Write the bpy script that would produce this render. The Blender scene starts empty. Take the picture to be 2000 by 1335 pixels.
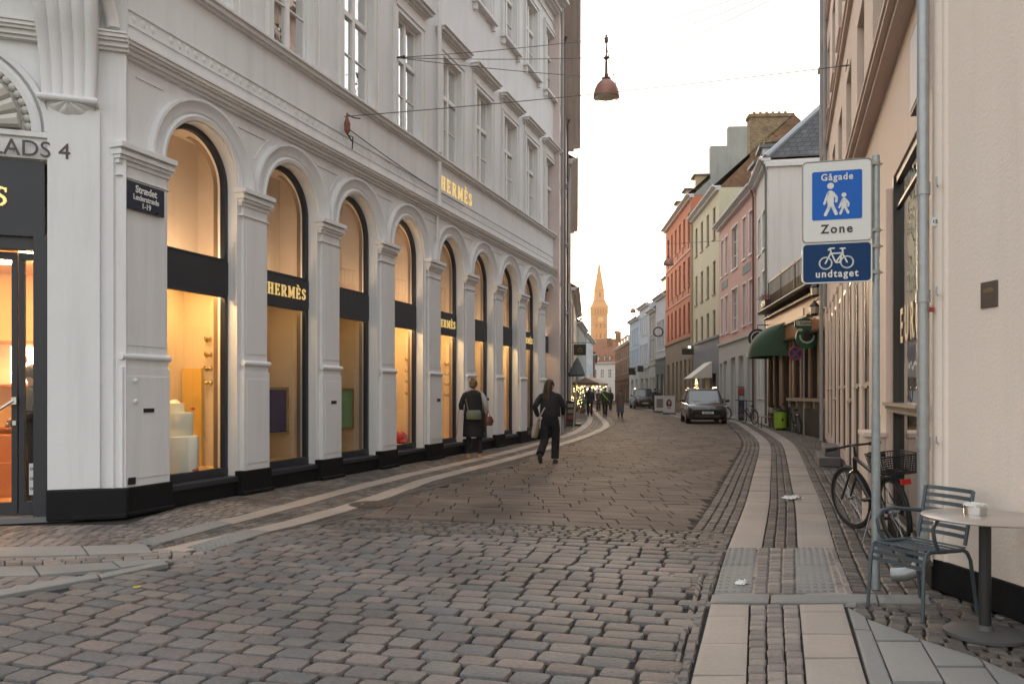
import bpy, bmesh, math, random
from math import sin, cos, pi, radians, hypot, atan2, tan
from mathutils import Vector, Matrix
random.seed(7)
C = bpy.context
S = C.scene
# ---------------- camera, world, sun ----------------
FX, HC, YH = 1555.0, 1.40, 768.0      # focal length in photo pixels, eye height, horizon row
cd = bpy.data.cameras.new('camera'); cam = bpy.data.objects.new('camera', cd); S.collection.objects.link(cam)
cd.sensor_width = 36; cd.lens = FX / 2000 * 36; cd.shift_y = (YH - 667.5) / 2000; cd.clip_end = 3000
cam.location = (0, 0, HC); cam.rotation_euler = (pi / 2, 0, 0); S.camera = cam
SUN_EL, SUN_AZ = radians(5.0), radians(7.5)   # azimuth clockwise from +Y
w = bpy.data.worlds.new('World'); S.world = w; w.use_nodes = True
nt = w.node_tree; bg = nt.nodes['Background']
sky = nt.nodes.new('ShaderNodeTexSky'); sky.sky_type = 'NISHITA'; sky.sun_disc = False
sky.sun_elevation = SUN_EL; sky.sun_rotation = SUN_AZ; sky.dust_density = 2.5; sky.air_density = 1.0; sky.ozone_density = 1.0
hs = nt.nodes.new('ShaderNodeHueSaturation'); hs.inputs['Saturation'].default_value = 0.7
nt.links.new(sky.outputs[0], hs.inputs['Color']); hm_ = nt.nodes.new('ShaderNodeMix'); hm_.data_type = 'RGBA'; hm_.inputs[0].default_value = .80   # thin bright high cloud
tc_ = nt.nodes.new('ShaderNodeTexCoord'); sx_ = nt.nodes.new('ShaderNodeSeparateXYZ'); mr0 = nt.nodes.new('ShaderNodeMapRange'); mr0.interpolation_type = 'SMOOTHSTEP'; mr0.inputs[1].default_value = 0.02; mr0.inputs[2].default_value = .42
cm_ = nt.nodes.new('ShaderNodeMix'); cm_.data_type = 'RGBA'; cm_.inputs[6].default_value = (1.60, 1.36, 1.02, 1); cm_.inputs[7].default_value = (1.50, 1.53, 1.58, 1)
cn_ = nt.nodes.new('ShaderNodeTexNoise'); cn_.inputs['Scale'].default_value = 2.2; cn_.inputs['Detail'].default_value = 5; cr_ = nt.nodes.new('ShaderNodeMapRange'); cr_.inputs[3].default_value = .90; cr_.inputs[4].default_value = 1.10
cv_ = nt.nodes.new('ShaderNodeVectorMath'); cv_.operation = 'SCALE'
nt.links.new(tc_.outputs['Generated'], sx_.inputs[0]); nt.links.new(tc_.outputs['Generated'], cn_.inputs['Vector']); nt.links.new(sx_.outputs[2], mr0.inputs[0]); nt.links.new(mr0.outputs[0], cm_.inputs[0])
nt.links.new(cn_.outputs[0], cr_.inputs[0]); nt.links.new(cm_.outputs[2], cv_.inputs[0]); nt.links.new(cr_.outputs[0], cv_.inputs['Scale']); nt.links.new(cv_.outputs[0], hm_.inputs[7])
nt.links.new(hs.outputs[0], hm_.inputs[6]); nt.links.new(hm_.outputs[2], bg.inputs[0])
bg.inputs[1].default_value = 0.15
sd = bpy.data.lights.new('sun', 'SUN'); sd.energy = 0.5; sd.angle = radians(10); sd.color = (1, .72, .45)
sun = bpy.data.objects.new('sun', sd); S.collection.objects.link(sun)
sun.rotation_euler = Vector((-sin(SUN_AZ) * cos(SUN_EL), -cos(SUN_AZ) * cos(SUN_EL), -sin(SUN_EL))).to_track_quat('-Z', 'Y').to_euler()
S.view_settings.view_transform = 'Standard'; S.view_settings.look = 'None'; S.view_settings.gamma = 1
S.view_settings.exposure = 2.70
S.cycles.max_bounces = 7; S.cycles.transparent_max_bounces = 12
try: S.cycles.use_denoising = True
except Exception: pass
# ---------------- helpers ----------------
def G(px, py, z=0.0):
    y = (HC - z) * FX / (py - YH); return ((px - 1000) / FX * y, y)
def tag(o, label=None, cat=None, group=None, kind=None):
    if label: o['label'] = label
    if cat: o['category'] = cat
    if group: o['group'] = group
    if kind: o['kind'] = kind
    return o
def empty(name, loc=(0, 0, 0), rz=0.0, label=None, cat=None, group=None):
    o = bpy.data.objects.new(name, None); S.collection.objects.link(o)
    o.empty_display_size = .1; o.location = loc if len(loc) == 3 else (loc[0], loc[1], 0); o.rotation_euler = (0, 0, rz)
    return tag(o, label, cat, group)
def copy_tree(o, parent=None):
    c = o.copy(); S.collection.objects.link(c); c.parent = parent
    for ch in o.children: copy_tree(ch, c)
    return c
class MB:
    """collects geometry; local axes: s along, o outward (sg flips), z up"""
    def __init__(s, sg=1): s.v = []; s.f = []; s.sg = sg; s.T = None
    def add(s, vs, fs):
        b = len(s.v)
        for x, y, z in vs:
            p = (x, s.sg * y, z)
            if s.T is not None: p = tuple(s.T @ Vector(p))
            s.v.append(p)
        for f in fs:
            f = [b + i for i in f]
            s.f.append(f[::-1] if s.sg < 0 else f)
        return s
    def box(s, x0, x1, y0, y1, z0, z1):
        if x0 > x1: x0, x1 = x1, x0
        if y0 > y1: y0, y1 = y1, y0
        return s.add([(x0, y0, z0), (x1, y0, z0), (x1, y1, z0), (x0, y1, z0), (x0, y0, z1), (x1, y0, z1), (x1, y1, z1), (x0, y1, z1)],
              [(0, 3, 2, 1), (4, 5, 6, 7), (0, 1, 5, 4), (1, 2, 6, 5), (2, 3, 7, 6), (3, 0, 4, 7)])
    def hexa(s, b, t):
        """bottom 4 pts, top 4 pts"""
        return s.add(list(b) + list(t), [(0, 3, 2, 1), (4, 5, 6, 7), (0, 1, 5, 4), (1, 2, 6, 5), (2, 3, 7, 6), (3, 0, 4, 7)])
    def quad(s, *p): return s.add(p, [(0, 1, 2, 3)[:len(p)]])
    def poly(s, pts, y0, y1):
        """polygon in (x,z) extruded from y0 to y1"""
        n = len(pts)
        return s.add([(x, y0, z) for x, z in pts] + [(x, y1, z) for x, z in pts],
                     [tuple(range(n)), tuple(range(2 * n - 1, n - 1, -1))] + [(i, n + i, n + (i + 1) % n, (i + 1) % n) for i in range(n)])
    def slab(s, pts, z0, z1):
        n = len(pts)
        return s.add([(x, y, z0) for x, y in pts] + [(x, y, z1) for x, y in pts],
                     [tuple(range(n - 1, -1, -1)), tuple(range(n, 2 * n))] + [(i, (i + 1) % n, n + (i + 1) % n, n + i) for i in range(n)])
    def tube(s, pts, r, n=8, cap=True, flat=1.0):
        pts = [Vector(p) for p in pts]; m = len(pts); rs = r if isinstance(r, (list, tuple)) else [r] * m
        vs = []; fs = []; up = None
        for i in range(m):
            d = (pts[min(i + 1, m - 1)] - pts[max(i - 1, 0)])
            if d.length < 1e-9: d = Vector((0, 0, 1))
            d.normalize()
            if up is None: up = Vector((0, 0, 1)) if abs(d.z) < .9 else Vector((1, 0, 0))
            a = d.cross(up)
            if a.length < 1e-5: a = d.cross(Vector((0, 1, 0)))
            a.normalize(); b = a.cross(d).normalized(); up = b
            for k in range(n):
                t = 2 * pi * k / n; vs.append(tuple(pts[i] + a * cos(t) * rs[i] + b * sin(t) * rs[i] * flat))
        for i in range(m - 1):
            for k in range(n):
                k2 = (k + 1) % n; fs.append((i * n + k, i * n + k2, (i + 1) * n + k2, (i + 1) * n + k))
        if cap: fs.append(tuple(range(n))[::-1]); fs.append(tuple((m - 1) * n + k for k in range(n)))
        return s.add(vs, fs)
    def loft(s, secs, n=16, cap=True):
        """secs: (cx,cy,cz,rx,ry) horizontal ellipses"""
        vs = []; fs = []
        for cx, cy, cz, rx, ry in secs:
            for k in range(n):
                t = 2 * pi * k / n; vs.append((cx + rx * cos(t), cy + ry * sin(t), cz))
        for i in range(len(secs) - 1):
            for k in range(n):
                k2 = (k + 1) % n; fs.append((i * n + k, i * n + k2, (i + 1) * n + k2, (i + 1) * n + k))
        if cap: fs.append(tuple(range(n))[::-1]); fs.append(tuple((len(secs) - 1) * n + k for k in range(n)))
        return s.add(vs, fs)
    def lathe(s, prof, c=(0, 0, 0), n=20):
        return s.loft([(c[0], c[1], c[2] + z, r, r) for r, z in prof], n)
    def ball(s, c, r, n=12, m=8):
        if not isinstance(r, (tuple, list)): r = (r, r, r)
        return s.loft([(c[0], c[1], c[2] - r[2] * cos(pi * i / m), max(r[0] * sin(pi * i / m), 1e-4), max(r[1] * sin(pi * i / m), 1e-4)) for i in range(m + 1)], n)
    def torus(s, c, R, r, ax='y', N=40, n=6, a0=0, a1=2 * pi):
        pts = []
        full = abs(a1 - a0 - 2 * pi) < 1e-6
        for i in range(N + 1):
            t = a0 + (a1 - a0) * i / N
            u, v_ = R * cos(t), R * sin(t)
            pts.append({'y': (c[0] + u, c[1], c[2] + v_), 'x': (c[0], c[1] + u, c[2] + v_), 'z': (c[0] + u, c[1] + v_, c[2])}[ax])
        return s.tube(pts, r, n, cap=not full)
    def arc(s, c, z, prof, a0=0.0, a1=pi, N=28):
        """sweep closed profile [(radius, o)] around the arch centre (c,z)"""
        vs = []; fs = []; k = len(prof)
        for i in range(N + 1):
            t = a0 + (a1 - a0) * i / N
            for r, o in prof: vs.append((c + r * cos(t), o, z + r * sin(t)))
        for i in range(N):
            for j in range(k):
                j2 = (j + 1) % k; fs.append((i * k + j, (i + 1) * k + j, (i + 1) * k + j2, i * k + j2))
        fs.append(tuple(range(k))); fs.append(tuple(N * k + j for j in range(k))[::-1])
        return s.add(vs, fs)
    def build(s, name, mat, parent=None, smooth=False, bevel=0, loc=None):
        me = bpy.data.meshes.new(name); me.from_pydata(s.v, [], s.f); me.update()
        for m_ in (mat if isinstance(mat, (list, tuple)) else [mat]): me.materials.append(m_)
        if smooth:
            me.polygons.foreach_set('use_smooth', [True] * len(me.polygons))
        o = bpy.data.objects.new(name, me); S.collection.objects.link(o); o.parent = parent
        if loc: o.location = loc
        if bevel:
            b = o.modifiers.new('bevel', 'BEVEL'); b.width = bevel; b.segments = 2; b.limit_method = 'ANGLE'
        if smooth and smooth != 2:
            try: me.set_sharp_from_angle(angle=radians(42))
            except Exception: pass
        return o
def frame_angle(p0, p1): return atan2(p1[1] - p0[1], p1[0] - p0[0])
_tc = {}
def text_mesh(txt, size, depth=.004, bold=0.0, sx=1.0, spacing=1.0, align='CENTER', shear=0):
    key = (txt, size, depth, bold, sx, spacing, align)
    if key in _tc: return _tc[key]
    cu = bpy.data.curves.new('t', 'FONT'); cu.body = txt; cu.size = size; cu.extrude = depth; cu.offset = bold; cu.space_character = spacing
    cu.align_x = align; cu.align_y = 'BOTTOM_BASELINE'; cu.resolution_u = 4; cu.shear = shear
    ob = bpy.data.objects.new('t', cu); S.collection.objects.link(ob)
    dg = C.evaluated_depsgraph_get(); me = bpy.data.meshes.new_from_object(ob.evaluated_get(dg))
    bpy.data.objects.remove(ob); bpy.data.curves.remove(cu)
    if sx != 1.0:
        for v in me.vertices: v.co.x *= sx
    _tc[key] = me; return me
def text(name, txt, size, mat, parent, loc, sg=-1, **k):
    me = text_mesh(txt, size, **k).copy(); me.materials.clear(); me.materials.append(mat); me.name = name
    o = bpy.data.objects.new(name, me); S.collection.objects.link(o); o.parent = parent; o.location = loc
    o.rotation_euler = (pi / 2, 0, 0 if sg < 0 else pi); return o
# ---------------- materials ----------------
MT = {}
def mat(name, col, rough=.7, var=.08, scale=4.0, bump=0.0, bscale=40.0, metal=0.0, dirt=0.0, emit=0.0, spec=.5, coat=0.0, streak=0.0, tint=None):
    if name in MT: return MT[name]
    m = bpy.data.materials.new(name); m.use_nodes = True; N = m.node_tree.nodes; L = m.node_tree.links
    b = N['Principled BSDF']; b.inputs['Roughness'].default_value = rough; b.inputs['Metallic'].default_value = metal
    b.inputs['Specular IOR Level'].default_value = spec; b.inputs['Coat Weight'].default_value = coat
    c4 = (*col, 1)
    geo = N.new('ShaderNodeNewGeometry')
    nz = N.new('ShaderNodeTexNoise'); nz.inputs['Scale'].default_value = scale; nz.inputs['Detail'].default_value = 5; nz.inputs['Roughness'].default_value = .6
    L.new(geo.outputs['Position'], nz.inputs['Vector'])
    mx = N.new('ShaderNodeMix'); mx.data_type = 'RGBA'
    t = tint or col
    mx.inputs[6].default_value = (*[c * (1 - var) for c in col], 1); mx.inputs[7].default_value = (*[min(c * (1 + var), 1) for c in t], 1)
    L.new(nz.outputs[0], mx.inputs[0]); out = mx.outputs[2]
    if streak:
        mp = N.new('ShaderNodeMapping'); mp.inputs['Scale'].default_value = (2.2, 2.2, .16); L.new(geo.outputs['Position'], mp.inputs[0])
        n2 = N.new('ShaderNodeTexNoise'); n2.inputs['Scale'].default_value = 1.6; n2.inputs['Detail'].default_value = 6; n2.inputs['Roughness'].default_value = .7; L.new(mp.outputs[0], n2.inputs['Vector'])
        r2 = N.new('ShaderNodeMapRange'); r2.inputs[1].default_value = .5; r2.inputs[2].default_value = .75; r2.inputs[3].default_value = 0; r2.inputs[4].default_value = streak; L.new(n2.outputs[0], r2.inputs[0])
        m2 = N.new('ShaderNodeMix'); m2.data_type = 'RGBA'; L.new(r2.outputs[0], m2.inputs[0]); L.new(out, m2.inputs[6]); m2.inputs[7].default_value = (*[c * .45 for c in col], 1); out = m2.outputs[2]
    L.new(out, b.inputs['Base Color'])
    rr = N.new('ShaderNodeMapRange'); rr.inputs[3].default_value = max(rough - .08, 0.02); rr.inputs[4].default_value = min(rough + .08, 1); L.new(nz.outputs[0], rr.inputs[0]); L.new(rr.outputs[0], b.inputs['Roughness'])
    if bump:
        nb = N.new('ShaderNodeTexNoise'); nb.inputs['Scale'].default_value = bscale; nb.inputs['Detail'].default_value = 3; L.new(geo.outputs['Position'], nb.inputs['Vector'])
        bp = N.new('ShaderNodeBump'); bp.inputs['Strength'].default_value = bump; bp.inputs['Distance'].default_value = .01; L.new(nb.outputs[0], bp.inputs['Height']); L.new(bp.outputs[0], b.inputs['Normal'])
    if emit:
        L.new(out, b.inputs['Emission Color']); b.inputs['Emission Strength'].default_value = emit
    MT[name] = m; return m
def lamp_mat(name, col, s):
    if name in MT: return MT[name]
    m = bpy.data.materials.new(name); m.use_nodes = True; b = m.node_tree.nodes['Principled BSDF']
    b.inputs['Base Color'].default_value = (*col, 1); b.inputs['Emission Color'].default_value = (*col, 1); b.inputs['Emission Strength'].default_value = s
    MT[name] = m; return m
def stone_mat(name, cols, rough=.75, nvar=.25, bump=.5, bscale=55, spec=.25):
    """colour picked per stone (mesh island), with grain"""
    m = bpy.data.materials.new(name); m.use_nodes = True; N = m.node_tree.nodes; L = m.node_tree.links; b = N['Principled BSDF']; b.inputs['Specular IOR Level'].default_value = spec
    geo = N.new('ShaderNodeNewGeometry'); cr = N.new('ShaderNodeValToRGB'); cr.color_ramp.interpolation = 'LINEAR'
    e = cr.color_ramp.elements
    while len(e) < len(cols): e.new(.5)
    for i, c in enumerate(cols): e[i].position = i / (len(cols) - 1); e[i].color = (*c, 1)
    L.new(geo.outputs['Random Per Island'], cr.inputs[0])
    nz = N.new('ShaderNodeTexNoise'); nz.inputs['Scale'].default_value = 34; nz.inputs['Detail'].default_value = 8; nz.inputs['Roughness'].default_value = .8; L.new(geo.outputs['Position'], nz.inputs['Vector'])
    n2 = N.new('ShaderNodeTexNoise'); n2.inputs['Scale'].default_value = .9; n2.inputs['Detail'].default_value = 4; L.new(geo.outputs['Position'], n2.inputs['Vector'])
    ad = N.new('ShaderNodeMath'); ad.operation = 'ADD'; L.new(nz.outputs[0], ad.inputs[0]); L.new(n2.outputs[0], ad.inputs[1])
    mr = N.new('ShaderNodeMapRange'); mr.inputs[1].default_value = .75; mr.inputs[2].default_value = 1.25; mr.inputs[3].default_value = 1 - nvar * 1.2; mr.inputs[4].default_value = 1 + nvar * 1.2; L.new(ad.outputs[0], mr.inputs[0])
    mu = N.new('ShaderNodeVectorMath'); mu.operation = 'SCALE'; L.new(cr.outputs[0], mu.inputs[0]); L.new(mr.outputs[0], mu.inputs['Scale']); L.new(mu.outputs[0], b.inputs['Base Color'])
    rr = N.new('ShaderNodeMapRange'); rr.inputs[3].default_value = rough - .15; rr.inputs[4].default_value = rough + .12; L.new(nz.outputs[0], rr.inputs[0]); L.new(rr.outputs[0], b.inputs['Roughness'])
    nb = N.new('ShaderNodeTexNoise'); nb.inputs['Scale'].default_value = bscale; nb.inputs['Detail'].default_value = 4; L.new(geo.outputs['Position'], nb.inputs['Vector'])
    bp = N.new('ShaderNodeBump'); bp.inputs['Strength'].default_value = bump; bp.inputs['Distance'].default_value = .01; L.new(nb.outputs[0], bp.inputs['Height']); L.new(bp.outputs[0], b.inputs['Normal'])
    MT[name] = m; return m
def brick_mat(name, c1, c2, mortar, w=.24, h=.08, rough=.85, swap=False, bump=.6, ms=.012):
    m = bpy.data.materials.new(name); m.use_nodes = True; N = m.node_tree.nodes; L = m.node_tree.links; b = N['Principled BSDF']; b.inputs['Roughness'].default_value = rough
    tc = N.new('ShaderNodeTexCoord'); sp = N.new('ShaderNodeSeparateXYZ'); cb = N.new('ShaderNodeCombineXYZ'); L.new(tc.outputs['Object'], sp.inputs[0])
    a = N.new('ShaderNodeMath'); a.operation = 'ADD'; L.new(sp.outputs[0], a.inputs[0]); L.new(sp.outputs[1], a.inputs[1])
    L.new(a.outputs[0], cb.inputs[0]); L.new(sp.outputs[2], cb.inputs[1])
    br = N.new('ShaderNodeTexBrick'); br.inputs['Scale'].default_value = 1; br.inputs['Brick Width'].default_value = w; br.inputs['Row Height'].default_value = h; br.inputs['Mortar Size'].default_value = ms
    br.inputs['Color1'].default_value = (*c1, 1); br.inputs['Color2'].default_value = (*c2, 1); br.inputs['Mortar'].default_value = (*mortar, 1); L.new(cb.outputs[0], br.inputs[0])
    nz = N.new('ShaderNodeTexNoise'); nz.inputs['Scale'].default_value = 1.3; nz.inputs['Detail'].default_value = 8; nz.inputs['Roughness'].default_value = .7; L.new(tc.outputs['Object'], nz.inputs['Vector'])
    mr = N.new('ShaderNodeMapRange'); mr.inputs[1].default_value = .3; mr.inputs[2].default_value = .7; mr.inputs[3].default_value = .6; mr.inputs[4].default_value = 1.35; L.new(nz.outputs[0], mr.inputs[0])
    mu = N.new('ShaderNodeVectorMath'); mu.operation = 'SCALE'; L.new(br.outputs[0], mu.inputs[0]); L.new(mr.outputs[0], mu.inputs['Scale']); L.new(mu.outputs[0], b.inputs['Base Color'])
    bp = N.new('ShaderNodeBump'); bp.inputs['Strength'].default_value = bump; bp.inputs['Distance'].default_value = .01; bp.invert = True; L.new(br.outputs['Fac'], bp.inputs['Height']); L.new(bp.outputs[0], b.inputs['Normal'])
    MT[name] = m; return m
def glass_mat(name, tint=(.9, .95, .95), k=.08, rough=.0, wav=0.0):
    """clear pane: see-through head on, mirror at grazing angles"""
    m = bpy.data.materials.new(name); m.use_nodes = True; N = m.node_tree.nodes; L = m.node_tree.links; N.remove(N['Principled BSDF'])
    o = N['Material Output']; tr = N.new('ShaderNodeBsdfTransparent'); tr.inputs[0].default_value = (*tint, 1); gl = N.new('ShaderNodeBsdfGlossy'); gl.inputs['Roughness'].default_value = rough
    fr = N.new('ShaderNodeLayerWeight'); fr.inputs[0].default_value = .5; pw = N.new('ShaderNodeMath'); pw.operation = 'POWER'; pw.inputs[1].default_value = 4.2; L.new(fr.outputs['Facing'], pw.inputs[0])
    ad = N.new('ShaderNodeMath'); ad.operation = 'ADD'; ad.inputs[1].default_value = k + .045; ad.use_clamp = True
    L.new(pw.outputs[0], ad.inputs[0]); mx = N.new('ShaderNodeMixShader'); L.new(ad.outputs[0], mx.inputs[0]); L.new(tr.outputs[0], mx.inputs[1]); L.new(gl.outputs[0], mx.inputs[2]); L.new(mx.outputs[0], o.inputs[0])
    if wav:
        g = N.new('ShaderNodeNewGeometry'); nb = N.new('ShaderNodeTexNoise'); nb.inputs['Scale'].default_value = 2.5; L.new(g.outputs['Position'], nb.inputs['Vector'])
        bp = N.new('ShaderNodeBump'); bp.inputs['Strength'].default_value = wav; bp.inputs['Distance'].default_value = .02; L.new(nb.outputs[0], bp.inputs['Height']); L.new(bp.outputs[0], gl.inputs['Normal'])
    MT[name] = m; return m
PLAST = mat('warm white plaster', (.735, .74, .75), .7, .07, 1.2, .3, 45, streak=.22)
TRIM = mat('painted stone trim', (.72, .71, .70), .65, .05, 2, .1, 60, streak=.12)
PLINTH = mat('black plinth', (.009, .0095, .011), .6, .4, 3, .3, 30, spec=.2)
ANTH = mat('anthracite metal', (.026, .029, .039), .45, .1, 2)
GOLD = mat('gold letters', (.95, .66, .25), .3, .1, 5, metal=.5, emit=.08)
BRONZE = mat('bronze bead', (.30, .2, .12), .35, .1, 2, metal=.8)
GLASS = glass_mat('shop glass', (.93, .95, .95), .03)
WGLASS = glass_mat('sash glass', (.75, .8, .82), .72, .0, .25)
WFRAME = mat('white window paint', (.76, .75, .73), .5, .05, 5)
DARKROOM = mat('dark room', (.045, .045, .05), .9, .2, 1)
CURTAIN = mat('pale curtain', (.42, .45, .46), .9, .12, 6)
GALV = mat('galvanised steel', (.36, .38, .39), .42, .25, 14, .15, 60, metal=.55)
IRON = mat('black iron', (.02, .02, .022), .45, .2, 6)
RUBBER = mat('black rubber', (.015, .015, .016), .8, .2, 6)
def srgb(h):
    h = h.lstrip('#'); c = [int(h[i:i + 2], 16) / 255 for i in (0, 2, 4)]
    return tuple(x / 12.92 if x <= .04045 else ((x + .055) / 1.055) ** 2.4 for x in c)
# ---------------- ground ----------------
def interp(P, t):
    """polyline point at arclength fraction t"""
    ds = [hypot(P[i + 1][0] - P[i][0], P[i + 1][1] - P[i][1]) for i in range(len(P) - 1)]; T = sum(ds); a = t * T
    for i, d in enumerate(ds):
        if a <= d or i == len(ds) - 1:
            k = a / d if d else 0; return (P[i][0] + (P[i + 1][0] - P[i][0]) * k, P[i][1] + (P[i + 1][1] - P[i][1]) * k)
        a -= d
def plen(P): return sum(hypot(P[i + 1][0] - P[i][0], P[i + 1][1] - P[i][1]) for i in range(len(P) - 1))
def smooth(P, n=3):
    """Catmull-Rom resampling"""
    Q = [P[0]] + P + [P[-1]]; out = []
    for i in range(1, len(Q) - 2):
        p0, p1, p2, p3 = Q[i - 1:i + 3]
        for k in range(n):
            t = k / n
            out.append(tuple(.5 * (2 * p1[j] + (p2[j] - p0[j]) * t + (2 * p0[j] - 5 * p1[j] + 4 * p2[j] - p3[j]) * t * t + (3 * p1[j] - p0[j] - 3 * p2[j] + p3[j]) * t ** 3) for j in (0, 1)))
    return out + [P[-1]]
def stone(mb, q, z=0.0, hgt=.03, dome=.006, gap=.006, jit=.0, hi=False):
    """q = 4 corners ccw; adds one rounded paving stone"""
    cx = sum(p[0] for p in q) / 4; cy = sum(p[1] for p in q) / 4
    c = []
    for i in range(4):
        x, y = q[i]; mx_ = my_ = 0
        for X, Y in (q[i - 1], q[(i + 1) % 4]):
            dx, dy = X - x, Y - y; l = hypot(dx, dy) + 1e-6; k = min(gap, l * .3) / l; mx_ += dx * k; my_ += dy * k
        c.append((x + mx_ + random.uniform(-jit, jit), y + my_ + random.uniform(-jit, jit)))
    z += random.uniform(-.3, .3) * dome * (1.5 if hi else 1)
    tx, ty = random.uniform(-.012, .012), random.uniform(-.012, .012)
    if hi:
        ring = []
        for i in range(4):
            a, b, d = c[i - 1], c[i], c[(i + 1) % 4]
            f = random.uniform(.16, .24)
            for (p, k) in ((a, f), (None, 0), (d, f)):
                if p is None:
                    ring.append((b[0] + (cx - b[0]) * .085, b[1] + (cy - b[1]) * .085))
                else: ring.append((b[0] + (p[0] - b[0]) * k, b[1] + (p[1] - b[1]) * k))
        n = 12
    else: ring = c; n = 4
    def zz(x, y): return z + tx * (x - cx) + ty * (y - cy)
    vs = [(x, y, zz(x, y) - hgt) for x, y in ring]
    vs += [(cx + (x - cx) * .985, cy + (y - cy) * .985, zz(x, y) - dome * 1.3) for x, y in ring]
    if hi: vs += [(cx + (x - cx) * .94, cy + (y - cy) * .94, zz(x, y) - dome * .22) for x, y in ring]
    vs += [(cx + (x - cx) * (.84 if hi else .76), cy + (y - cy) * (.84 if hi else .76), zz(x, y)) for x, y in ring]
    L = 4 if hi else 3
    fs = []
    for r in range(L - 1):
        for i in range(n): j = (i + 1) % n; fs.append((r * n + i, r * n + j, (r + 1) * n + j, (r + 1) * n + i))
    fs.append(tuple((L - 1) * n + i for i in range(n)))
    mb.add(vs, fs)
def strip(mb, A, B, cols, length, z=0.0, stag=.5, lvar=.2, **k):
    """ruled strip between polylines A (left) and B (right); cols columns, stones of given length"""
    T = (plen(A) + plen(B)) / 2
    for c in range(cols):
        t = -random.random() * stag * length / T if stag else 0
        while t < 1:
            dt = length / T * (1 + random.uniform(-lvar, lvar)); t0, t1 = max(t, 0), min(t + dt, 1)
            if t1 - t0 > .3 * length / T:
                a0, a1, b0, b1 = interp(A, t0), interp(A, t1), interp(B, t0), interp(B, t1)
                u0, u1 = c / cols, (c + 1) / cols
                f = lambda a, b, u: (a[0] + (b[0] - a[0]) * u, a[1] + (b[1] - a[1]) * u)
                stone(mb, [f(a0, b0, u0), f(a0, b0, u1), f(a1, b1, u1), f(a1, b1, u0)], z, **k)
            t += dt
def inside(p, poly):
    r = False; n = len(poly)
    for i in range(n):
        a, b = poly[i], poly[i - 1]
        if (a[1] > p[1]) != (b[1] > p[1]) and p[0] < (b[0] - a[0]) * (p[1] - a[1]) / (b[1] - a[1]) + a[0]: r = not r
    return r
def rows(mb, poly, ang, w, d, z=0.0, wvar=.25, bend=0.0, org=(0, 0), grow=0.0, **k):
    """courses of stones along direction ang (radians) filling poly"""
    ca, sa = cos(ang), sin(ang)
    P = [((x - org[0]) * ca + (y - org[1]) * sa, -(x - org[0]) * sa + (y - org[1]) * ca) for x, y in poly]
    x0, x1 = min(p[0] for p in P) - .3, max(p[0] for p in P) + .3; y0, y1 = min(p[1] for p in P) - .3, max(p[1] for p in P) + .3
    y = y0; r = 0
    off = lambda x: bend * (sin(x * .9 + 1) + .4 * sin(x * 2.3))
    while y < y1:
        dd = d * random.uniform(.93, 1.07)
        x = x0 - random.random() * w
        while x < x1:
            ww = w * (1 + random.uniform(-wvar, wvar)); o0, o1 = off(x), off(x + ww)
            c = [(x, y + o0), (x + ww, y + o1), (x + ww, y + dd + o1), (x, y + dd + o0)]
            W = [(px * ca - py * sa + org[0], px * sa + py * ca + org[1]) for px, py in c]
            if inside((sum(p[0] for p in W) / 4, sum(p[1] for p in W) / 4), poly): stone(mb, W, z, **k)
            x += ww
        y += dd
g = MB(); g.quad((-900, -60, -.06), (900, -60, -.06), (900, 1400, -.06), (-900, 1400, -.06))
tag(g.build('ground', mat('dark joint earth', (.022, .020, .018), .95, .35, 3, .6, 30)), kind='structure')
# mortar bed just under the stone tops of the street
bed = MB(); bed.quad((-14, 1.2, -.026), (14, 1.2, -.026), (26, 170, -.026), (-14, 170, -.026))
tag(bed.build('paving_bed', mat('joint sand', (.020, .018, .016), .95, .5, 9, .8, 60)), kind='structure')
M_BIG = stone_mat('street setts', [(.165, .130, .118), (.115, .113, .114), (.19, .165, .145), (.115, .12, .124), (.175, .14, .126), (.15, .136, .128), (.125, .126, .127), (.195, .155, .14), (.17, .155, .143), (.132, .123, .12)], .72, .26, 1.0, 42)
M_SML = stone_mat('small dark setts', [(.085, .072, .064), (.14, .118, .105), (.07, .066, .064), (.12, .10, .088), (.17, .15, .13)], .7, .3, .6)
M_LGT = stone_mat('light setts', [(.20, .17, .16), (.14, .125, .12), (.25, .22, .20), (.18, .15, .14)], .7, .22, .5)
M_SLAB = stone_mat('granite slabs', [(.31, .27, .24), (.35, .295, .26), (.29, .26, .235), (.33, .285, .25)], .72, .14, .35, 120)
M_GREY = stone_mat('grey slabs', [(.21, .21, .20), (.245, .24, .23), (.20, .20, .195), (.225, .225, .215)], .72, .12, .3, 120)
M_ROAD = stone_mat('brown road slabs', spec=.12, cols= [(.108, .086, .073), (.135, .108, .091), (.12, .094, .079), (.148, .119, .101), (.112, .093, .081)], rough=.8, nvar=.26, bump=.45, bscale=80)
g_ = lambda *pp: [G(*p) for p in pp]
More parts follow.
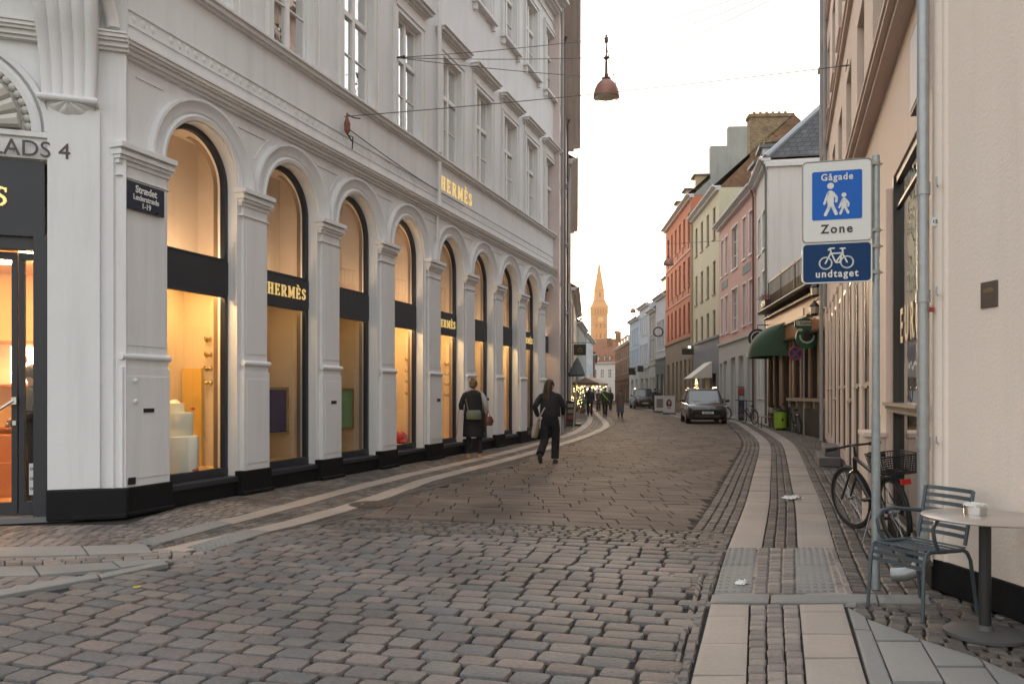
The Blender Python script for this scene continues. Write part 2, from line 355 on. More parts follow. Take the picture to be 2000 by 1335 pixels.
# --- right pavement band edges (photo rows turned into ground points)
B1L = g_((1330, 1400), (1380, 1176)) + g_((1393, 1158), (1420, 1070), (1455, 983), (1469, 931), (1475, 909), (1483, 873), (1477, 857), (1455, 838), (1422, 821)) + [(9.8, 45), (10.9, 58), (11.6, 72), (12.0, 94)]
def off(P, d):
    out = []
    for i, p in enumerate(P):
        a, b = P[max(i - 1, 0)], P[min(i + 1, len(P) - 1)]; l = hypot(b[0] - a[0], b[1] - a[1]); n = ((b[1] - a[1]) / l, -(b[0] - a[0]) / l)
        out.append((p[0] + n[0] * d, p[1] + n[1] * d))
    return out
B1L = smooth(B1L[2:], 3)
bL = B1L
near0, near1 = G(1320, 1440), G(1380, 1176)
B1 = off(bL, .30); B2a = off(bL, .60); B2b = off(bL, .93)
m = MB(); strip(m, bL, B1, 1, .95, lvar=.3, dome=.003, hgt=.04, gap=.005); strip(m, B2a, B2b, 1, .8, lvar=.3, dome=.003, hgt=.04, gap=.005)
m2 = MB(); strip(m2, B1, B2a, 3, .115, z=-.006, dome=.007, gap=.006, jit=.005)
# gutter setts between road and band, and the walk by the wall
gut = off(bL, -.42); strip(m2, gut, bL, 4, .12, z=-.008, dome=.007, gap=.006, jit=.006)
def facR(s): return (3.04 + .3256 * s, 5.70 + .9455 * s)
wallR = [facR(-.3), facR(0), facR(3), facR(7), facR(11), facR(17.4), (9.57, 24.2), (11.1, 34.5), (11.85, 38.8), (12.76, 49), (13.3, 58.6), (13.9, 72), (14.1, 94)]
m3 = MB()
i1 = 0
for a_, b_, n_ in ((0.0, 1.0, 1),):
    A = B2b; 
    # column strips out to the wall, width varies with the street
def Xat(P, y):
    for i in range(len(P) - 1):
        if P[i][1] <= y <= P[i + 1][1]: k = (y - P[i][1]) / (P[i + 1][1] - P[i][1] + 1e-9); return P[i][0] + k * (P[i + 1][0] - P[i][0])
    return P[-1][0] if y > P[-1][1] else P[0][0]
for seg in range(len(B2b) - 1):
    a, b = B2b[seg], B2b[seg + 1]
    if a[1] > 60 or b[1] <= a[1]: continue
    k0, k1 = .33, .33
    if a[1] > 20: k0 = k1 = .12
    # perpendicular reach to the wall line
    A0, A1 = (Xat(wallR, a[1] - .3) + .05, a[1] - k0 * (Xat(wallR, a[1]) - a[0])), (Xat(wallR, b[1] - .3) + .05, b[1] - k1 * (Xat(wallR, b[1]) - b[0]))
    wd = (hypot(A0[0] - a[0], A0[1] - a[1]) + hypot(A1[0] - b[0], A1[1] - b[1])) / 2
    strip(m2 if seg else m2, [a, b], [A0, A1], max(int(wd / .115), 1), .12, z=-.006, dome=.008, gap=.007, jit=.007, stag=.0 if seg == 0 else .4)
# near part of the right pavement: kerb, slabs, light setts
tact = MB()
def band(mb, pxy, cols, ln, **k):
    A = [G(*p) for p in pxy[0]]; B = [G(*p) for p in pxy[1]]; strip(mb, A, B, cols, ln, **k)
band(m, ([(1330, 1400), (1387, 1178)], [(1457, 1400), (1464, 1178)]), 1, .62, lvar=.15, dome=.003, gap=.004, z=.001)
band(m, ([(1580, 1400), (1560, 1178)], [(1715, 1400), (1648, 1178)]), 1, .50, lvar=.15, dome=.003, gap=.004, z=.001)
ml = MB()
band(ml, ([(1457, 1400), (1465, 1178)], [(1580, 1400), (1560, 1178)]), 3, .115, dome=.005, gap=.005, jit=.004, z=0)
kb = MB(); A = [G(1385, 1176), G(1820, 1178)]; B = [G(1390, 1159), G(1812, 1160)]
strip(kb, A, B, 1, .62, dome=.004, gap=.003, z=.006, hgt=.05)
# light setts next to the tactile plates
tR = [G(1480, 1158), G(1483, 1069)]; tL = [G(1393, 1158), G(1420, 1069)]
m5 = MB(); A = [G(1636, 1158), G(1612, 1069)]; B = [G(1668, 1158), G(1630, 1069)]; strip(m5, A, B, 2, .12, dome=.005, gap=.005, jit=.004, z=.004)
strip(m5, [G(1470, 1158), G(1480, 1069)], [G(1553, 1158), G(1552, 1069)], 3, .12, dome=.005, gap=.005, jit=.004, z=.004)
for (l0, l1, r0, r1) in (((1394, 1158), (1420, 1070), (1469, 1158), (1479, 1070)), ((1554, 1158), (1552, 1070), (1634, 1158), (1610, 1070))):
    for t0, t1 in ((0, .55), (.55, 1)):
        P = [interp([G(*l0), G(*l1)], t0), interp([G(*r0), G(*r1)], t0), interp([G(*r0), G(*r1)], t1), interp([G(*l0), G(*l1)], t1)]
        stone(tact, P, .008, .03, .002, .004)
        nu, nv = 5, 9
        for i in range(nu):
            for j in range(nv):
                u, v = (i + .5) / nu, (j + .5) / nv
                x = (P[0][0] * (1 - u) + P[1][0] * u) * (1 - v) + (P[3][0] * (1 - u) + P[2][0] * u) * v; y = (P[0][1] * (1 - u) + P[1][1] * u) * (1 - v) + (P[3][1] * (1 - u) + P[2][1] * u) * v
                tact.loft([(x, y, .006, .017, .017), (x, y, .0125, .013, .013)], 8)
# grey diagonal slabs lower right and dark cobbles by the cafe table
gs = MB()
def gq(*p, z=.0): stone(gs, [G(*q) for q in p], z, .03, .002, .004)
lx = lambda a, b: (lambda y: (a[0] + (b[0] - a[0]) * (y - a[1]) / (b[1] - a[1]), y))
e0, l2, l3, l4 = lx((1654, 1180), (1698, 1335)), lx((1692, 1206), (1744, 1333)), lx((1794, 1242), (1846, 1333)), lx((1912, 1282), (1950, 1333))
gq(e0(1227), l2(1229), (1690, 1202), e0(1183)); gq(e0(1420), l2(1420), l2(1231), e0(1229)); gq(l2(1248), l3(1248), l3(1243), l2(1207))
gq(l2(1330), l3(1330), l3(1250), l2(1250)); gq(l2(1430), l3(1430), l3(1332), l2(1332)); gq(l3(1298), l4(1298), l4(1283), l3(1244)); gq(l3(1430), l4(1430), l4(1300), l3(1300)); gq(l4(1430), (2110, 1430), (2020, 1332), l4(1285))
pol = [G(1652, 1178), G(1840, 1178), G(1860, 1150), (3.16, 4.8), (3.25, 4.0), (3.2, 3.6), G(2060, 1350), G(2020, 1336), G(1912, 1288), G(1793, 1247), G(1690, 1206), G(1656, 1186)]
md = MB(); rows(md, pol, radians(-24), .11, .10, z=-.004, bend=.03, dome=.008, gap=.007, jit=.008)
# --- road slabs (courses square to the street)
RL = g_((690, 1012), (760, 985), (860, 950), (1005, 908), (1130, 862), (1195, 834), (1200, 822), (1183, 806)) + [(8.4, 76), (9.5, 98)]
roadL = smooth(RL, 3)
gutL = off([(p[0], p[1]) for p in roadL], -.36)
RR = off(bL, -.45)
mr_ = MB()
def kslope(y): return -.27 if y < 14 else (-.27 + (y - 14) / 26 * .18 if y < 40 else -.09)
v = 8.62; row = 0
while v < 100:
    dz = .30 * random.uniform(.92, 1.08); L0 = .55
    def edge(P, vv):
        y = vv
        for _ in range(8): x = Xat(P, y); y = vv + kslope(vv) * x
        return x
    xl, xr = edge(roadL, v + .15), edge(RR, v + .15)
    x = xl - random.random() * L0 * .8
    while x < xr:
        ww = L0 * random.uniform(.6, 1.25); a, b = max(x, xl), min(x + ww, xr)
        if b - a > .12:
            k0, k1 = kslope(v), kslope(v + dz)
            stone(mr_, [(a, v + k0 * a), (b, v + k0 * b), (b, v + dz + k1 * b), (a, v + dz + k1 * a)], .0, .03, .0022, .0048 + .00004 * v)
        x += ww
    v += dz if v < 45 else dz * 1.0
tag(mr_.build('road', M_ROAD), kind='structure')
# --- small sett band across the mouth of the street
pol = [G(600, 1030), G(690, 1011), G(900, 1018), G(1374, 1034), G(1420, 1040), G(1408, 1078), G(1290, 1062), G(1100, 1048), G(900, 1044), G(760, 1040)]
ms = MB(); rows(ms, pol, radians(-15), .13, .11, z=-.004, bend=.01, dome=.008, gap=.007, jit=.006)
# --- big setts in the foreground
polb = [(-4.2, 1.6), (2.2, 1.6), G(1318, 1420), G(1340, 1290), G(1362, 1176), G(1385, 1100), G(1404, 1078), G(1290, 1062), G(1100, 1048), G(900, 1044), G(760, 1040), G(600, 1024), G(530, 1039), G(414, 1075), G(370, 1080), G(330, 1104), G(222, 1126), G(114, 1149), G(0, 1166), G(-300, 1200), (-4.4, 3.8)]
mbg = MB(); rows(mbg, polb, radians(-17), .228, .165, z=.0, wvar=.2, bend=.05, dome=.010, gap=.0085, jit=.009, hi=True)
tag(mbg.build("cobblestone_square", M_BIG, smooth=True), kind="structure")
# border column of setts beside the slab band
mc = MB(); strip(mc, [G(1296, 1420), G(1340, 1250), G(1372, 1140), G(1400, 1076)], [G(1326, 1420), G(1355, 1290), G(1392, 1140), G(1416, 1076)], 1, .16, z=0.0, dome=.013, gap=.007, jit=.006)
strip(mc, [G(1274, 1420), G(1322, 1250), G(1362, 1130)], [G(1296, 1420), G(1340, 1250), G(1372, 1140)], 1, .18, z=0.0, dome=.013, gap=.007, jit=.006)
# --- left pavement
OB = smooth(g_((285, 1066), (540, 1000), (670, 964), (800, 930), (995, 884)) + [G(1085, 858), G(1134, 842), G(1157, 822), G(1152, 806)] + [(7.1, 84), (8.2, 98)], 3)   # outer band, street side edge
IB = smooth(g_((360, 1076), (600, 1019), (750, 974), (860, 934), (995, 899), (1130, 859), (1178, 840), (1190, 827), (1170, 808), (1161, 797)) + [(8.9, 98)], 3)
OBi = off(OB, -.30); IBi = off(IB, -.30)
strip(m, OBi, OB, 1, .9, lvar=.3, dome=.003, gap=.005, z=.001); strip(m, IBi, IB, 1, .9, lvar=.3, dome=.003, gap=.005, z=.001)
strip(m2, OB, IBi, 3, .12, z=-.006, dome=.007, gap=.006, jit=.005)
strip(m2, IB, [(p[0], p[1]) for p in roadL], 3, .13, z=-.006, dome=.007, gap=.006, jit=.006)
facL = lambda s: (-4.169 + .3253 * s, 9.676 + .9456 * s)
wallL = [facL(0), facL(3), facL(6), facL(10), facL(14), facL(17.3), (3.0, 43), (4.6, 62), (6.9, 85), (9, 98)]
for seg in range(len(OBi) - 1):
    a, b = OBi[seg], OBi[seg + 1]
    if a[1] > 60 or b[1] <= a[1]: continue
    A0, A1 = (Xat(wallL, a[1]), a[1] + .3 * (a[0] - Xat(wallL, a[1]))), (Xat(wallL, b[1]), b[1] + .3 * (b[0] - Xat(wallL, b[1])))
    if a[1] > 26: A0, A1 = (Xat(wallL, a[1]), a[1]), (Xat(wallL, b[1]), b[1])
    wd = (hypot(A0[0] - a[0], A0[1] - a[1]) + hypot(A1[0] - b[0], A1[1] - b[1])) / 2
    strip(m2, [A0, A1], [a, b], max(int(wd / .12), 1), .13, z=-.006, dome=.008, gap=.007, jit=.007, stag=.4)
# wedge in front of the corner and doorway
pol = [G(-120, 1018), G(93, 1024), G(247, 1022), G(332, 996), G(420, 975), G(540, 985), G(410, 1020), G(285, 1056), G(270, 1064), G(0, 1066), G(-120, 1066)]
mw = MB(); rows(mw, pol, radians(4), .12, .20, z=-.006, dome=.005, gap=.007, jit=.004, wvar=.1)
rowsA = MB()
strip(gs, [G(-200, 1087), G(100, 1085), G(300, 1078)], [G(-200, 1067), G(100, 1067), G(285, 1060)], 1, .75, dome=.002, gap=.004, z=.001)
strip(gs, [G(-200, 1128), G(100, 1122), G(250, 1107), G(335, 1092)], [G(-200, 1106), G(100, 1103), G(240, 1094), G(330, 1088)], 1, .7, dome=.002, gap=.004, z=.001)
strip(ml, [G(-200, 1105), G(100, 1102), G(330, 1087)], [G(-200, 1089), G(100, 1087), G(330, 1077)], 3, .15, dome=.004, gap=.004, z=.0)
pol = [G(-220, 1130), G(100, 1124), G(250, 1109), G(322, 1098), G(222, 1116), G(114, 1136), G(0, 1152), G(-220, 1185)]
rows(ml, pol, radians(3), .15, .13, z=-.002, dome=.004, gap=.004)
strip(kb, [G(-260, 1205), G(0, 1164), G(114, 1147), G(222, 1124), G(330, 1102)], [G(-260, 1186), G(0, 1152), G(114, 1136), G(222, 1116), G(322, 1096)], 1, .8, dome=.004, gap=.003, z=.012, hgt=.06)
pol = [G(330, 1092), G(285, 1062), G(360, 1076), G(410, 1068), G(480, 1060), G(400, 1092), G(340, 1102)]
rows(ml, pol, radians(16), .13, .12, z=-.004, dome=.005, gap=.006, jit=.004)
def tile(px0, px1):
    P = [G(*p) for p in (px0)]
    stone(tact, P, .008, .03, .002, .004)
    for i in range(5):
        for j in range(14):
            u, v = (i + .5) / 5, (j + .5) / 14
            x = (P[0][0] * (1 - u) + P[1][0] * u) * (1 - v) + (P[3][0] * (1 - u) + P[2][0] * u) * v; y = (P[0][1] * (1 - u) + P[1][1] * u) * (1 - v) + (P[3][1] * (1 - u) + P[2][1] * u) * v
            tact.loft([(x, y, .006, .017, .017), (x, y, .0125, .013, .013)], 6)
tile([(270, 1056), (310, 1062), (455, 1022), (420, 1016)], 0)
tile([(360, 1070), (412, 1074), (530, 1038), (480, 1034)], 0)
tag(m.build('granite_pavement_bands', M_SLAB), kind='structure'); tag(m2.build('small_sett_paving', M_SML), kind='structure')
tag(ml.build('light_sett_paving', M_LGT), kind='structure'); tag(kb.build('kerb', M_GREY), kind='structure')
m5.v and tag(m5.build('pavement_sett_strip', M_LGT), kind='structure')
tag(tact.build('tactile_paving', M_GREY), kind='structure'); tag(gs.build('grey_slab_pavement', M_GREY), kind='structure')
tag(md.build('cafe_pavement', M_SML), kind='structure'); tag(ms.build('crossing_sett_paving', M_SML), kind='structure'); tag(mc.build('border_sett_paving', M_BIG), kind='structure')
tag(mw.build('doorway_pavement', M_LGT), kind='structure')
q = MB(); x_, y_ = G(728, 984); q.loft([(x_, y_, -.01, .30, .30), (x_, y_, .006, .30, .30), (x_, y_, .006, .27, .27), (x_, y_, .003, .265, .265)], 32)
[q.box(x_ - .2 + i * .08, x_ - .16 + i * .08, y_ - .2, y_ + .2, .0, .007) for i in range(6)]
tag(q.build('manhole_cover', mat('rusty cast iron', (.06, .04, .03), .6, .4, 12, .4, 60)), 'round rusty manhole cover at the left front corner of the brown road slabs', 'manhole cover')
# ---------------- white corner shop with arched windows ----------------
ANG_L = atan2(.9456, .3253)
inw = (-.9456 * .10, .3253 * .10)
FL0 = (-4.169 + inw[0], 9.676 + inw[1])          # local origin: right edge of the corner pier, wall plane
def sL(px, o=0.0):
    x0, z0 = FL0[0] + .9456 * o, FL0[1] - .3253 * o; u = (px - 1000) / FX
    return (u * z0 - x0) / (.3253 - u * .9456)
shop = empty('shop_building', (*FL0, 0), ANG_L, 'white corner shop building with a row of tall lit arched windows', 'building')
# sg=-1 : local y is inward, outward o = -y
def LB(): return MB(-1)
PR = [0, 1.98, 3.96, 5.97, 8.13, 10.15, 12.17, 14.14, 16.12]     # right edges of the piers
CEN = [p + .727 for p in PR]
ZS, RO = 4.23, .68
LEN = 17.25
wall = LB()
for i, c in enumerate(CEN):
    a = -.69 if i == 0 else (CEN[i - 1] + c) / 2; b = LEN if i == 8 else (c + CEN[i + 1]) / 2
    wall.box(a, c - RO, -.34, 0, .0, ZS).box(c + RO, b, -.34, 0, .0, ZS)
    wall.box(c - RO, c + RO, -.34, -.02, 0, .19)
    n = 28; zt = 5.30
    def outer(t):
        dx, dz = cos(t), sin(t)
        k = 1e9
        if dx > 1e-6: k = min(k, (b - c) / dx)
        if dx < -1e-6: k = min(k, (a - c) / dx)
        if dz > 1e-6: k = min(k, (zt - ZS) / dz)
        return (c + dx * k, ZS + dz * k)
    ts = sorted([pi * k / n for k in range(n + 1)] + [atan2(zt - ZS, b - c), atan2(zt - ZS, a - c)])
    for t0, t1 in zip(ts, ts[1:]):
        i0, i1 = (c + RO * cos(t0), ZS + RO * sin(t0)), (c + RO * cos(t1), ZS + RO * sin(t1)); o0, o1 = outer(t0), outer(t1)
        wall.quad((i0[0], 0, i0[1]), (o0[0], 0, o0[1]), (o1[0], 0, o1[1]), (i1[0], 0, i1[1]))
        wall.quad((i0[0], -.34, i0[1]), (i0[0], 0, i0[1]), (i1[0], 0, i1[1]), (i1[0], -.34, i1[1]))
# upper storeys with window openings
WN = [(c - .52, c + .52) for c in CEN]
WZ = [(6.64, 8.86), (11.0, 13.0)]
zc = [5.30, WZ[0][0], WZ[0][1], WZ[1][0], WZ[1][1], 14.0]
xs = [-.69]
for a, b in WN: xs += [a, b]
xs += [LEN]
for j in range(5):
    for i in range(len(xs) - 1):
        if j in (1, 3) and i % 2 == 1: continue
        wall.box(xs[i], xs[i + 1], -.30, 0, zc[j], zc[j + 1]) if (j in (1, 3)) else None
    if j not in (1, 3): wall.box(xs[0], xs[-1], -.30, 0, zc[j], zc[j + 1])
wall.build('wall', PLAST, shop)
core = LB(); core.box(3.2, LEN - .02, -9, -2.3, 0, 5.3); core.box(.3, LEN - .02, -9, -1.2, 5.3, 13.9); core.build('core', DARKROOM, shop)
rb = LB(); rb.box(-.69, LEN, -9, -.34, 13.9, 14.1); rb.hexa([(-.69, -9, 14.1), (LEN, -9, 14.1), (LEN, -.3, 14.3), (-.69, -.3, 14.3)], [(-.69, -7, 17), (LEN, -7, 17), (LEN, -3, 17), (-.69, -3, 17)])
rb.build('roof', mat('dark slate roof', (.06, .06, .065), .7, .3, 3), shop)
ew = LB(); ew.box(LEN - .3, LEN, -9, -.34, 0, 13.9); ew.build('end_wall', PLAST, shop)
# mouldings
tr = LB()
def corn(a, b, z0, steps, mb=tr):
    """steps: (height, projection)"""
    z = z0
    for h, o in steps: mb.box(a, b, -.05, o, z, z + h); z += h
corn(-.69, LEN, 5.25, [(.035, .05), (.05, .09), (.03, .13), (.04, .16), (.02, .18)])
corn(-.69, LEN, 6.44, [(.03, .05), (.06, .10), (.035, .14)])
corn(-.69, LEN, 13.45, [(.06, .04), (.2, .02), (.05, .12), (.05, .22), (.12, .3), (.05, .42), (.08, .55)])
tr.build('cornice', TRIM, shop)
eg = LB()
for k in range(120):
    s_ = -.6 + k * .148
    if random.random() < .93: eg.ball((s_, .0, 5.76), (.04, .012, .055), 6, 4)
corn(-.69, LEN, 5.83, [(.02, .02)], eg); corn(-.69, LEN, 5.66, [(.018, .015)], eg)
eg.build('relief_band', PLAST, shop, smooth=True)
mo = LB()
for i, c in enumerate(CEN):
    mo.arc(c, ZS, [(.70, 0), (.70, .035), (.745, .05), (.765, .035), (.765, 0)])
    mo.arc(c, ZS, [(.80, 0), (.80, .02), (.90, .045), (.93, .08), (.965, .08), (.975, 0)])
    # sunk spandrel panel lines
    if i < 8:
        x = (c + CEN[i + 1]) / 2
        mo.box(x - .30, x + .30, 0, .016, 5.09, 5.11)
        for sg_ in (-1, 1):
            mo.arc(c if sg_ < 0 else CEN[i + 1], ZS, [(1.055, 0), (1.055, .014), (1.072, .014), (1.072, 0)], *( (.50, .98) if sg_ < 0 else (pi - .98, pi - .50)), N=8)
mo.box(-.42, .0, 0, .016, 5.09, 5.11)
mo.build('archivolts', PLAST, shop, smooth=True)
def pier(a, b):
    r = empty('pier', (a, 0, 0)); r.parent = shop; w_ = b - a
    p = LB(); p.box(0, w_, 0, .07, 1.78, 4.0)
    p.box(.05, w_ - .03, .07, .078, 1.95, 3.8)
    p.box(-.03, w_ + .015, 0, .10, .33, 1.70).box(0, w_, .0, .09, 1.70, 1.80)
    p.box(.03, w_ - .02, .10, .108, .42, 1.60)
    p.tube([(-.04, .085, 1.82), (w_ + .03, .085, 1.82)], .04, 10)
    p.box(-.09, w_ + .05, -.01, .03, .33, ZS)        # side strip
    for z, h, o in ((3.86, .02, .09), (4.0, .05, .09), (4.05, .04, .12), (4.09, .05, .15), (4.14, .025, .13), (4.165, .065, .18)): p.box(-.02 - o * .5, w_ + o * .35, -.01, o, z, z + h)
    p.build('shaft', PLAST, r, bevel=.006)
    q = LB(); q.box(-.08, w_ + .04, -.02, .125, .0, .33); q.box(-.10, w_ + .05, -.02, .16, .0, .05); q.build('pier_plinth', PLINTH, r, bevel=.012)
for i, p in enumerate(PR): pier(p - (.69 if i == 0 else .60 if i == 4 else .53), p)
pier(16.12 + .727 + .73, 16.12 + .727 + .73 + .30) if False else None
pl = LB(); pl.box(-.69, LEN, -.01, .03, 0, .19); pl.box(16.9, LEN, 0, .1, 0, .33); pl.build('base_course', PLINTH, shop)
# ---- arched shop windows
SERIF = {  # slab letters drawn as strokes in a 1x1 cell (x0,y0,x1,y1,w)
 'H': (.86, [(.2, 0, .2, 1, .17), (.66, 0, .66, 1, .17), (.2, .5, .66, .5, .10), (.04, .04, .36, .04, .09), (.04, .96, .36, .96, .09), (.5, .04, .82, .04, .09), (.5, .96, .82, .96, .09)]),
 'E': (.76, [(.2, 0, .2, 1, .17), (.04, .04, .68, .04, .09), (.04, .96, .66, .96, .09), (.2, .5, .5, .5, .09), (.65, .04, .65, .28, .07), (.62, .74, .62, .96, .07), (.5, .38, .5, .62, .07)]),
 'R': (.86, [(.2, 0, .2, 1, .17), (.04, .04, .36, .04, .09), (.04, .96, .5, .96, .09), (.2, .48, .5, .48, .09), (.5, .96, .63, .86, .12), (.63, .86, .63, .6, .15), (.63, .6, .5, .48, .12), (.44, .48, .7, .02, .15), (.62, .04, .84, .04, .09)]),
 'M': (1.05, [(.18, 0, .18, 1, .12), (.86, 0, .86, 1, .17), (.2, 1, .5, .16, .16), (.5, .16, .84, 1, .10), (.04, .04, .32, .04, .09), (.04, .96, .26, .96, .09), (.7, .04, 1.0, .04, .09), (.8, .96, 1.0, .96, .09)]),
 'S': (.66, [(.54, .72, .54, .95, .08), (.54, .86, .34, .96, .10), (.34, .96, .14, .84, .13), (.14, .84, .14, .66, .14), (.14, .66, .48, .42, .15), (.48, .42, .52, .22, .15), (.52, .22, .34, .05, .12), (.34, .05, .1, .12, .10), (.1, .04, .1, .3, .08)]),
}
def slab_text(mb, word, x, z, h, o0, o1, sp=.16, wx=1.0):
    for ch in word:
        ac = ch == 'È'; k = 'E' if ac else ch
        w_, st = SERIF[k]
        if ac: st = st + [(.22, 1.26, .44, 1.10, .08)]
        for n, (ax, ay, bx, by, t) in enumerate(st):
            dx, dy = bx - ax, by - ay; l = hypot(dx, dy); nx, ny = -dy / l * t / 2, dx / l * t / 2
            P = [(x + (ax + nx) * h * wx, z + (ay + ny) * h), (x + (ax - nx) * h * wx, z + (ay - ny) * h), (x + (bx - nx) * h * wx, z + (by - ny) * h), (x + (bx + nx) * h * wx, z + (by + ny) * h)]
            mb.poly(P, o0, o1 + n * .0004)
        x += (w_ + sp) * h * wx
    return x
def wordlen(word, h, sp=.16): return sum((SERIF['E' if c == 'È' else c][0] + sp) * h for c in word) - sp * h
WARM = {0: 1.0, 1: .16, 2: .11, 3: .9, 4: .8, 5: .5, 6: .75, 7: .3, 8: .35}
cream = mat('cream display wall', (.70, .56, .38), .8, .06, 2, .1, 50)
ochre = mat('ochre display wall', (.55, .28, .10), .8, .06, 2)
peach = mat('peach linen blind', (.62, .51, .40), .85, .07, 3)
def win(i, c):
    r = empty('shop_window', (c, 0, 0)); r.parent = shop
    fr = LB(); R = RO
    for a, b in ((-R, -R + .065), (R - .065, R)): fr.box(a, b, -.24, -.16, .26, ZS)
    fr.arc(0, ZS, [(R - .065, -.24), (R - .065, -.16), (R, -.16), (R, -.24)])
    fr.box(-R + .001, R - .001, -.245, -.155, .26, .37)
    fr.box(-R + .001, R - .001, -.245, -.15, 2.76, 3.22)
    fr.box(-R + .06, R - .06, -.2, -.14, 2.72, 2.76).box(-R + .06, R - .06, -.2, -.14, 3.22, 3.25)
    f = fr.build('frame', ANTH, r, bevel=.004)
    br = LB(); R2 = R - .075
    br.box(R2 - .075, R2 - .062, -.28, -.22, .37, 2.72); br.box(R2 - .075, R2 - .062, -.28, -.22, 3.25, ZS)
    br.arc(0, ZS, [(R2 - .075, -.28), (R2 - .075, -.22), (R2 - .062, -.22), (R2 - .062, -.28)], 0, pi / 2, N=14); br.build('bead', BRONZE, r)
    gl = LB(); gl.quad((-R + .06, -.20, .37), (R - .06, -.20, .37), (R - .06, -.20, 2.74), (-R + .06, -.20, 2.74)); gl.build('lower_pane', GLASS, r)
    gu = LB(); pts = [(-R + .06, 3.22), (R - .06, 3.22)] + [((R - .06) * cos(pi * k / 24), ZS + (R - .06) * sin(pi * k / 24)) for k in range(25)]
    gu.add([(x, -.20, z) for x, z in pts], [tuple(range(len(pts)))]); gu.build('arched_pane', GLASS, r)
    sl = LB(); sl.box(-R - .02, R + .02, -.2, .05, .19, .26); sl.build('sill', ANTH, r, bevel=.006)
    # display box
    wl = WARM[i]; back = {1: ochre}.get(i, cream)
    bx = LB(); D = -1.25 if i else -1.1
    bx.box(-.95, -.90, D, -.25, .3, 2.92).box(.88, .93, D, -.25, .3, 2.92).box(-.95, .93, D - .05, D, .3, 2.92)
    bx.build('display_back', cream, r)
    fl = LB(); fl.box(-.9, .88, D, -.24, .30, .36); fl.build('display_floor', mat('honey display floor', (.62, .42, .18), .5, .1, 3), r)
    ce = LB(); ce.box(-.9, .88, D, -.24, 2.90, 2.94); ce.build('display_ceiling', cream, r)
    sp = LB(); sp.box(-.55, .5, -.46, -.36, 2.82, 2.86); sp.build('display_lamp', lamp_mat('display lamp %d' % i, (1, .69, .31), 9 * wl), r)
    ub = LB(); ub.box(-.95, -.9, -.85, -.25, 3.0, 5.0).box(.88, .93, -.85, -.25, 3.0, 5.0).box(-.95, .93, -.9, -.85, 3.0, 5.0).box(-.9, .88, -.85, -.25, 3.0, 3.05)
    ub.build('upper_blind', peach, r)
    ul = LB(); ul.box(-.6, .6, -.36, -.30, 3.06, 3.09); ul.build('upper_lamp', lamp_mat('upper lamp %d' % (i < 1 or i == 3), (1, .72, .44), 8 if i in (0, 3) else 4.4), r)
    ur = LB(); ur.box(-.9, .88, -.85, -.25, 4.98, 5.02); ur.build('upper_soffit', peach, r)
    if i in (1, 4, 7):
        t = LB(); wd_ = wordlen('HERMÈS', .175); slab_text(t, 'HERMÈS', -wd_ / 2 + .075, 2.90, .175, -.155, -.135); t.build('fascia_lettering', GOLD, r)
for i, c in enumerate(CEN): win(i, c)
t = LB(); x0_ = sL(860); x1_ = sL(921); h_ = .30; slab_text(t, 'HERMÈS', x0_, 5.90, h_, .004, .018, sp=.26, wx=(x1_ - x0_) / wordlen('HERMÈS', h_, .26)); t.build('wall_lettering', GOLD, shop)
# ---- sash windows of the upper floors
def sash(a, b, z0, z1, hood, small, i):
    r = empty('sash_window', ((a + b) / 2, 0, z0)); r.parent = shop; w_ = b - a; h = z1 - z0; hw = w_ / 2
    cs = LB()
    for x0, x1 in ((-hw - .17, -hw + .0), (hw, hw + .17)): cs.box(x0, x1, 0, .045, -.04, h + .14)
    for x0, x1 in ((-hw - .17, -hw - .12), (hw + .12, hw + .17)): cs.box(x0, x1, .045, .07, -.04, h + .14)
    cs.box(-hw, hw, 0, .045, h, h + .14).box(-hw - .17, hw + .17, .045, .07, h + .09, h + .14)
    if hood:
        cs.box(-hw - .17, hw + .17, 0, .03, h + .14, h + .36)
        for k, (z, o) in enumerate(((h + .36, .06), (h + .40, .12), (h + .44, .19), (h + .50, .24))): cs.box(-hw - .17 - o * .6, hw + .17 + o * .6, 0, o, z, z + (.04 if k < 2 else .06 if k == 2 else .03))
    else:
        cs.box(-hw - .17, hw + .17, 0, .06, h + .14, h + .2)
        cs.box(-hw - .22, hw + .22, 0, .15, -.10, -.03); cs.box(-hw - .16, -hw - .06, 0, .10, -.26, -.10).box(hw + .06, hw + .16, 0, .10, -.26, -.10)
    cs.build('casing', TRIM, r, bevel=.005)
    f = LB(); d0, d1 = -.15, -.09
    f.box(-hw, -hw + .06, d0, d1, 0, h).box(hw - .06, hw, d0, d1, 0, h).box(-hw + .06, hw - .06, d0, d1, 0, .07).box(-hw + .06, hw - .06, d0, d1, h - .06, h)
    f.box(-.045, .045, d0, d1 + .01, .07, h - .06); tz = h * .63
    f.box(-hw + .06, -.045, d0, d1 + .02, tz - .045, tz + .045).box(.045, hw - .06, d0, d1 + .02, tz - .045, tz + .045)
    for z in ([h * .32] if not small else [h * .32]):
        f.box(-hw + .06, -.045, d0 + .01, d1 - .01, z - .013, z + .013).box(.045, hw - .06, d0 + .01, d1 - .01, z - .013, z + .013)
    f.box(-hw, hw, -.3, -.10, -.04, 0)
    f.build('sash_frame', WFRAME, r, bevel=.004)
    p = LB(); p.quad((-hw + .05, -.125, .05), (hw - .05, -.125, .05), (hw - .05, -.125, h - .05), (-hw + .05, -.125, h - .05)); p.build('pane', WGLASS, r)
    k = LB(); k.quad((-hw, -.29, 0), (hw, -.29, 0), (hw, -.29, h), (-hw, -.29, h))
    k.build('blind', CURTAIN if i < 2 or i % 3 == 0 else DARKROOM, r)  # uncurtained windows get a dark sheet whose colour stands for the unlit room
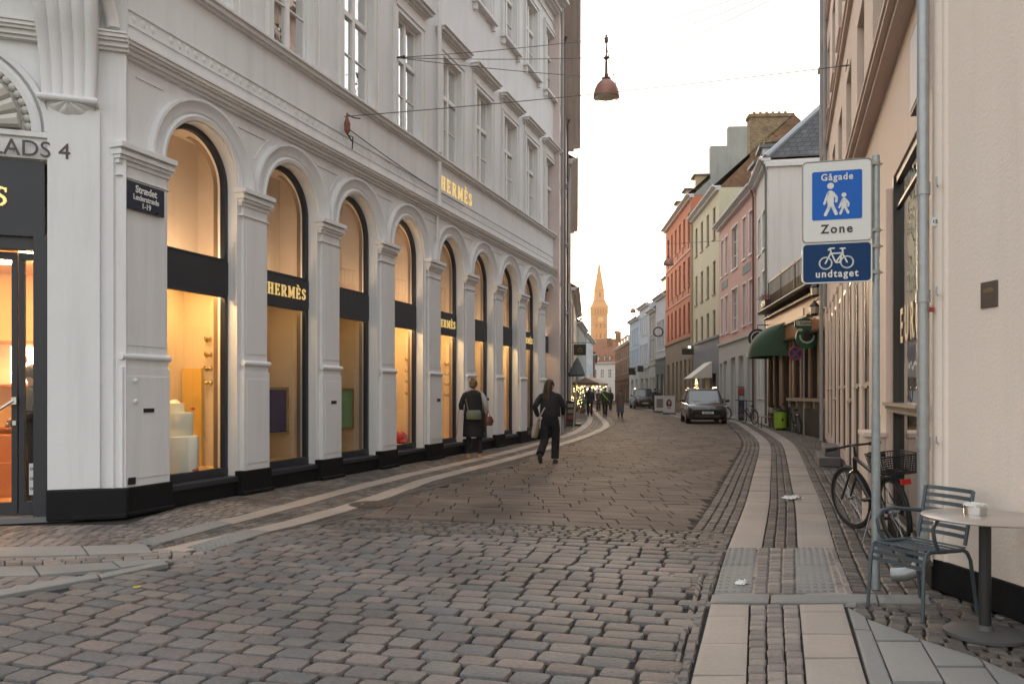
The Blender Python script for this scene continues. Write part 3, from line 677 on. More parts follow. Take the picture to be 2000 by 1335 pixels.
for i, (a, b) in enumerate(WN):
    sash(a, b, *WZ[0], True, False, i); sash(a, b, *WZ[1], False, True, i)
# ---- chamfered corner with doorway
C0 = (FL0[0] + .3253 * -.69 + .9456 * .10, FL0[1] + .9456 * -.69 - .3253 * .10)
ANG_E = atan2(-.327, -.945)
cor = empty('corner_facade', (*C0, 0), ANG_E); cor.parent = shop; cor.rotation_euler = (0, 0, ANG_E - ANG_L)
d_ = Vector((C0[0] - FL0[0], C0[1] - FL0[1])); ca_, sa_ = cos(-ANG_L), sin(-ANG_L); cor.location = (d_.x * ca_ - d_.y * sa_, d_.x * sa_ + d_.y * ca_, 0)
def EB(): return MB(1)
e = EB()
e.box(-.02, .76, -.4, -.001, 0, 5.3); e.box(.76, 3.2, -.4, -.03, 4.02, 5.3); e.box(-.02, 4.0, -.4, 0, 5.3, 14.0)
e.box(.24, .76, 0, .05, .34, 4.55); e.box(.76, 3.2, -.03, .0, 3.97, 4.22)
e.box(2.6, 4.0, -.4, 0, 0, 4.02)
# lunette arch over the door
e.arc(1.72, 4.26, [(.80, -.02), (.80, .03), (.86, .045), (.90, .03), (.90, -.02)]); e.arc(1.72, 4.26, [(.93, -.02), (.93, .04), (.99, .05), (1.0, -.02)])
e.box(.62, 2.8, -.02, .04, 4.20, 4.26)
e.build('corner_wall', PLAST, cor, bevel=.006)
c2 = EB(); corn(-.05, 4.0, 5.25, [(.035, .05), (.05, .09), (.03, .13), (.04, .16), (.02, .18)], c2)
c2.build('corner_cornice', TRIM, cor)
c3 = EB(); c3.box(-.04, .765, -.02, .09, 0, .335); c3.box(-.04, .5, -.02, .13, 0, .06); c3.build('corner_plinth', PLINTH, cor, bevel=.015)
sh = EB()     # shell in the lunette
for k in range(13):
    t = pi * (k + .5) / 13; sh.tube([(1.72 + .12 * cos(t), .0, 4.28 + .1 * sin(t)), (1.72 + .45 * cos(t), .025, 4.28 + .45 * sin(t)), (1.72 + .70 * cos(t), .05, 4.28 + .70 * sin(t))], [.02, .055, .085], 8)
for k in range(27):
    t = pi * (k + .5) / 27; sh.ball((1.72 + .77 * cos(t), .0, 4.27 + .77 * sin(t)), .045, 8, 5)
sh.build('lunette_shell', mat('carved pale stone', (.58, .56, .52), .8, .1, 5, .3, 60), cor, smooth=True)
# bracket under the balcony
bk = EB()
prof = [(.14, 4.62), (.13, 4.75), (.15, 5.0), (.22, 5.25), (.33, 5.5), (.40, 5.75), (.42, 6.0), (.40, 6.3)]
def grid(mb, P):
    n, m = len(P), len(P[0]); mb.add([p for r_ in P for p in r_], [(a * m + b, a * m + b + 1, (a + 1) * m + b + 1, (a + 1) * m + b) for a in range(n - 1) for b in range(m - 1)])
PR_ = smooth(prof, 4); rowsP = []
for o, z in PR_:
    ex = (z - 4.6) * .05; a, b = .285 - ex, .80 + ex; row = [(a, 0, z)]
    for k in range(61): u = k / 60; row.append((a + (b - a) * u, o * (.93 + .07 * (1 - abs(2 * ((u * 5) % 1) - 1) ** 3)) + .016 * abs(sin(5 * pi * u)) ** .6, z))
    rowsP.append(row + [(b, 0, z)])
grid(bk, rowsP)
bk.tube([(.25, .13, 4.63), (.84, .13, 4.63)], .035, 10); bk.box(.26, .83, .0, .15, 4.60, 4.66)
R_ = .255; rowsP = []
for r1 in [k / 8 for k in range(9)]:
    rowsP.append([(.545 + R_ * r1 * cos(t), .015 + .13 * (1 - r1 ** 2.2) * (.35 + .65 * 1) * (.75 + .25 * abs(cos(4.5 * t))), 4.61 - R_ * .62 * r1 * sin(t)) for t in [pi * k / 54 for k in range(55)]])
grid(bk, rowsP)
bk.build('bracket', PLAST, cor, smooth=True, bevel=.008)
bl = EB(); bl.box(-.1, 4, .0, .75, 6.28, 6.5); bl.box(-.1, 4, 0, .85, 6.5, 6.6); bl.build('balcony', TRIM, cor)
text('street_lettering', 'PLADS 4', .245, mat('bronze letters', (.07, .055, .05), .5, .1, 6), cor, (.53, .052, 3.985), sg=1, depth=.008, bold=0, align='RIGHT', sx=1.0)
fs = EB(); fs.box(.80, 2.6, -.05, -.01, 3.12, 3.955); fs.build('fascia', ANTH, cor)
ft = MB(1); slab_text(ft, 'HERMÈS', 0, 0, .21, -.01, .012); fo = ft.build('door_lettering', GOLD, cor)
for v in fo.data.vertices: v.co.x = -v.co.x
fo.location = (1.14 + wordlen('HERMÈS', .21), 0, 3.43)
# door frame and leaves
df = EB(); df.box(.765, .90, -.16, .03, .02, 3.12); df.box(.9, 2.6, -.2, -.06, 2.98, 3.12); df.box(2.5, 2.6, -.2, -.06, 0.02, 2.98)
dfo = df.build('door_frame', ANTH, cor, bevel=.004)
for a, b in ((.90, 1.08), (1.09, 1.95)):
    dd = EB(); zz = 2.96
    st = .055 if a > 1 else .03
    dd.box(a, a + (.06 if a > 1 else .02), -.22, -.16, .06, zz).box(b - .06 if a < 1 else b - .09, b, -.22, -.16, .06, zz).box(a, b, -.225, -.155, .06, .2).box(a, b, -.225, -.155, zz - .08, zz)
    do = dd.build('door_leaf', ANTH, cor, bevel=.004)
    gq_ = EB(); gq_.quad((a, -.19, .15), (b, -.19, .15), (b, -.19, zz), (a, -.19, zz)); gq_.build('door_pane', GLASS, do)
    if a > 1:
        hh = EB(); hh.tube([(a + .03, -.10, 1.32), (a + .35, -.06, 1.08)], .016, 8); hh.box(a, a + .05, -.16, -.10, 1.28, 1.36); hh.box(a + .01, a + .045, -.16, -.13, 1.05, 1.1); hh.build('handle', mat('brushed steel', (.6, .6, .58), .3, .05, 8, metal=.9), do)
    else:
        stk = EB(); stk.box(.935, .985, -.188, -.186, .27, .62); so = stk.build('sticker', mat('white sticker', (.7, .7, .7), .6), do)
        for q in range(3):
            s2 = EB(); s2.torus((.96, -.1855, .34 + q * .11), .013, .004, 'y', 12, 4); s2.build('sticker_mark', mat('dark ink', (.04, .05, .06), .6), so)
ds = EB(); ds.box(.5, 2.6, -.3, .05, -.01, .05); ds.build('door_step', mat('grey step', (.16, .16, .16), .7, .15, 6), cor)
# shop room
rm = EB(); rm.box(.40, 3.6, -3.2, -3.1, 0.0, 3.2); rm.box(.38, .42, -3.1, -.42, 0, 3.2); rm.box(3.5, 3.6, -3.1, -.42, 0, 3.2); rm.box(.4, 3.6, -3.1, -.3, 3.1, 3.2); rm.build('shop_room', mat('honey room wall', (.62, .44, .24), .7, .1, 1), cor)
rf = EB(); rf.box(.4, 3.6, -3.1, -.3, 0.0, .055); rf.build('shop_floor', mat('oak floor', (.55, .30, .11), .35, .15, 3), cor)
lp = EB()
for x in (1.0, 1.5, 2.1):
    for y in (-.9, -1.9): lp.box(x, x + .22, y, y + .22, 3.07, 3.09)
lp.build('ceiling_lamp', lamp_mat('room lamp', (1, .62, .28), 20), cor)
shv = EB()
for z in (.9, 1.5, 2.1): shv.box(1.0, 2.4, -3.08, -2.75, z, z + .03)
shv.box(.55, .60, -2.9, -2.6, .05, 2.2); shv.box(1.2, 2.4, -2.4, -1.9, .06, .50); shv.box(1.1, 2.2, -2.45, -2.0, .50, .85)
shv.build('shelving', mat('warm wood', (.35, .14, .05), .5, .2, 4), cor)
ps = EB(); ps.box(1.0, 1.75, -2.74, -2.70, 1.55, 2.05); ps.build('lit_poster', lamp_mat('poster light', (.95, .66, .5), 1.6), cor)
pd = EB(); pd.ball((1.3, -2.68, 1.8), (.14, .02, .14), 14, 8)
for k in range(9): pd.ball((1.08 + k * .07, -2.68, 1.63 + .3 * ((k * 7) % 5) / 5), (.035, .02, .05), 6, 4)
pd.build('poster_print', mat('rose print', (.6, .2, .12), .6), cor)
# drainpipes, hooks
dp = LB(); x = sL(851); dp.tube([(x, .09, 5.45), (x, .09, 6.42)], .045); dp.tube([(x, .09, 6.62), (x, .09, 13.4)], .05, 10); dp.tube([(x - .02, .055, 4.3), (x - .02, .055, 5.24)], .03); dp.build('drainpipe', TRIM, shop, smooth=True)
dp = EB(); dp.tube([(.22, .5, 5.95), (.18, .25, 5.85), (.12, .1, 5.62), (.1, .09, 5.48)], .07, 12); dp.tube([(.22, .5, 5.95), (.25, .6, 6.3)], .07, 12); dp.build('rainwater_pipe', TRIM, cor, smooth=True)
# small plates
for px, zz, w_, h2 in ((651, 1.23, .15, .05), (856, 1.23, .16, .06), (952, 1.22, .12, .07)):
    q = LB(); s_ = sL(px, .1); q.box(s_ - w_ / 2, s_ + w_ / 2, .10, .118, zz, zz + h2); q.build('wall_plate', IRON, shop)
q = LB(); s_ = sL(288, .1); q.box(s_ - .07, s_ + .09, .10, .118, 1.18, 1.225); s_ = sL(256, .1); q.box(s_ - .05, s_ + .05, .10, .12, .36, .44); q.build('wall_plate', IRON, shop)
q = LB()
for z in (1.31, 1.55): q.ball((sL(262, .1), .12, z), .025, 8, 6)
q.build('wall_stud', TRIM, shop)
# street name plate on the corner pier
a_, b_ = sL(247, .11), sL(320, .11)
sp0 = empty('street_name_sign', (*(FL0[0] + .3253 * (a_ + b_) / 2 + .9456 * .10, FL0[1] + .9456 * (a_ + b_) / 2 - .3253 * .10), 3.67), ANG_L, 'dark blue street name plate with white letters on the corner pier', 'street sign')
hw = (b_ - a_) / 2
q = MB(-1); q.box(-hw, hw, 0, .02, -.16, .16); q.build('plate', mat('navy enamel', (.012, .022, .045), .3, .15, 5), sp0, bevel=.006)
WHT = mat('white sign paint', (.75, .75, .73), .45, .04, 6)
text('lettering', 'Strædet', .115, WHT, sp0, (0, -.021, .045), sx=.9, bold=.003, depth=.0015); text('lettering', 'Læderstræde', .088, WHT, sp0, (0, -.021, -.04), sx=.85, bold=.002, depth=.0015); text('lettering', '1-19', .088, WHT, sp0, (0, -.021, -.125), sx=.9, bold=.002, depth=.0015)
# ---- things in the shop windows (each its own)
def atL(s, o, z=0): return (FL0[0] + .3253 * s + .9456 * o, FL0[1] + .9456 * s - .3253 * o, z)
def oS(px, s_):
    u = (px - 1000) / FX; A = FL0[0] + .3253 * s_; B = FL0[1] + .9456 * s_; return (u * B - A) / (.9456 + u * .3253)
ck = empty('display_cake', atL(sL(340, -.5), -.5, .36), ANG_L, 'white tiered display cake glowing in the first arched window', 'cake')
wax = mat('glowing white icing', (.86, .86, .74), .5, .05, 12)
for k, (r, z0, z1) in enumerate(((.31, 0, .48), (.24, .48, .79), (.13, .79, .96))):
    q = MB(); q.lathe([(r * .97, z0), (r, z0 + .02), (r, z1 - .03), (r * .96, z1), (.01, z1 + .002)] if k < 2 else [(r, z0), (r * .96, z0 + .12), (r * .7, z1 - .06), (r * .35, z1 - .01), (.01, z1)], n=28); q.build('tier', wax, ck, smooth=True)
q = MB(); q.ball((.12, -.2, .84), (.05, .02, .02), 8, 5); q.ball((.05, -.24, .03), (.1, .1, .03), 8, 5); q.build('icing_rose', mat('pink icing', (.6, .12, .1), .5), ck)
q = MB(-1); q.box(-.04, .0, -.34, .0, 0, 1.40)
bd = q.build('display_board', mat('amber board', (.72, .44, .10), .6, .08, 3), None); bd.location = atL(CEN[0] + .84, -.72, .36); bd.rotation_euler = (0, 0, ANG_L)
tag(bd, 'tall amber board leaning behind the white display cake', 'board')
def bugs(i, px, zs, lab):
    s0 = CEN[i] + .84
    proto = None
    for k, z in enumerate(zs):
        if proto is None:
            q = MB(-1)
            for sgn in (-1, 1): q.add([(0, 0, 0), (sgn * .055, .03, .05), (sgn * .075, .02, .0), (sgn * .03, .0, -.045)], [(0, 1, 2, 3)] if sgn > 0 else [(0, 3, 2, 1)]); q.ball((sgn * .03, .03, .0), (.03, .02, .025), 8, 5)
            q.ball((0, .03, 0), (.018, .03, .03), 8, 6); proto = o = q.build('gilt_ornament', mat('dull gold leaf', (.45, .33, .12), .3, .3, 20, metal=.9), None)
        else: o = proto.copy(); S.collection.objects.link(o)
        o.location = atL(s0, oS(px, s0), z); o.rotation_euler = (0, 0, ANG_L - pi / 2 + .1 * k); tag(o, lab[k], 'ornament', 'gilt ornaments hanging in the shop windows')
O4 = ['topmost', 'second', 'third', 'lowest']
bugs(0, 408, (2.17, 1.95, 1.75, 1.55), ['%s gilt ornament on the wall of the first arched window' % k for k in O4])
bugs(3, 797, (2.12, 1.88, 1.66, 1.40), ['%s gilt ornament on the wall of the fourth arched window' % k for k in O4])
bugs(4, 873, (2.10, 1.86, 1.62, 1.36), ['%s gilt ornament on the wall of the fifth arched window' % k for k in O4])
def pic(i, col, c2, lab, px):
    r = empty('framed_picture', atL(sL(px, -.5) - .38, -.5, .78), ANG_L, lab, 'picture')
    q = MB(-1); q.box(-.36, .34, -.04, 0, .0, .68); q.build('canvas', [mat(c2, col, .7, .35, 2.5)], r)
    q = MB(-1); q.box(-.40, .38, -.05, .02, -.04, 0).box(-.40, .38, -.05, .02, .68, .72).box(-.40, -.36, -.05, .02, 0, .68).box(.34, .38, -.05, .02, 0, .68); q.build('frame', mat('oak frame', (.35, .22, .09), .5), r)
pic(1, (.03, .02, .09), 'indigo canvas', 'dark indigo picture in a wooden frame in the second arched window', 562)
pic(2, (.25, .42, .2), 'green canvas', 'pale green picture in a brown frame in the third arched window', 690)
q = MB(-1); q.ball((0, 0, .12), (.16, .1, .13), 12, 8); q.ball((.1, .03, .05), (.09, .07, .06), 10, 6)
o = q.build('red_ornament', mat('crimson lacquer', (.45, .03, .04), .35), None, smooth=True); o.location = atL(sL(781, -.4), -.4, .37); tag(o, 'round crimson ornament on the floor of the fourth arched window', 'ornament')
# ---------------- beige corner house on the right ----------------
ANG_R = atan2(.9455, .3256); FR0 = (3.04, 5.70)
def sR(px, o=0.0):
    x0, z0 = FR0[0] - .9455 * o, FR0[1] + .3256 * o; u = (px - 1000) / FX
    return (u * z0 - x0) / (.3256 - u * .9455)
def atR(s, o, z=0): return (FR0[0] + .3256 * s - .9455 * o, FR0[1] + .9455 * s + .3256 * o, z)
BEIGE = mat('beige plaster', (.66, .53, .45), .75, .06, .8, .3, 55, streak=.16)
BEIGE2 = mat('pale beige plaster', (.78, .68, .60), .75, .05, .9, .4, 45, streak=.14)
SHOPGL = glass_mat('dark shop glass', (.55, .6, .62), .30, .0, .12)
rh = empty('corner_house', (*FR0, 0), ANG_R, 'beige plastered corner house with big shop window and galvanised drainpipe', 'building')
LR = 17.4
# ground floor openings (s0,s1,z0,z1)
OP = [(.35, 2.5, .16, 3.57)] + [(3.35 + 1.42 * k, 4.15 + 1.42 * k, .35 if k % 3 else .12, 3.3) for k in range(9)]
wl = MB(1)
def wallgrid(mb, x0, x1, z0, z1, ops, d=.35, o=0.0):
    xs = sorted({x0, x1, *[a for a, *_ in ops], *[b for _, b, *_ in ops]}); zs = sorted({z0, z1, *[q[2] for q in ops], *[q[3] for q in ops]})
    zs = [z for z in zs if z0 <= z <= z1]
    for i in range(len(xs) - 1):
        run = None
        for j in range(len(zs) - 1):
            cx, cz = (xs[i] + xs[i + 1]) / 2, (zs[j] + zs[j + 1]) / 2
            hole = any(a < cx < b and c < cz < e_ for a, b, c, e_ in ops)
            if not hole and run is None: run = zs[j]
            if hole and run is not None: mb.quad((xs[i], o, run), (xs[i + 1], o, run), (xs[i + 1], o, zs[j]), (xs[i], o, zs[j])); run = None
        if run is not None: mb.quad((xs[i], o, run), (xs[i + 1], o, run), (xs[i + 1], o, z1), (xs[i], o, z1))
    for a, b, c, e_ in ops:
        mb.quad((a, o - d, c), (a, o, c), (a, o, e_), (a, o - d, e_)); mb.quad((b, o, c), (b, o - d, c), (b, o - d, e_), (b, o, e_))
        mb.quad((a, o, e_), (b, o, e_), (b, o - d, e_), (a, o - d, e_)); mb.quad((a, o - d, c), (b, o - d, c), (b, o, c), (a, o, c))
UP = [(3.3 + 2.3 * k, 4.45 + 2.3 * k, 5.25, 6.95) for k in range(-1, 6)]
UP2 = [(3.3 + 2.3 * k, 4.45 + 2.3 * k, 8.5, 10.3) for k in range(-1, 6)]; UP3 = [(3.3 + 2.3 * k, 4.45 + 2.3 * k, 11.6, 13.2) for k in range(-1, 6)]
wallgrid(wl, 0, LR, 0, 4.65, OP); wallgrid(wl, 0, LR, 4.65, 14.2, UP + UP2 + UP3)
wl.quad((LR, 0, 0), (LR, -8, 0), (LR, -8, 14.2), (LR, 0, 14.2))
wl.build('wall', BEIGE, rh)
cw = MB(1)     # interior mass
cw.box(.3, LR - .05, -8, -3.4, 0, 4.6); cw.box(.3, LR - .05, -8, -.36, 4.66, 14.1); cw.box(2.75, LR - .05, -3.4, -.36, .2, 4.6); cw.build('core', DARKROOM, rh)
k_ = MB(1)
for h, o, z in ((.06, .14, 4.65), (.05, .2, 4.71), (.03, .22, 4.76)): k_.box(.02, LR + .02, 0, o, z, z + h)
for i in range(int(LR / .085)): k_.box(.05 + i * .085, .05 + i * .085 + .045, 0, .16, 4.79, 4.85)
k_.box(.02, LR + .02, 0, .13, 4.79, 4.848); k_.box(.02, LR + .02, 0, .19, 4.85, 4.9)
for z in (7.72, 10.9): k_.box(.02, LR + .02, 0, .07, z, z + .10); k_.box(.02, LR + .02, 0, .1, z + .10, z + .14)
k_.box(.0, LR + .05, 0, .5, 14.0, 14.25)
k_.build('cornice', BEIGE, rh)
# pilasters between shop openings
for k in range(9):
    s0 = 4.15 + 1.42 * k; q = MB(1); q.box(s0 + .08, s0 + .54, 0, .022, .0, 3.5); q.box(s0 + .05, s0 + .57, 0, .04, 3.5, 3.6); q.build('pilaster', BEIGE, rh, bevel=.006)
q = MB(1); q.box(2.6, 3.3, 0, .05, 0, 3.5); q.box(2.62, 3.28, .05, .22, 0, .95); q.box(2.58, 3.32, .04, .26, .95, 1.0); q.build('pedestal', BEIGE, rh, bevel=.008)
# shop window
sw = empty('shop_window', (0, 0, 0)); sw.parent = rh
a, b, z0, z1 = OP[0]
f = MB(1); f.box(a, a + .06, -.12, -.02, z0, z1).box(b - .07, b, -.14, .0, z0, z1).box(a + .06, b - .07, -.12, -.02, z1 - .07, z1).box(a + .06, b - .07, -.12, -.01, 1.20, 1.28).box(a + .06, b - .07, -.12, -.03, z0, z0 + .06)
f.box(a + .06, b - .07, -.10, -.03, z1 - .32, z1 - .29); f.build('frame', mat('near black frame', (.03, .028, .026), .35, .1, 4), sw)
f = MB(1); f.box(a - .02, b + .05, -.14, .09, 1.28, 1.31); [f.box(a + .03 + i * .06, a + .06 + i * .06, -.06, .07, 1.25, 1.28) for i in range(36)]; f.box(a - .02, b + .05, -.14, .05, 1.22, 1.25); f.build('sill', mat('weathered brown sill', (.14, .11, .09), .5), sw)
f = MB(1); f.quad((a, -.05, 1.28), (b, -.05, 1.28), (b, -.05, z1), (a, -.05, z1)); f.build('upper_pane', SHOPGL, sw)
f = MB(1); f.quad((a, -.05, z0), (b, -.05, z0), (b, -.05, 1.2), (a, -.05, 1.2)); f.build('lower_pane', glass_mat('milky glass', (.8, .84, .84), .12), sw)
for i, ch in enumerate('EUROPA'):
    text('glass_lettering', ch, .46, mat('gilt window letters', (.40, .31, .19), .6, .1, 5), sw, (2.15 - i * .34, -.04, 1.90), sg=1, depth=.002, bold=.01, sx=.75)
f = MB(1); f.box(.3, 2.75, -3.2, -3.1, .1, 4.4); f.box(.3, 2.7, -3.1, -.4, 3.9, 4.0); f.box(.3, 2.7, -3.1, -.4, .05, .12); f.build('interior', mat('dim cafe wall', (.12, .08, .06), .8, .3, 2), sw)
f = MB(1); f.box(.35, 2.6, -.60, -.55, .1, 1.15); f.build('counter_front', mat('pale counter panel', (.36, .38, .37), .7, .1, 2), sw)
f = MB(1)
for i in range(26): f.ball((1.9 + random.uniform(-.12, .12), -2.0 + random.uniform(-.1, .1), 1.45 + i * .025), .012, 6, 4)
f.build('fairy_lights', lamp_mat('fairy light', (1, .62, .2), 5), sw)
f = MB(1); f.tube([(1.0 + .05 * k, -1.4, 1.95 + .05 * sin(k * 1.1) - .01 * k) for k in range(16)], .022, 6); f.build('neon_squiggle', lamp_mat('warm neon', (1, .8, .6), 7), sw)
FGL2 = mat('dark shop pane', (.02, .022, .024), .08, .2, 2, spec=.6)
# narrow shop windows and doors
for k, (a, b, z0, z1) in enumerate(OP[1:]):
    r = empty('narrow_window', (a, 0, z0)); r.parent = rh; w_, h = b - a, z1 - z0
    f = MB(1); f.box(0, .05, -.10, -.004, 0, h).box(w_ - .05, w_, -.10, -.004, 0, h).box(.05, w_ - .05, -.10, -.004, 0, .06).box(.05, w_ - .05, -.10, -.004, h - .06, h).box(.05, w_ - .05, -.10, -.004, 1.15, 1.2).box(-.03, w_ + .03, -.1, .04, 1.12, 1.15); f.build('frame', mat('near black frame', (.03, .028, .026)), r)
    f = MB(1); f.quad((0, -.015, 0), (w_, -.015, 0), (w_, -.015, h), (0, -.015, h)); f.build('pane', FGL2, r)
for row in (UP, UP2, UP3):
    for k, (a, b, z0, z1) in enumerate(row):
        r = empty('casement_window', (a, 0, z0)); r.parent = rh; w_, h = b - a, z1 - z0
        f = MB(1); f.box(0, .06, -.2, -.12, 0, h).box(w_ - .06, w_, -.2, -.12, 0, h).box(.06, w_ - .06, -.2, -.12, 0, .06).box(.06, w_ - .06, -.2, -.12, h - .06, h).box(w_ / 2 - .04, w_ / 2 + .04, -.2, -.11, .06, h - .06).box(.06, w_ / 2 - .04, -.2, -.11, h * .6, h * .6 + .06).box(w_ / 2 + .04, w_ - .06, -.2, -.11, h * .6, h * .6 + .06)
        f.build('frame', mat('grey green window paint', (.20, .23, .22), .5), r)
        f = MB(1); f.quad((0, -.16, 0), (w_, -.16, 0), (w_, -.16, h), (0, -.16, h)); f.build('pane', WGLASS, r)
        f = MB(1); f.box(-.04, w_ + .04, -.1, .06, -.06, 0); f.build('sill', BEIGE, r)
        if False:
            f = MB(1); f.hexa([(w_ - .06, -.12, .1), (w_ - .02, -.12, .1), (w_ + .28, .16, .1), (w_ + .26, .2, .1)], [(w_ - .06, -.12, h * .55), (w_ - .02, -.12, h * .55), (w_ + .28, .16, h * .55), (w_ + .26, .2, h * .55)]) if False else f.box(w_ - .05, w_ - .02, -.12, .12, .08, h * .55); f.build('open_casement', mat('dark green casement', (.03, .04, .04), .5), r)
q = MB(1); q.box(0, LR, .0, .035, 0, .16); q.build('plinth', PLINTH, rh)
# drainpipes
q = MB(1); x = -.02; q.tube([(x, .09, .25), (x, .09, 14)], .041, 14)
for z in (1.05, 2.10, 2.87, 4.3): q.tube([(x, .09, z - .05), (x, .09, z + .04)], .048, 14); q.tube([(x - .02, .0, z), (x - .1, .02, z + .0), (x - .1, .02, z + .05)], .006, 6)
q.tube([(x, .09, .34), (x, .09, .22), (x + .01, .13, .13), (x + .03, .20, .09), (x + .05, .29, .075)], .05, 14)
q.build('drainpipe', GALV, rh, smooth=True)
q = MB(1); q.tube([(LR - .25, .1, .1), (LR - .25, .1, 14)], .05, 10); q.tube([(LR - 2.0, .08, 3.6), (LR - 2.0, .08, 13.9)], .05, 10); q.build('rainwater_pipe', mat('painted pipe', (.35, .34, .33), .5), rh, smooth=True)
# roof
q = MB(1); q.hexa([(0, -8, 14.2), (LR, -8, 14.2), (LR, .4, 14.26), (0, .4, 14.26)], [(0, -6, 17), (LR, -6, 17), (LR, -3, 17), (0, -3, 17)]); q.build('roof', mat('dark slate roof', (.06, .06, .065)), rh)
# small framed panel high on the wall
q = empty('wall_light_box', atR(.62, .0, 4.0), ANG_R, 'small framed white panel high on the beige wall beside the drainpipe', 'sign')
f = MB(1); f.box(-.28, .28, .0, .05, -.32, .32); f.build('box', IRON, q); f = MB(1); f.box(-.25, .25, .05, .055, -.29, .29); f.build('face', mat('white panel', (.42, .42, .46), .5), q)
# chamfered wall facing the square
ce_ = empty('chamfer_wall', (0, 0, 0)); ce_.parent = rh
dx, dy = (.108, -.994); ang = atan2(dy, dx); ce_.rotation_euler = (0, 0, ang - ANG_R)
f = MB(-1); L2 = 5.0     # going toward the viewer the street is on the right -> outward is local -y
f.box(.10, L2, -.35, 0, 0.22, 14.2)
f.lathe([(.02, .22), (.02, .2)], n=3)
f.build('chamfer_plaster', BEIGE2, ce_)
f = MB(-1); f.tube([(.02, -.06, .22), (.02, -.06, 14.2)], .09, 20); f.tube([(.10, -.012, .22), (.10, -.012, 14.2)], .03, 10); f.build('corner_bead', BEIGE2, ce_, smooth=True)
f = MB(-1); f.box(-.02, L2, -.3, .02, 0, .22); f.build('chamfer_plinth', PLINTH, ce_, bevel=.01)
f = MB(-1); f.box(L2 - .3, L2, -6, -.3, 0, 14.2); f.build('chamfer_return', BEIGE2, ce_)
# brown plaque
def px_on(px, py, P0, d):
    u = (px - 1000) / FX; t = (u * P0[1] - P0[0]) / (d[0] - u * d[1]); y = P0[1] + d[1] * t; return t, HC + (YH - py) * y / FX
t0, _ = px_on(1918, 573, FR0, (dx, dy)); t1, zt_ = px_on(1950, 546, FR0, (dx, dy)); _, zb_ = px_on(1950, 598, FR0, (dx, dy))
pq = empty('wall_plaque', (FR0[0] + dx * (t0 + t1) / 2, FR0[1] + dy * (t0 + t1) / 2, (zt_ + zb_) / 2), ang, 'small brown rectangular metal plaque on the beige chamfered wall', 'plaque')
f = MB(-1); hw_ = abs(t1 - t0) / 2; hz_ = (zt_ - zb_) / 2; f.box(-hw_, hw_, 0, .012, -hz_, hz_); f.build('plate', mat('brown patina', (.10, .075, .06), .45, .3, 8), pq, bevel=.003)
f = MB(-1); f.ball((0, .012, hz_ * .3), (.05, .003, .018), 10, 5); f.build('emblem', mat('worn brass', (.28, .2, .12), .4, metal=.7), pq)
# ---------------- street houses ----------------
_wp = {}
def far_window(parent, key, w_, h, s, z, sg, frm, deep=.14, bars=2, glass=None, cas=0.0):
    """window part > pane sub-part, built once per kind and copied"""
    vi = random.choice((0, 0, 1, 2, 3)); k = (key, round(w_, 2), round(h, 2), sg, vi)
    if k not in _wp:
        f = MB(sg); t = .05 + .008 * bars
        f.box(-w_ / 2, -w_ / 2 + t, -deep, -deep + .06, 0, h).box(w_ / 2 - t, w_ / 2, -deep, -deep + .06, 0, h).box(-w_ / 2 + t, w_ / 2 - t, -deep, -deep + .06, 0, t).box(-w_ / 2 + t, w_ / 2 - t, -deep, -deep + .06, h - t, h)
        if bars: f.box(-.035, .035, -deep, -deep + .07, t, h - t)
        for q in ([.62] if bars == 1 else [.33, .66] if bars == 2 else []): f.box(-w_ / 2 + t, -.035, -deep, -deep + .05, h * q - .025, h * q + .025).box(.035, w_ / 2 - t, -deep, -deep + .05, h * q - .025, h * q + .025)
        if cas:
            f.box(-w_ / 2 - cas, -w_ / 2, 0, .03, 0, h + cas).box(w_ / 2, w_ / 2 + cas, 0, .03, 0, h + cas).box(-w_ / 2, w_ / 2, 0, .03, h, h + cas)
        f.box(-w_ / 2 - .06, w_ / 2 + .06, -.1, .07, -.07, 0)
        fo = f.build('window', frm); g2 = MB(sg); g2.quad((-w_ / 2, -deep + .02, 0), (w_ / 2, -deep + .02, 0), (w_ / 2, -deep + .02, h), (-w_ / 2, -deep + .02, h))
        go = g2.build('pane', glass or PANES[vi], fo); _wp[k] = (fo, go)
        fo.parent = parent; fo.location = (s, 0, z); return fo
    fo, go = _wp[k]; c = fo.copy(); d = go.copy(); S.collection.objects.link(c); S.collection.objects.link(d); c.parent = parent; d.parent = c; c.location = (s, 0, z); return c
FGLASS = mat('window glass dark', (.035, .045, .05), .06, .3, .8, spec=.9)
PANES = [FGLASS, mat('window glass with pale curtain', (.20, .20, .19), .15, .5, 2.2, spec=.9), mat('window glass grey', (.08, .09, .095), .05, .5, 1.5, spec=1.0), mat('window glass with blind', (.30, .27, .22), .2, .3, 1.2, spec=.8)]
def spread_(L, n, m=.5): return [m + (L - 2 * m) * (i + .5) / n for i in range(n)]
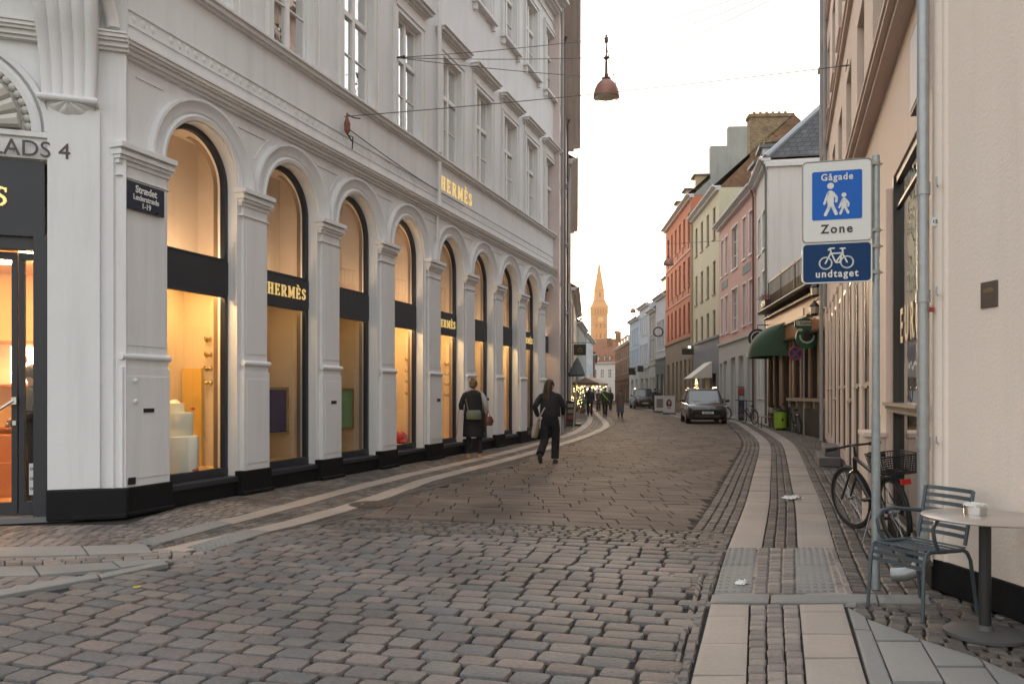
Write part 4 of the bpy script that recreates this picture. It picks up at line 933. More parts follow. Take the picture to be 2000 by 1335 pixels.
def house(name, label, p0, p1, h, wm, side, rows_, base=None, roofm=None, rise=3.0, depth=8, eave=.35, gablem=None, frm=None, cas=0, bars=2, glass=None, group=None, nwin_extra=None, hip=False, eavem=None, cat='building'):
    sg = 1 if side == 'R' else -1
    ang = frame_angle(p0, p1); L = hypot(p1[0] - p0[0], p1[1] - p0[1])
    r = empty(name, (*p0, 0), ang, label, cat, group)
    ops = []
    for (z0, z1, xs, w_) in rows_:
        for x in (spread_(L, xs) if isinstance(xs, int) else xs): ops.append((x - w_ / 2, x + w_ / 2, z0, z1))
    wl = MB(sg); zb = base[0] if base else 0.0
    wallgrid(wl, 0, L, zb, h, [o for o in ops if o[3] > zb], .3)
    wl.quad((0, 0, zb), (0, -depth, zb), (0, -depth, h), (0, 0, h)).quad((L, -depth, zb), (L, 0, zb), (L, 0, h), (L, -depth, h)).quad((0, -depth, zb), (L, -depth, zb), (L, -depth, h), (0, -depth, h))
    wl.build('wall', wm, r)
    c_ = MB(sg); c_.box(.05, L - .05, -depth + .1, -.31, .02, h - .02); c_.build('core', DARKROOM, r)
    if base:
        bz, bm, bops = base; b_ = MB(sg); wallgrid(b_, 0, L, 0, bz, [(x - w_ / 2, x + w_ / 2, z0, z1) for x, w_, z0, z1 in bops], .3, .03)
        b_.quad((0, .03, 0), (0, -depth, 0), (0, -depth, bz), (0, .03, bz)).quad((0, .03, bz), (L, .03, bz), (L, 0, bz), (0, 0, bz))
        b_.box(-.01, L, .0, .13, bz - .02, bz + .12); b_.build('ground_storey', bm, r)
        for x, w_, z0, z1 in bops:
            f = far_window(r, name + 'shop', w_, z1 - z0, x, z0, sg, frm or WFRAME, .2, 0, FGLASS)
    for (z0, z1, xs, w_) in rows_:
        for x in (spread_(L, xs) if isinstance(xs, int) else xs):
            far_window(r, name, w_, z1 - z0, x, z0, sg, frm or WFRAME, .14, bars, glass, cas)
    e_ = MB(sg); e_.box(-.02, L + .02, -.1, eave * .6, h - .16, h - .02); e_.box(-.05, L + .05, -.1, eave, h - .02, h + .1); e_.tube([(-.1, eave + .05, h + .08), (L + .1, eave + .05, h + .08)], .07, 8)
    e_.build('eave', eavem or TRIM, r)
    if rise:
        q = MB(sg); D2 = depth / 2; t = .12; i0 = (1.6 * rise / 3 if hip else 0)
        if hip: q.add([(0, eave, h + .1), (L, eave, h + .1), (L, -depth, h + .1), (0, -depth, h + .1), (i0, -D2, h + rise), (L, -D2, h + rise)], [(0, 1, 5, 4), (1, 2, 5), (2, 3, 4, 5), (3, 0, 4)])
        else: q.add([(-.05, eave, h + .1), (L + .05, eave, h + .1), (L + .05, -D2, h + rise), (-.05, -D2, h + rise), (L + .05, -depth, h + .1), (-.05, -depth, h + .1)], [(0, 1, 2, 3), (3, 2, 4, 5)])
        q.build('roof', roofm or SLATE, r)
        if not hip:
            for x in (.0, L): q = MB(sg); q.quad((x, .0, h - .02), (x, -depth, h - .02), (x, -D2, h + rise - .05)); q.build('gable', gablem or wm, r)
    return r, L, sg
def dormer(r, sg, x, h, w_=1.0, hh=1.3, o=-.5, m=None):
    d = empty('dormer', (x, 0, h)); d.parent = r
    q = MB(sg); q.box(-w_ / 2, w_ / 2, o - 2.5, o, -.3, hh); q.build('dormer_body', m or TRIM, d)
    q = MB(sg); q.box(-w_ / 2 - .12, w_ / 2 + .12, o - 2.6, o + .18, hh, hh + .14); q.build('dormer_roof', mat('lead grey', (.14, .15, .16), .5), d)
    q = MB(sg); q.box(-w_ / 2 + .14, w_ / 2 - .14, o, o + .01, .15, hh - .15); q.build('pane', FGLASS, d)
def chimney(r, sg, x, o, z0, z1, w_=1.0, d_=.8, m=None):
    q = MB(sg); q.box(x - d_ / 2, x + d_ / 2, o - w_ / 2, o + w_ / 2, z0, z1 - .2).box(x - d_ / 2 - .08, x + d_ / 2 + .08, o - w_ / 2 - .08, o + w_ / 2 + .08, z1 - .2, z1)
    c_ = q.build('chimney', m or BRICK_Y, r)
    q = MB(sg); n = max(int(w_ / .4), 1)
    for i in range(n): q.lathe([(.1, z1), (.09, z1 + .25)], (x, o + (i - (n - 1) / 2) * .38, 0), 8)
    q.build('chimney_pot', mat('clay pot', (.35, .17, .1), .8), c_)
def pipe(r, sg, x, h, m=None, o=.09, rad=.05):
    q = MB(sg); q.tube([(x, o, .1), (x, o, h - .4), (x, o + .12, h)], rad, 8); q.build('drainpipe', m or mat('dark pipe', (.06, .06, .06), .5), r)
SLATE = brick_mat('slate roof tiles', (.075, .08, .09), (.11, .115, .125), (.03, .03, .03), .3, .22, .6, ms=.015)
TILE = brick_mat('red clay tiles', (.28, .11, .06), (.20, .09, .05), (.08, .04, .03), .22, .28, .8)
BRICK_Y = brick_mat('yellow chimney brick', (.32, .22, .11), (.20, .13, .07), (.20, .18, .14), .24, .085)
BRICK_R = brick_mat('weathered red brick', (.27, .12, .06), (.17, .09, .05), (.16, .13, .09), .24, .085)
BRICK_B = brick_mat('brown facade brick', (.22, .09, .045), (.15, .07, .04), (.14, .10, .07), .24, .085)
GRYREN = mat('weathered grey render', (.32, .33, .31), .85, .3, .8, .4, 30, streak=.5)
PWHITE = mat('off white render', (0.684, 0.661, 0.625), .75, .06, .7, .1, streak=.25)
PINK = mat('salmon pink render', (0.684, 0.401, 0.342), .75, .07, .6, .1, streak=.15)
YELL = mat('pale yellow render', (.66, .60, .42), .75, .07, .6, .1, streak=.22)
REDR = mat('terracotta render', (0.614, 0.201, 0.112), .75, .08, .6, .1, streak=.12)
OLIVE = mat('olive stone base', (.24, .20, .14), .75, .12, 1, .2, streak=.3)
GRYB = mat('blue grey shop paint', (.20, .21, .25), .6, .08, 1)
LGREY = mat('light grey shop paint', (0.472, 0.472, 0.448), .65, .08, 1)
BROWNW = mat('brown window paint', (.12, .075, .05), .5)
REDW = mat('rust window paint', (.25, .08, .05), .5)
# white house at the bend, its side wall above the pub
W0, W1 = (11.1, 34.5), (11.9, 38.8)
r, L, sg = house('white_house', 'tall off-white house with hipped slate roof rising above the pub', W0, W1, 11.5, PWHITE, 'R', [(5.2, 6.9, [1.4, 3.1], .85), (7.9, 9.6, [1.4, 3.1], .85), (1.2, 3.2, [1.4, 3.1], 1.0)], depth=9, rise=4.6, hip=True, eave=.3, cas=.06)
pipe(r, sg, .08, 11.4, m=mat('green grey pipe', (.12, .15, .14), .5)); chimney(r, sg, 4.0, -3.9, 12, 17.0, 1.9, 1.0); chimney(r, sg, 4.2, -.9, 12, 13.6, 1.0, .9, BRICK_Y)
dormer(r, sg, 3.2, 11.6, 1.2, 1.2, -.1, TRIM)
q = MB(sg); q.tube([(-.02, .1, 11.65), (1.6 * 4.6 / 3 + .0, -4.5, 16.15)], .13, 6); q.build('hip_flashing', mat('zinc', (.32, .35, .38), .4, metal=.3), r)
q = MB(sg); q.box(-.10, .0, -9, .12, 11.2, 11.4); q.build('side_band', TRIM, r)
# pink house
P0, P1 = (11.9, 38.9), (12.76, 49.0)
r, L, sg = house('pink_house', 'salmon pink house with pale grey shop front and tall central casement', P0, P1, 11.5, PINK, 'R',
    [(4.95, 7.1, [1.0, 2.6, 7.6, 9.1], .85), (8.4, 10.55, [1.0, 2.6, 7.6, 9.1], .85), (4.85, 7.2, [5.2], 1.7), (8.3, 10.65, [5.2], 1.7)], base=(4.3, LGREY, [(1.2, 1.2, .5, 3.4), (3.4, 1.2, .5, 3.4), (5.6, 1.3, .1, 3.4), (8.0, 1.1, .5, 3.3), (9.4, .8, .5, 3.2)]), depth=8, rise=3.4, cas=.07)
pipe(r, sg, .12, 11.4, m=mat('rusty pipe', (.16, .08, .06), .6)); dormer(r, sg, 2.0, 11.6, 1.3, 1.4, -.35, WFRAME)
q = MB(sg)
for x in (2.0, 8.3): q.box(x - 1.0, x + 1.0, 0, .03, 7.6, 8.05)
q.build('grey_panel', GRYREN, r)
# yellow house
P0, P1 = (12.76, 49.05), (13.3, 58.6)
r, L, sg = house('yellow_house', 'pale yellow house with blue-grey shop storey and brown windows', P0, P1, 14.1, YELL, 'R',
    [(5.05, 6.7, 4, .85), (7.7, 9.8, 4, .85), (11.2, 13.2, 4, .85)], base=(4.9, GRYB, [(1.8, 1.9, .6, 2.7), (5.0, 1.2, .1, 2.8), (7.6, 1.6, .6, 2.7)]), depth=9, rise=4.4, gablem=BRICK_R, frm=BROWNW, bars=1)
pipe(r, sg, L - .1, 14, m=mat('beige pipe', (.4, .33, .2), .6)); chimney(r, sg, .5, -3.2, 14.5, 18.6, 2.6, .8, BRICK_Y)
# terracotta house
P0, P1 = (13.3, 58.65), (13.9, 72.0)
r, L, sg = house('terracotta_house', 'tall terracotta orange house with olive stone ground floor and three dormers', P0, P1, 16.0, REDR, 'R',
    [(6.1, 8.3, 6, .95), (9.5, 11.7, 6, .95), (12.9, 15.0, 6, .95)], base=(5.6, OLIVE, [(1.0, .9, .9, 4.0), (2.9, 1.0, .9, 4.0), (4.9, 1.0, .9, 4.0), (6.9, 1.0, .9, 4.0), (8.9, 1.0, .9, 4.0), (11.6, 1.3, .1, 3.9)]), depth=10, rise=4.8, gablem=GRYREN, frm=REDW, bars=1)
pipe(r, sg, .1, 15.9, m=mat('pinkish pipe', (.4, .25, .2), .6))
for x in (2.0, 6.2, 10.4): dormer(r, sg, x, 16.1, 1.2, 1.7, -.5, mat('ochre dormer', (.5, .4, .25), .7))
q = MB(sg); q.box(-.06, .5, -5.0, -2.6, 16.5, 21.0).box(-.06, .5, -2.6, -1.3, 16.5, 19.6); q.build('stepped_chimney', GRYREN, r)
q = MB(sg); q.box(0, L, 0, .06, 8.75, 8.9).box(0, L, 0, .06, 12.1, 12.25)
for z in (9.0, 12.4):
    for x in spread_(L, 5): q.box(x - .08, x + .08, 0, .05, z - .02, z + .5)
q.build('string_course', REDW, r)
# grey and pale blue houses farther on
def gh(name, label, p0, p1, h, wm, rows_, base, **k): return house(name, label, p0, p1, h, wm, 'R', rows_, base=base, **k)
LB1 = mat('pale grey render', (0.496, 0.507, 0.543), .75, .06, .7); LB2 = mat('light bluish render', (0.531, 0.59, 0.649), .75, .06, .7); LB3 = mat('pale blue render', (0.425, 0.543, 0.637), .75, .06, .7); CRE = mat('cream render', (0.684, 0.614, 0.496), .75, .06, .7)
r, L, sg = gh('grey_house', 'light grey house with dark shop front beside the terracotta house', (13.9, 72.1), (13.98, 77.4), 10.4, LB1, [(5.4, 8.2, 3, 1.1)], (4.6, mat('dark teal shopfront', (.08, .10, .11), .5), [(1.3, 1.6, .4, 3.2), (3.8, 1.4, .1, 3.2)]), rise=3.2, depth=8)
dormer(r, sg, 2.6, 10.5, 2.4, 1.6, -.3, LB1)
r, L, sg = gh('narrow_grey_house', 'narrow stone grey house with steep gable and wall bracket lamp', (13.98, 77.5), (14.02, 81.4), 9.6, mat('taupe render', (.36, .34, .32), .75), [(4.8, 6.8, 2, .9), (7.3, 9.0, 2, .9)], (4.2, LGREY, [(1.0, 1.2, .4, 3.0), (2.9, 1.0, .1, 3.0)]), rise=3.4, depth=8)
r, L, sg = gh('white_row_house', 'white row house with long white panels before the pale blue house', (14.02, 81.5), (14.06, 88.0), 10.6, LB2, [(4.6, 6.6, 4, .9), (7.6, 9.6, 4, .9)], (4.0, LGREY, [(1.4, 1.8, .4, 3.0), (4.4, 1.8, .4, 3.0)]), rise=2.6, depth=8)
r, L, sg = gh('pale_blue_house', 'pale blue corner house at the far bend of the street', (14.06, 88.1), (14.1, 95.5), 9.8, LB3, [(4.6, 6.4, 4, .9), (7.0, 8.8, 4, .9)], (4.0, PWHITE, [(1.6, 1.8, .4, 3.0), (5.0, 1.8, .4, 3.0)]), rise=2.4, depth=5)
r, L, sg = gh('brown_brick_house', 'brown brick house lit warm at the far end of the street', (17.6, 118), (18.9, 146), 9.2, BRICK_B, [(4.6, 6.2, 8, 1.1), (7.0, 8.5, 8, 1.1)], (3.6, BRICK_B, [(3, 2.2, .5, 2.8), (9, 2.2, .5, 2.8), (15, 2.2, .5, 2.8)]), rise=3.2, depth=9, frm=WFRAME, roofm=TILE)
for x in (4, 9, 14, 19, 24): dormer(r, sg, x, 9.3, 1.3, 1.3, -.4, CRE)
# cross buildings closing the view
r, L, sg = house('far_white_house', 'white house with red tiled roof closing the view below the tower', (25.5, 160), (14.5, 166), 7.6, PWHITE, 'R', [(1.0, 2.8, 7, .8), (4.6, 6.4, 7, .8)], rise=4.0, depth=9, roofm=TILE, cas=.05)
for x in (2, 4.5, 7, 9.5): dormer(r, sg, x, 7.7, 1.2, 1.3, -.4, WFRAME)
chimney(r, sg, 4, -4.5, 10.5, 13.4, 1, .8, BRICK_R); chimney(r, sg, 8, -4.5, 10.5, 13.0, 1, .8, BRICK_R)
r, L, sg = house('far_roof_house', 'brown roofed house with chimneys beyond the white far house', (36, 185), (18, 195), 9.5, CRE, 'R', [(5, 7, 8, 1)], rise=5.5, depth=11, roofm=TILE)
chimney(r, sg, 5, -5, 14, 17.4, 1.4, 1, BRICK_R); chimney(r, sg, 10, -5, 14, 17.0, 1.4, 1, BRICK_R); chimney(r, sg, 14, -5, 14, 16.6, 1.4, 1, BRICK_R)
# left row
LEFT = [
 ('rose_grey_house', 'rose grey house next to the white corner shop with deep eaves', (1.55, 26.0), (3.0, 43.0), 14.6, mat('rose grey render', (.60, .52, .50), .75, .06, .7, streak=.2), [(5.2, 7.2, 8, .95), (8.4, 10.4, 8, .95), (11.2, 12.8, 8, .95), (1.0, 3.4, 8, 1.1)], .58),
 ('cream_row_house', 'cream row house in the middle of the left side', (3.05, 43.1), (4.6, 62.0), 14.0, PWHITE, [(4.8, 6.8, 8, .95), (8.0, 10.0, 8, .95), (1.0, 3.2, 8, 1.1)], .42),
 ('ochre_roof_house', 'lower cream house with sunlit roof above the cafe parasol', (4.65, 62.1), (6.9, 85.0), 9.6, CRE, [(4.4, 6.2, 9, .9), (7.0, 8.6, 9, .9), (.8, 2.8, 9, 1.2)], .5),
 ('pale_green_house', 'pale green house behind the cafe on the left', (6.95, 85.1), (9.0, 99.0), 9.0, mat('pale green render', (.42, .47, .42), .75), [(4.2, 6.0, 6, .9), (6.6, 8.2, 6, .9)], .5),
 ('light_blue_house', 'light blue narrow house at the far left bend', (9.1, 99.2), (12.0, 118.0), 8.8, LB2, [(3.8, 5.4, 7, .9), (6.2, 7.8, 7, .9)], .4),
 ('dark_red_house', 'dark red house at the far end of the left side', (12.2, 118.3), (15.6, 150.0), 7.2, mat('dark red render', (.22, .07, .05), .75), [(2.6, 4.2, 8, .9), (5, 6.4, 8, .9)], .4)]
for i, (n, lab, p0, p1, h, m_, rw, ev) in enumerate(LEFT):
    r, L, sg = house(n, lab, p0, p1, h, m_, 'L', rw, rise=3.0 if i else 4, depth=9, eave=ev, roofm=TILE if i > 1 else SLATE, eavem=mat('taupe eave paint', (.70, .66, .63), .7, .1, 2) if i < 2 else None)
    pipe(r, sg, .35, h, m=mat('grey pipe', (.3, .3, .31), .5))
    if i == 0:
        pipe(r, sg, 3.2, h, m=mat('brown pipe', (.13, .1, .09), .6), rad=.06); pipe(r, sg, 12, h)
    if i in (2, 3): chimney(r, sg, L - 3, -3.5, h + 1, h + 4.0, 1, .8, BRICK_Y); dormer(r, sg, L * .5, h, 1.2, 1.3, -.3, CRE); dormer(r, sg, L * .8, h, 1.2, 1.3, -.3, CRE)
# ---------------- town hall tower ----------------
TX, TY = 67.8, 620.0
tb = brick_mat('tower brick', (.50, .17, .06), (.40, .13, .045), (.16, .1, .07), .9, .35, .9)
tw = empty('clock_tower', (TX, TY, 0), .1, 'tall brick clock tower with green copper spire far behind the street', 'tower')
def sq(mb, secs):
    for (h0, z0), (h1, z1) in zip(secs, secs[1:]):
        mb.add([(-h0, -h0, z0), (h0, -h0, z0), (h0, h0, z0), (-h0, h0, z0), (-h1, -h1, z1), (h1, -h1, z1), (h1, h1, z1), (-h1, h1, z1)], [(0, 1, 5, 4), (1, 2, 6, 5), (2, 3, 7, 6), (3, 0, 4, 7), (4, 5, 6, 7)])
q = MB(); sq(q, [(5.6, 0), (5.6, 62), (6.0, 63), (6.0, 67.5)]); q.build('shaft', tb, tw)
TOP = mat('tower opening', (.08, .05, .035), .9)
for i in range(5): x = -4.2 + i * 2.1; MB().box(x - .45, x + .45, -6.12, -6.0, 63.2, 66.5).build('belfry_opening', TOP, tw)
for z in (28, 44, 52):
    for x, y, h in ((-.6, .6, 3.5), (-3.6, -2.8, 3), (2.8, 3.6, 3)): MB().box(x, y, -5.75, -5.6, z, z + h).build('tower_window', TOP, tw)
q = MB(); q.lathe([(2.2, 0), (2.2, .3)], n=24); ck_ = q.build('clock_face', mat('gilt clock face', (.5, .35, .15), .5), tw); ck_.rotation_euler = (pi / 2, 0, 0); ck_.location = (0, -5.6, 58.5)
q = MB(); sq(q, [(6.3, 67.5), (6.3, 68.3), (5.2, 70.5), (3.6, 74.5), (3.4, 81), (3.7, 81.6), (3.2, 83), (1.9, 92), (.7, 101), (.25, 105)]); q.tube([(0, 0, 104), (0, 0, 110)], .15, 6); q.ball((0, 0, 106), .5, 8, 6); q.build('spire', mat('weathered copper and brick spire', (.40, .16, .07), .8, .2, .2), tw)
q = MB(); q.box(-.8, .8, -3.6, -3.3, 76, 79.5); q.build('spire_window', mat('tower opening', (.08, .05, .035)), tw)
# ---------------- pub ----------------
Q0, Q1 = (9.55, 23.6), (11.05, 34.3)
ang = frame_angle(Q0, Q1); LP_ = hypot(Q1[0] - Q0[0], Q1[1] - Q0[1])
pub = empty('pub_building', (*Q0, 0), ang, 'low dark timber pub front with sun-toned golden fascia and roof terrace', 'pub')
DW = mat('dark stained timber', (.045, .030, .022), .4, .3, 3, .2, 40); TAN = mat('tan painted timber', (.22, .115, .055), .45, .2, 3, .15, 40, streak=.3); GLD = mat('sun glow oak fascia', (.50, .21, .07), .4, .15, 2, .15, 40, streak=.2)  # fascia colour is deepened to orange for the sun glow on it
def PBm(): return MB(1)
q = PBm(); wallgrid(q, 0, LP_, 0, 5.0, [(.5 + i * 1.28, 1.45 + i * 1.28, 1.25, 3.35) for i in range(4)] + [(6.2, 7.3, .1, 3.2), (8.0, 9.0, .8, 3.2), (9.4, 10.3, .8, 3.2)], .3); q.quad((0, 0, 0), (0, -6, 0), (0, -6, 5.0), (0, 0, 5.0)).box(0, LP_, -6, -.3, 4.9, 5.0); q.build('wall', DW, pub)
q = PBm(); q.box(.05, LP_, -6, -.31, 0, 4.85); q.build('core', DARKROOM, pub)
q = PBm()
for i in range(5): q.box(.22 + i * 1.28, .50 + i * 1.28, 0, .07, 1.25, 3.4)
for x in (5.9, 7.45, 7.8, 9.1, 10.4): q.box(x, x + .22, 0, .07, .9, 3.4)
q.build('pilaster', TAN, pub, bevel=.01)
q = PBm(); q.box(0, LP_, 0, .12, 3.4, 4.55); q.build('fascia', GLD, pub, bevel=.01)
q = PBm(); q.box(-.05, LP_, 0, .2, 3.34, 3.42).box(-.05, LP_, 0, .22, 3.95, 4.0).box(-.05, LP_ + .02, 0, .40, 4.78, 4.86).box(0, LP_, 0, .25, 4.55, 4.62); q.tube([(-.05, .42, 4.86), (LP_, .42, 4.86)], .06, 8); q.build('gutter', DW, pub)
q = PBm(); q.box(.1, 5.8, 0, .24, 1.14, 1.24); [q.box(.4 + i * 1.28, .6 + i * 1.28, 0, .18, .92, 1.14) for i in range(5)]; q.build('window_ledge', mat('worn pale ledge', (.30, .22, .15), .6), pub)
for i in range(4):
    f = far_window(pub, 'pub', .95, 2.1, .975 + i * 1.28, 1.25, 1, mat('dark green paint', (.02, .04, .03), .4), .2, 0)
for x, w_, h in ((6.75, 1.1, 3.1), (8.5, 1.0, 2.4), (9.85, .9, 2.4)): far_window(pub, 'pub', w_, h, x, 3.2 - h, 1, mat('dark green paint', (.02, .04, .03)), .2, 1)
q = PBm()
for x in [.3 + k * .22 for k in range(int((LP_ - .6) / .22))]: q.box(x, x + .025, .02, .045, 5.0, 6.1)
q.box(.2, LP_ - .2, .0, .06, 6.1, 6.16); [q.box(x, x + .06, .0, .06, 4.9, 6.2) for x in (.2, 2.8, 5.3, 7.9, LP_ - .25)]; q.build('railing', IRON, pub)
q = PBm(); q.box(.2, LP_ - .2, -.06, -.02, 4.95, 5.6); q.build('terrace_screen', mat('weathered wood screen', (.28, .20, .11), .7, .25, 5), pub)
for i, (s_, fl) in enumerate(((LP_ - .8, 1), (.5, 2))):
    px_ = empty('planter_box', (Q0[0] + cos(ang) * s_ - sin(ang) * .25, Q0[1] + sin(ang) * s_ + cos(ang) * .25, 5.05 if i == 0 else 4.9), ang, ['dark planter with pink flowers at the far end of the pub terrace', 'dark planter with trailing leaves at the near end of the pub terrace'][i], 'planter', 'planters on the pub terrace')
    q = MB(); q.box(-.5, .5, -.12, .12, 0, .25); q.build('box', DW, px_)
    q = MB()
    for k in range(260):
        x, y, z = random.uniform(-.5, .5), random.gauss(0, .13), .25 + abs(random.gauss(0, .16)) - (random.random() < .3) * .3; t = random.uniform(.02, .05); a = random.uniform(0, 6)
        q.quad((x, y, z), (x + t * cos(a), y + t * sin(a), z + t * .4), (x + t * cos(a + 1), y + t * sin(a + 1), z + t), (x - t * .3, y, z + t * .8))
    q.build('foliage', mat('planter leaves', (.05, .09, .04), .7, .4, 9), px_)
    q = MB()
    for k in range(40): q.ball((random.uniform(-.5, .5), random.gauss(0, .12), .3 + random.random() * .2), .03, 5, 3)
    q.build('flowers', mat('pink petals', (.5, .12, .2) if i == 0 else (.3, .25, .1), .6), px_)
def atP(s, o, z=0): return (Q0[0] + cos(ang) * s - sin(ang) * o, Q0[1] + sin(ang) * s + cos(ang) * o, z)
# green half-dome awning
aw = empty('green_awning', atP(8.0, 0, 2.95), ang, 'dark green half dome awning over the pub door', 'awning')
q = MB(); n = 12; m_ = 8; vs = []; fs = []
for i in range(n + 1):
    for j in range(m_ + 1):
        t = pi * i / n; u = pi / 2 * j / m_
        vs.append((1.45 * cos(t) * (1 if abs(cos(t)) > 2 else 1), 1.25 * cos(u) * sin(t) ** .5 if sin(t) > 0 else 0, 1.15 * sin(u) * (1 if j else 1)))
for i in range(n + 1): vs[i * (m_ + 1)] = (vs[i * (m_ + 1)][0], vs[i * (m_ + 1)][1], -.12)
for i in range(n):
    for j in range(m_): a = i * (m_ + 1) + j; fs.append((a, a + m_ + 1, a + m_ + 2, a + 1))
q.add(vs, fs); q.build('canopy', mat('dark green canvas', (.025, .07, .04), .7, .15, 3), aw, smooth=True)
text('awning_lettering', 'Bar', .2, WHT, aw, (.3, 1.27, -.06), sg=1, depth=.004, bold=.005)
# round hanging sign and shield sign
rs = empty('round_pub_sign', atP(10.2, .55, 3.75), ang - pi / 2, 'round black and white hanging sign above the green awning', 'sign')
q = MB(); q.torus((0, 0, 0), .36, .04, 'y', 28, 6); q.build('ring', IRON, rs); q = MB(); d_ = MB(); d_.lathe([(.35, -.03), (.35, .03)], n=28); o_ = d_.build('disc', IRON, rs); o_.rotation_euler = (pi / 2, 0, 0)
text('lettering', '1', .35, WHT, rs, (0, -.035, -.12), depth=.003, bold=.01); q = MB(); q.torus((0, -.033, 0), .27, .02, 'y', 28, 4); q.build('painted_ring', WHT, rs)
q = MB(); q.tube([(0, 0, .36), (0, 0, .55), (.5, 0, .55)], .02, 6); q.build('bracket', IRON, rs)
ss = empty('shield_pub_sign', (9.62, 26.0, 2.85), -.12, 'green shield shaped hanging pub sign with a harp emblem', 'sign')
pts = [(0, 0), (.16, .04), (.28, .14), (.34, .3), (.33, .45), (.27, .58), (.31, .66), (.38, .7), (.38, .88), (.26, .90), (.1, .93), (0, .96)]
pts = pts + [(-x, z) for x, z in pts[::-1][1:-1]]
q = MB(); q.poly([(x * 1.02, z * 1.06) for x, z in pts], -.05, .05); q.build('board', mat('deep green sign board', (.02, .10, .05), .4, .2, 6), ss)
q = MB(); q.torus((0, -.06, .42), .22, .03, 'y', 30, 5, pi * .95, pi * 2.05); q.poly([(-.33, .76), (.33, .76), (.35, .92), (-.35, .92)], -.065, -.051); q.ball((-.22, -.055, .62), (.09, .01, .05), 10, 5); q.ball((.22, -.055, .62), (.09, .01, .05), 10, 5); q.build('scroll', mat('aged cream paint', (.55, .52, .42), .6, .2, 10), ss)
q = MB(); q.poly([(-.13, .28), (.10, .26), (.13, .55), (-.02, .64), (-.11, .52)], -.075, -.052); [q.box(-.08 + i * .05, -.07 + i * .05, -.085, -.074, .3, .53) for i in range(4)]; q.build('harp_emblem', IRON, ss)
text('lettering', 'Dubliner', .13, mat('dark green lettering', (.02, .06, .04), .5), ss, (0, -.067, .80), depth=.002, bold=.003, sx=.95)
q = MB(); q.tube([(0, 0, 1.0), (0, 0, 1.12), (.55, .0, 1.12)], .02, 6); q.tube([(.0, 0, 1.1), (.2, 0, 1.3), (.5, 0, 1.3)], .015, 6); q.build('bracket', IRON, ss)
# terracotta lanterns on the pub corner
for k, (s_, z) in enumerate(((.35, 4.3), (.5, 3.75))):
    lt = empty('pub_lantern', atP(s_, .45, z), ang, ['black glazed lantern under the pub gutter, upper one', 'black glazed lantern under the pub gutter, lower one'][k], 'lantern', 'lanterns on the pub corner')
    q = MB(); q.lathe([(.05, 0), (.12, .05), (.15, .28), (.17, .3), (.05, .42), (.02, .48)], n=6); q.build('housing', IRON, lt); q = MB(); q.tube([(0, 0, .4), (0, -.1, .5), (0, -.42, .5)], .015, 6); q.build('arm', IRON, lt)
    q = MB(); q.lathe([(.125, .07), (.153, .27)], n=6); q.build('panes', mat('frosted lantern glass', (.6, .5, .35), .3), lt)
# gable strip between the house and the pub
gp = MB(1); gp.box(0, 1.35, -5, 0, 0, 8.5); go = gp.build('link_wall', mat('umber plaster', (.16, .12, .10), .8, .15, 1, streak=.3), None); go.location = (8.72, 22.2, 0); go.rotation_euler = (0, 0, frame_angle((8.72, 22.2), (9.52, 23.5))); tag(go, 'narrow umber plaster wall between the beige house and the pub', 'wall')
# ---------------- traffic sign ----------------
SC = .00346
sg_ang = radians(16)
post = empty('pedestrian_zone_sign', (2.605, 5.70, 0), sg_ang * -1, 'white and blue pedestrian zone sign with cycle plate on galvanised post', 'road sign')
q = MB(); q.tube([(0, 0, 0), (0, 0, 3.10)], .0265, 16); q.tube([(0, 0, 0), (0, 0, 1.25)], .030, 16); q.build('post', mat('mottled galvanised post', (.30, .34, .36), .4, .3, 18, .15, 60, metal=.5), post, smooth=True)
def px2(x, y): return ((x - 1711) * SC + 0, HC + (YH - y) * 5.72 / FX)
def plate(name, x0, x1, y0, y1, m, fr):
    a, zt = px2(x0, y0); b, zb = px2(x1, y1); q = MB(); rr = .03; P = []
    for cx, cz, s in ((b - rr, zt - rr, 0), (a + rr, zt - rr, 1), (a + rr, zb + rr, 2), (b - rr, zb + rr, 3)):
        P += [(cx + rr * cos(pi / 2 * (s + k / 4)), cz + rr * sin(pi / 2 * (s + k / 4))) for k in range(5)]
    q.poly(P, -.047, -.044); o = q.build(name, m, post)
    f = MB(); n = len(P); f.tube([(x, -.045, z) for x, z in P] + [(P[0][0], -.045, P[0][1])], .006, 6, cap=False); f.build('plate_rim', fr, o); return o
GREYRIM = mat('dull aluminium', (.30, .29, .27), .45, .2, 10, metal=.4)
SBLUE = mat('sign blue', (.008, .11, .46), .45, .06, 6, spec=.25); DBLUE = mat('deep sign blue', (.003, .035, .12), .45, .06, 6, spec=.2); SWHITE = mat('reflective sign white', (.62, .62, .60), .3, .05, 5, coat=.3); SBLACK = mat('sign lettering black', (.03, .03, .03), .5)
p1 = plate('zone_plate', 1567, 1701, 313, 471, SWHITE, GREYRIM)
a, zt = px2(1586, 333); b, zb = px2(1683, 428); q = MB(); rr = .012; P = []
for cx, cz, s in ((b - rr, zt - rr, 0), (a + rr, zt - rr, 1), (a + rr, zb + rr, 2), (b - rr, zb + rr, 3)): P += [(cx + rr * cos(pi / 2 * (s + k / 3)), cz + rr * sin(pi / 2 * (s + k / 3))) for k in range(4)]
q.poly(P, -.0495, -.0472); q.build('blue_field', SBLUE, p1)
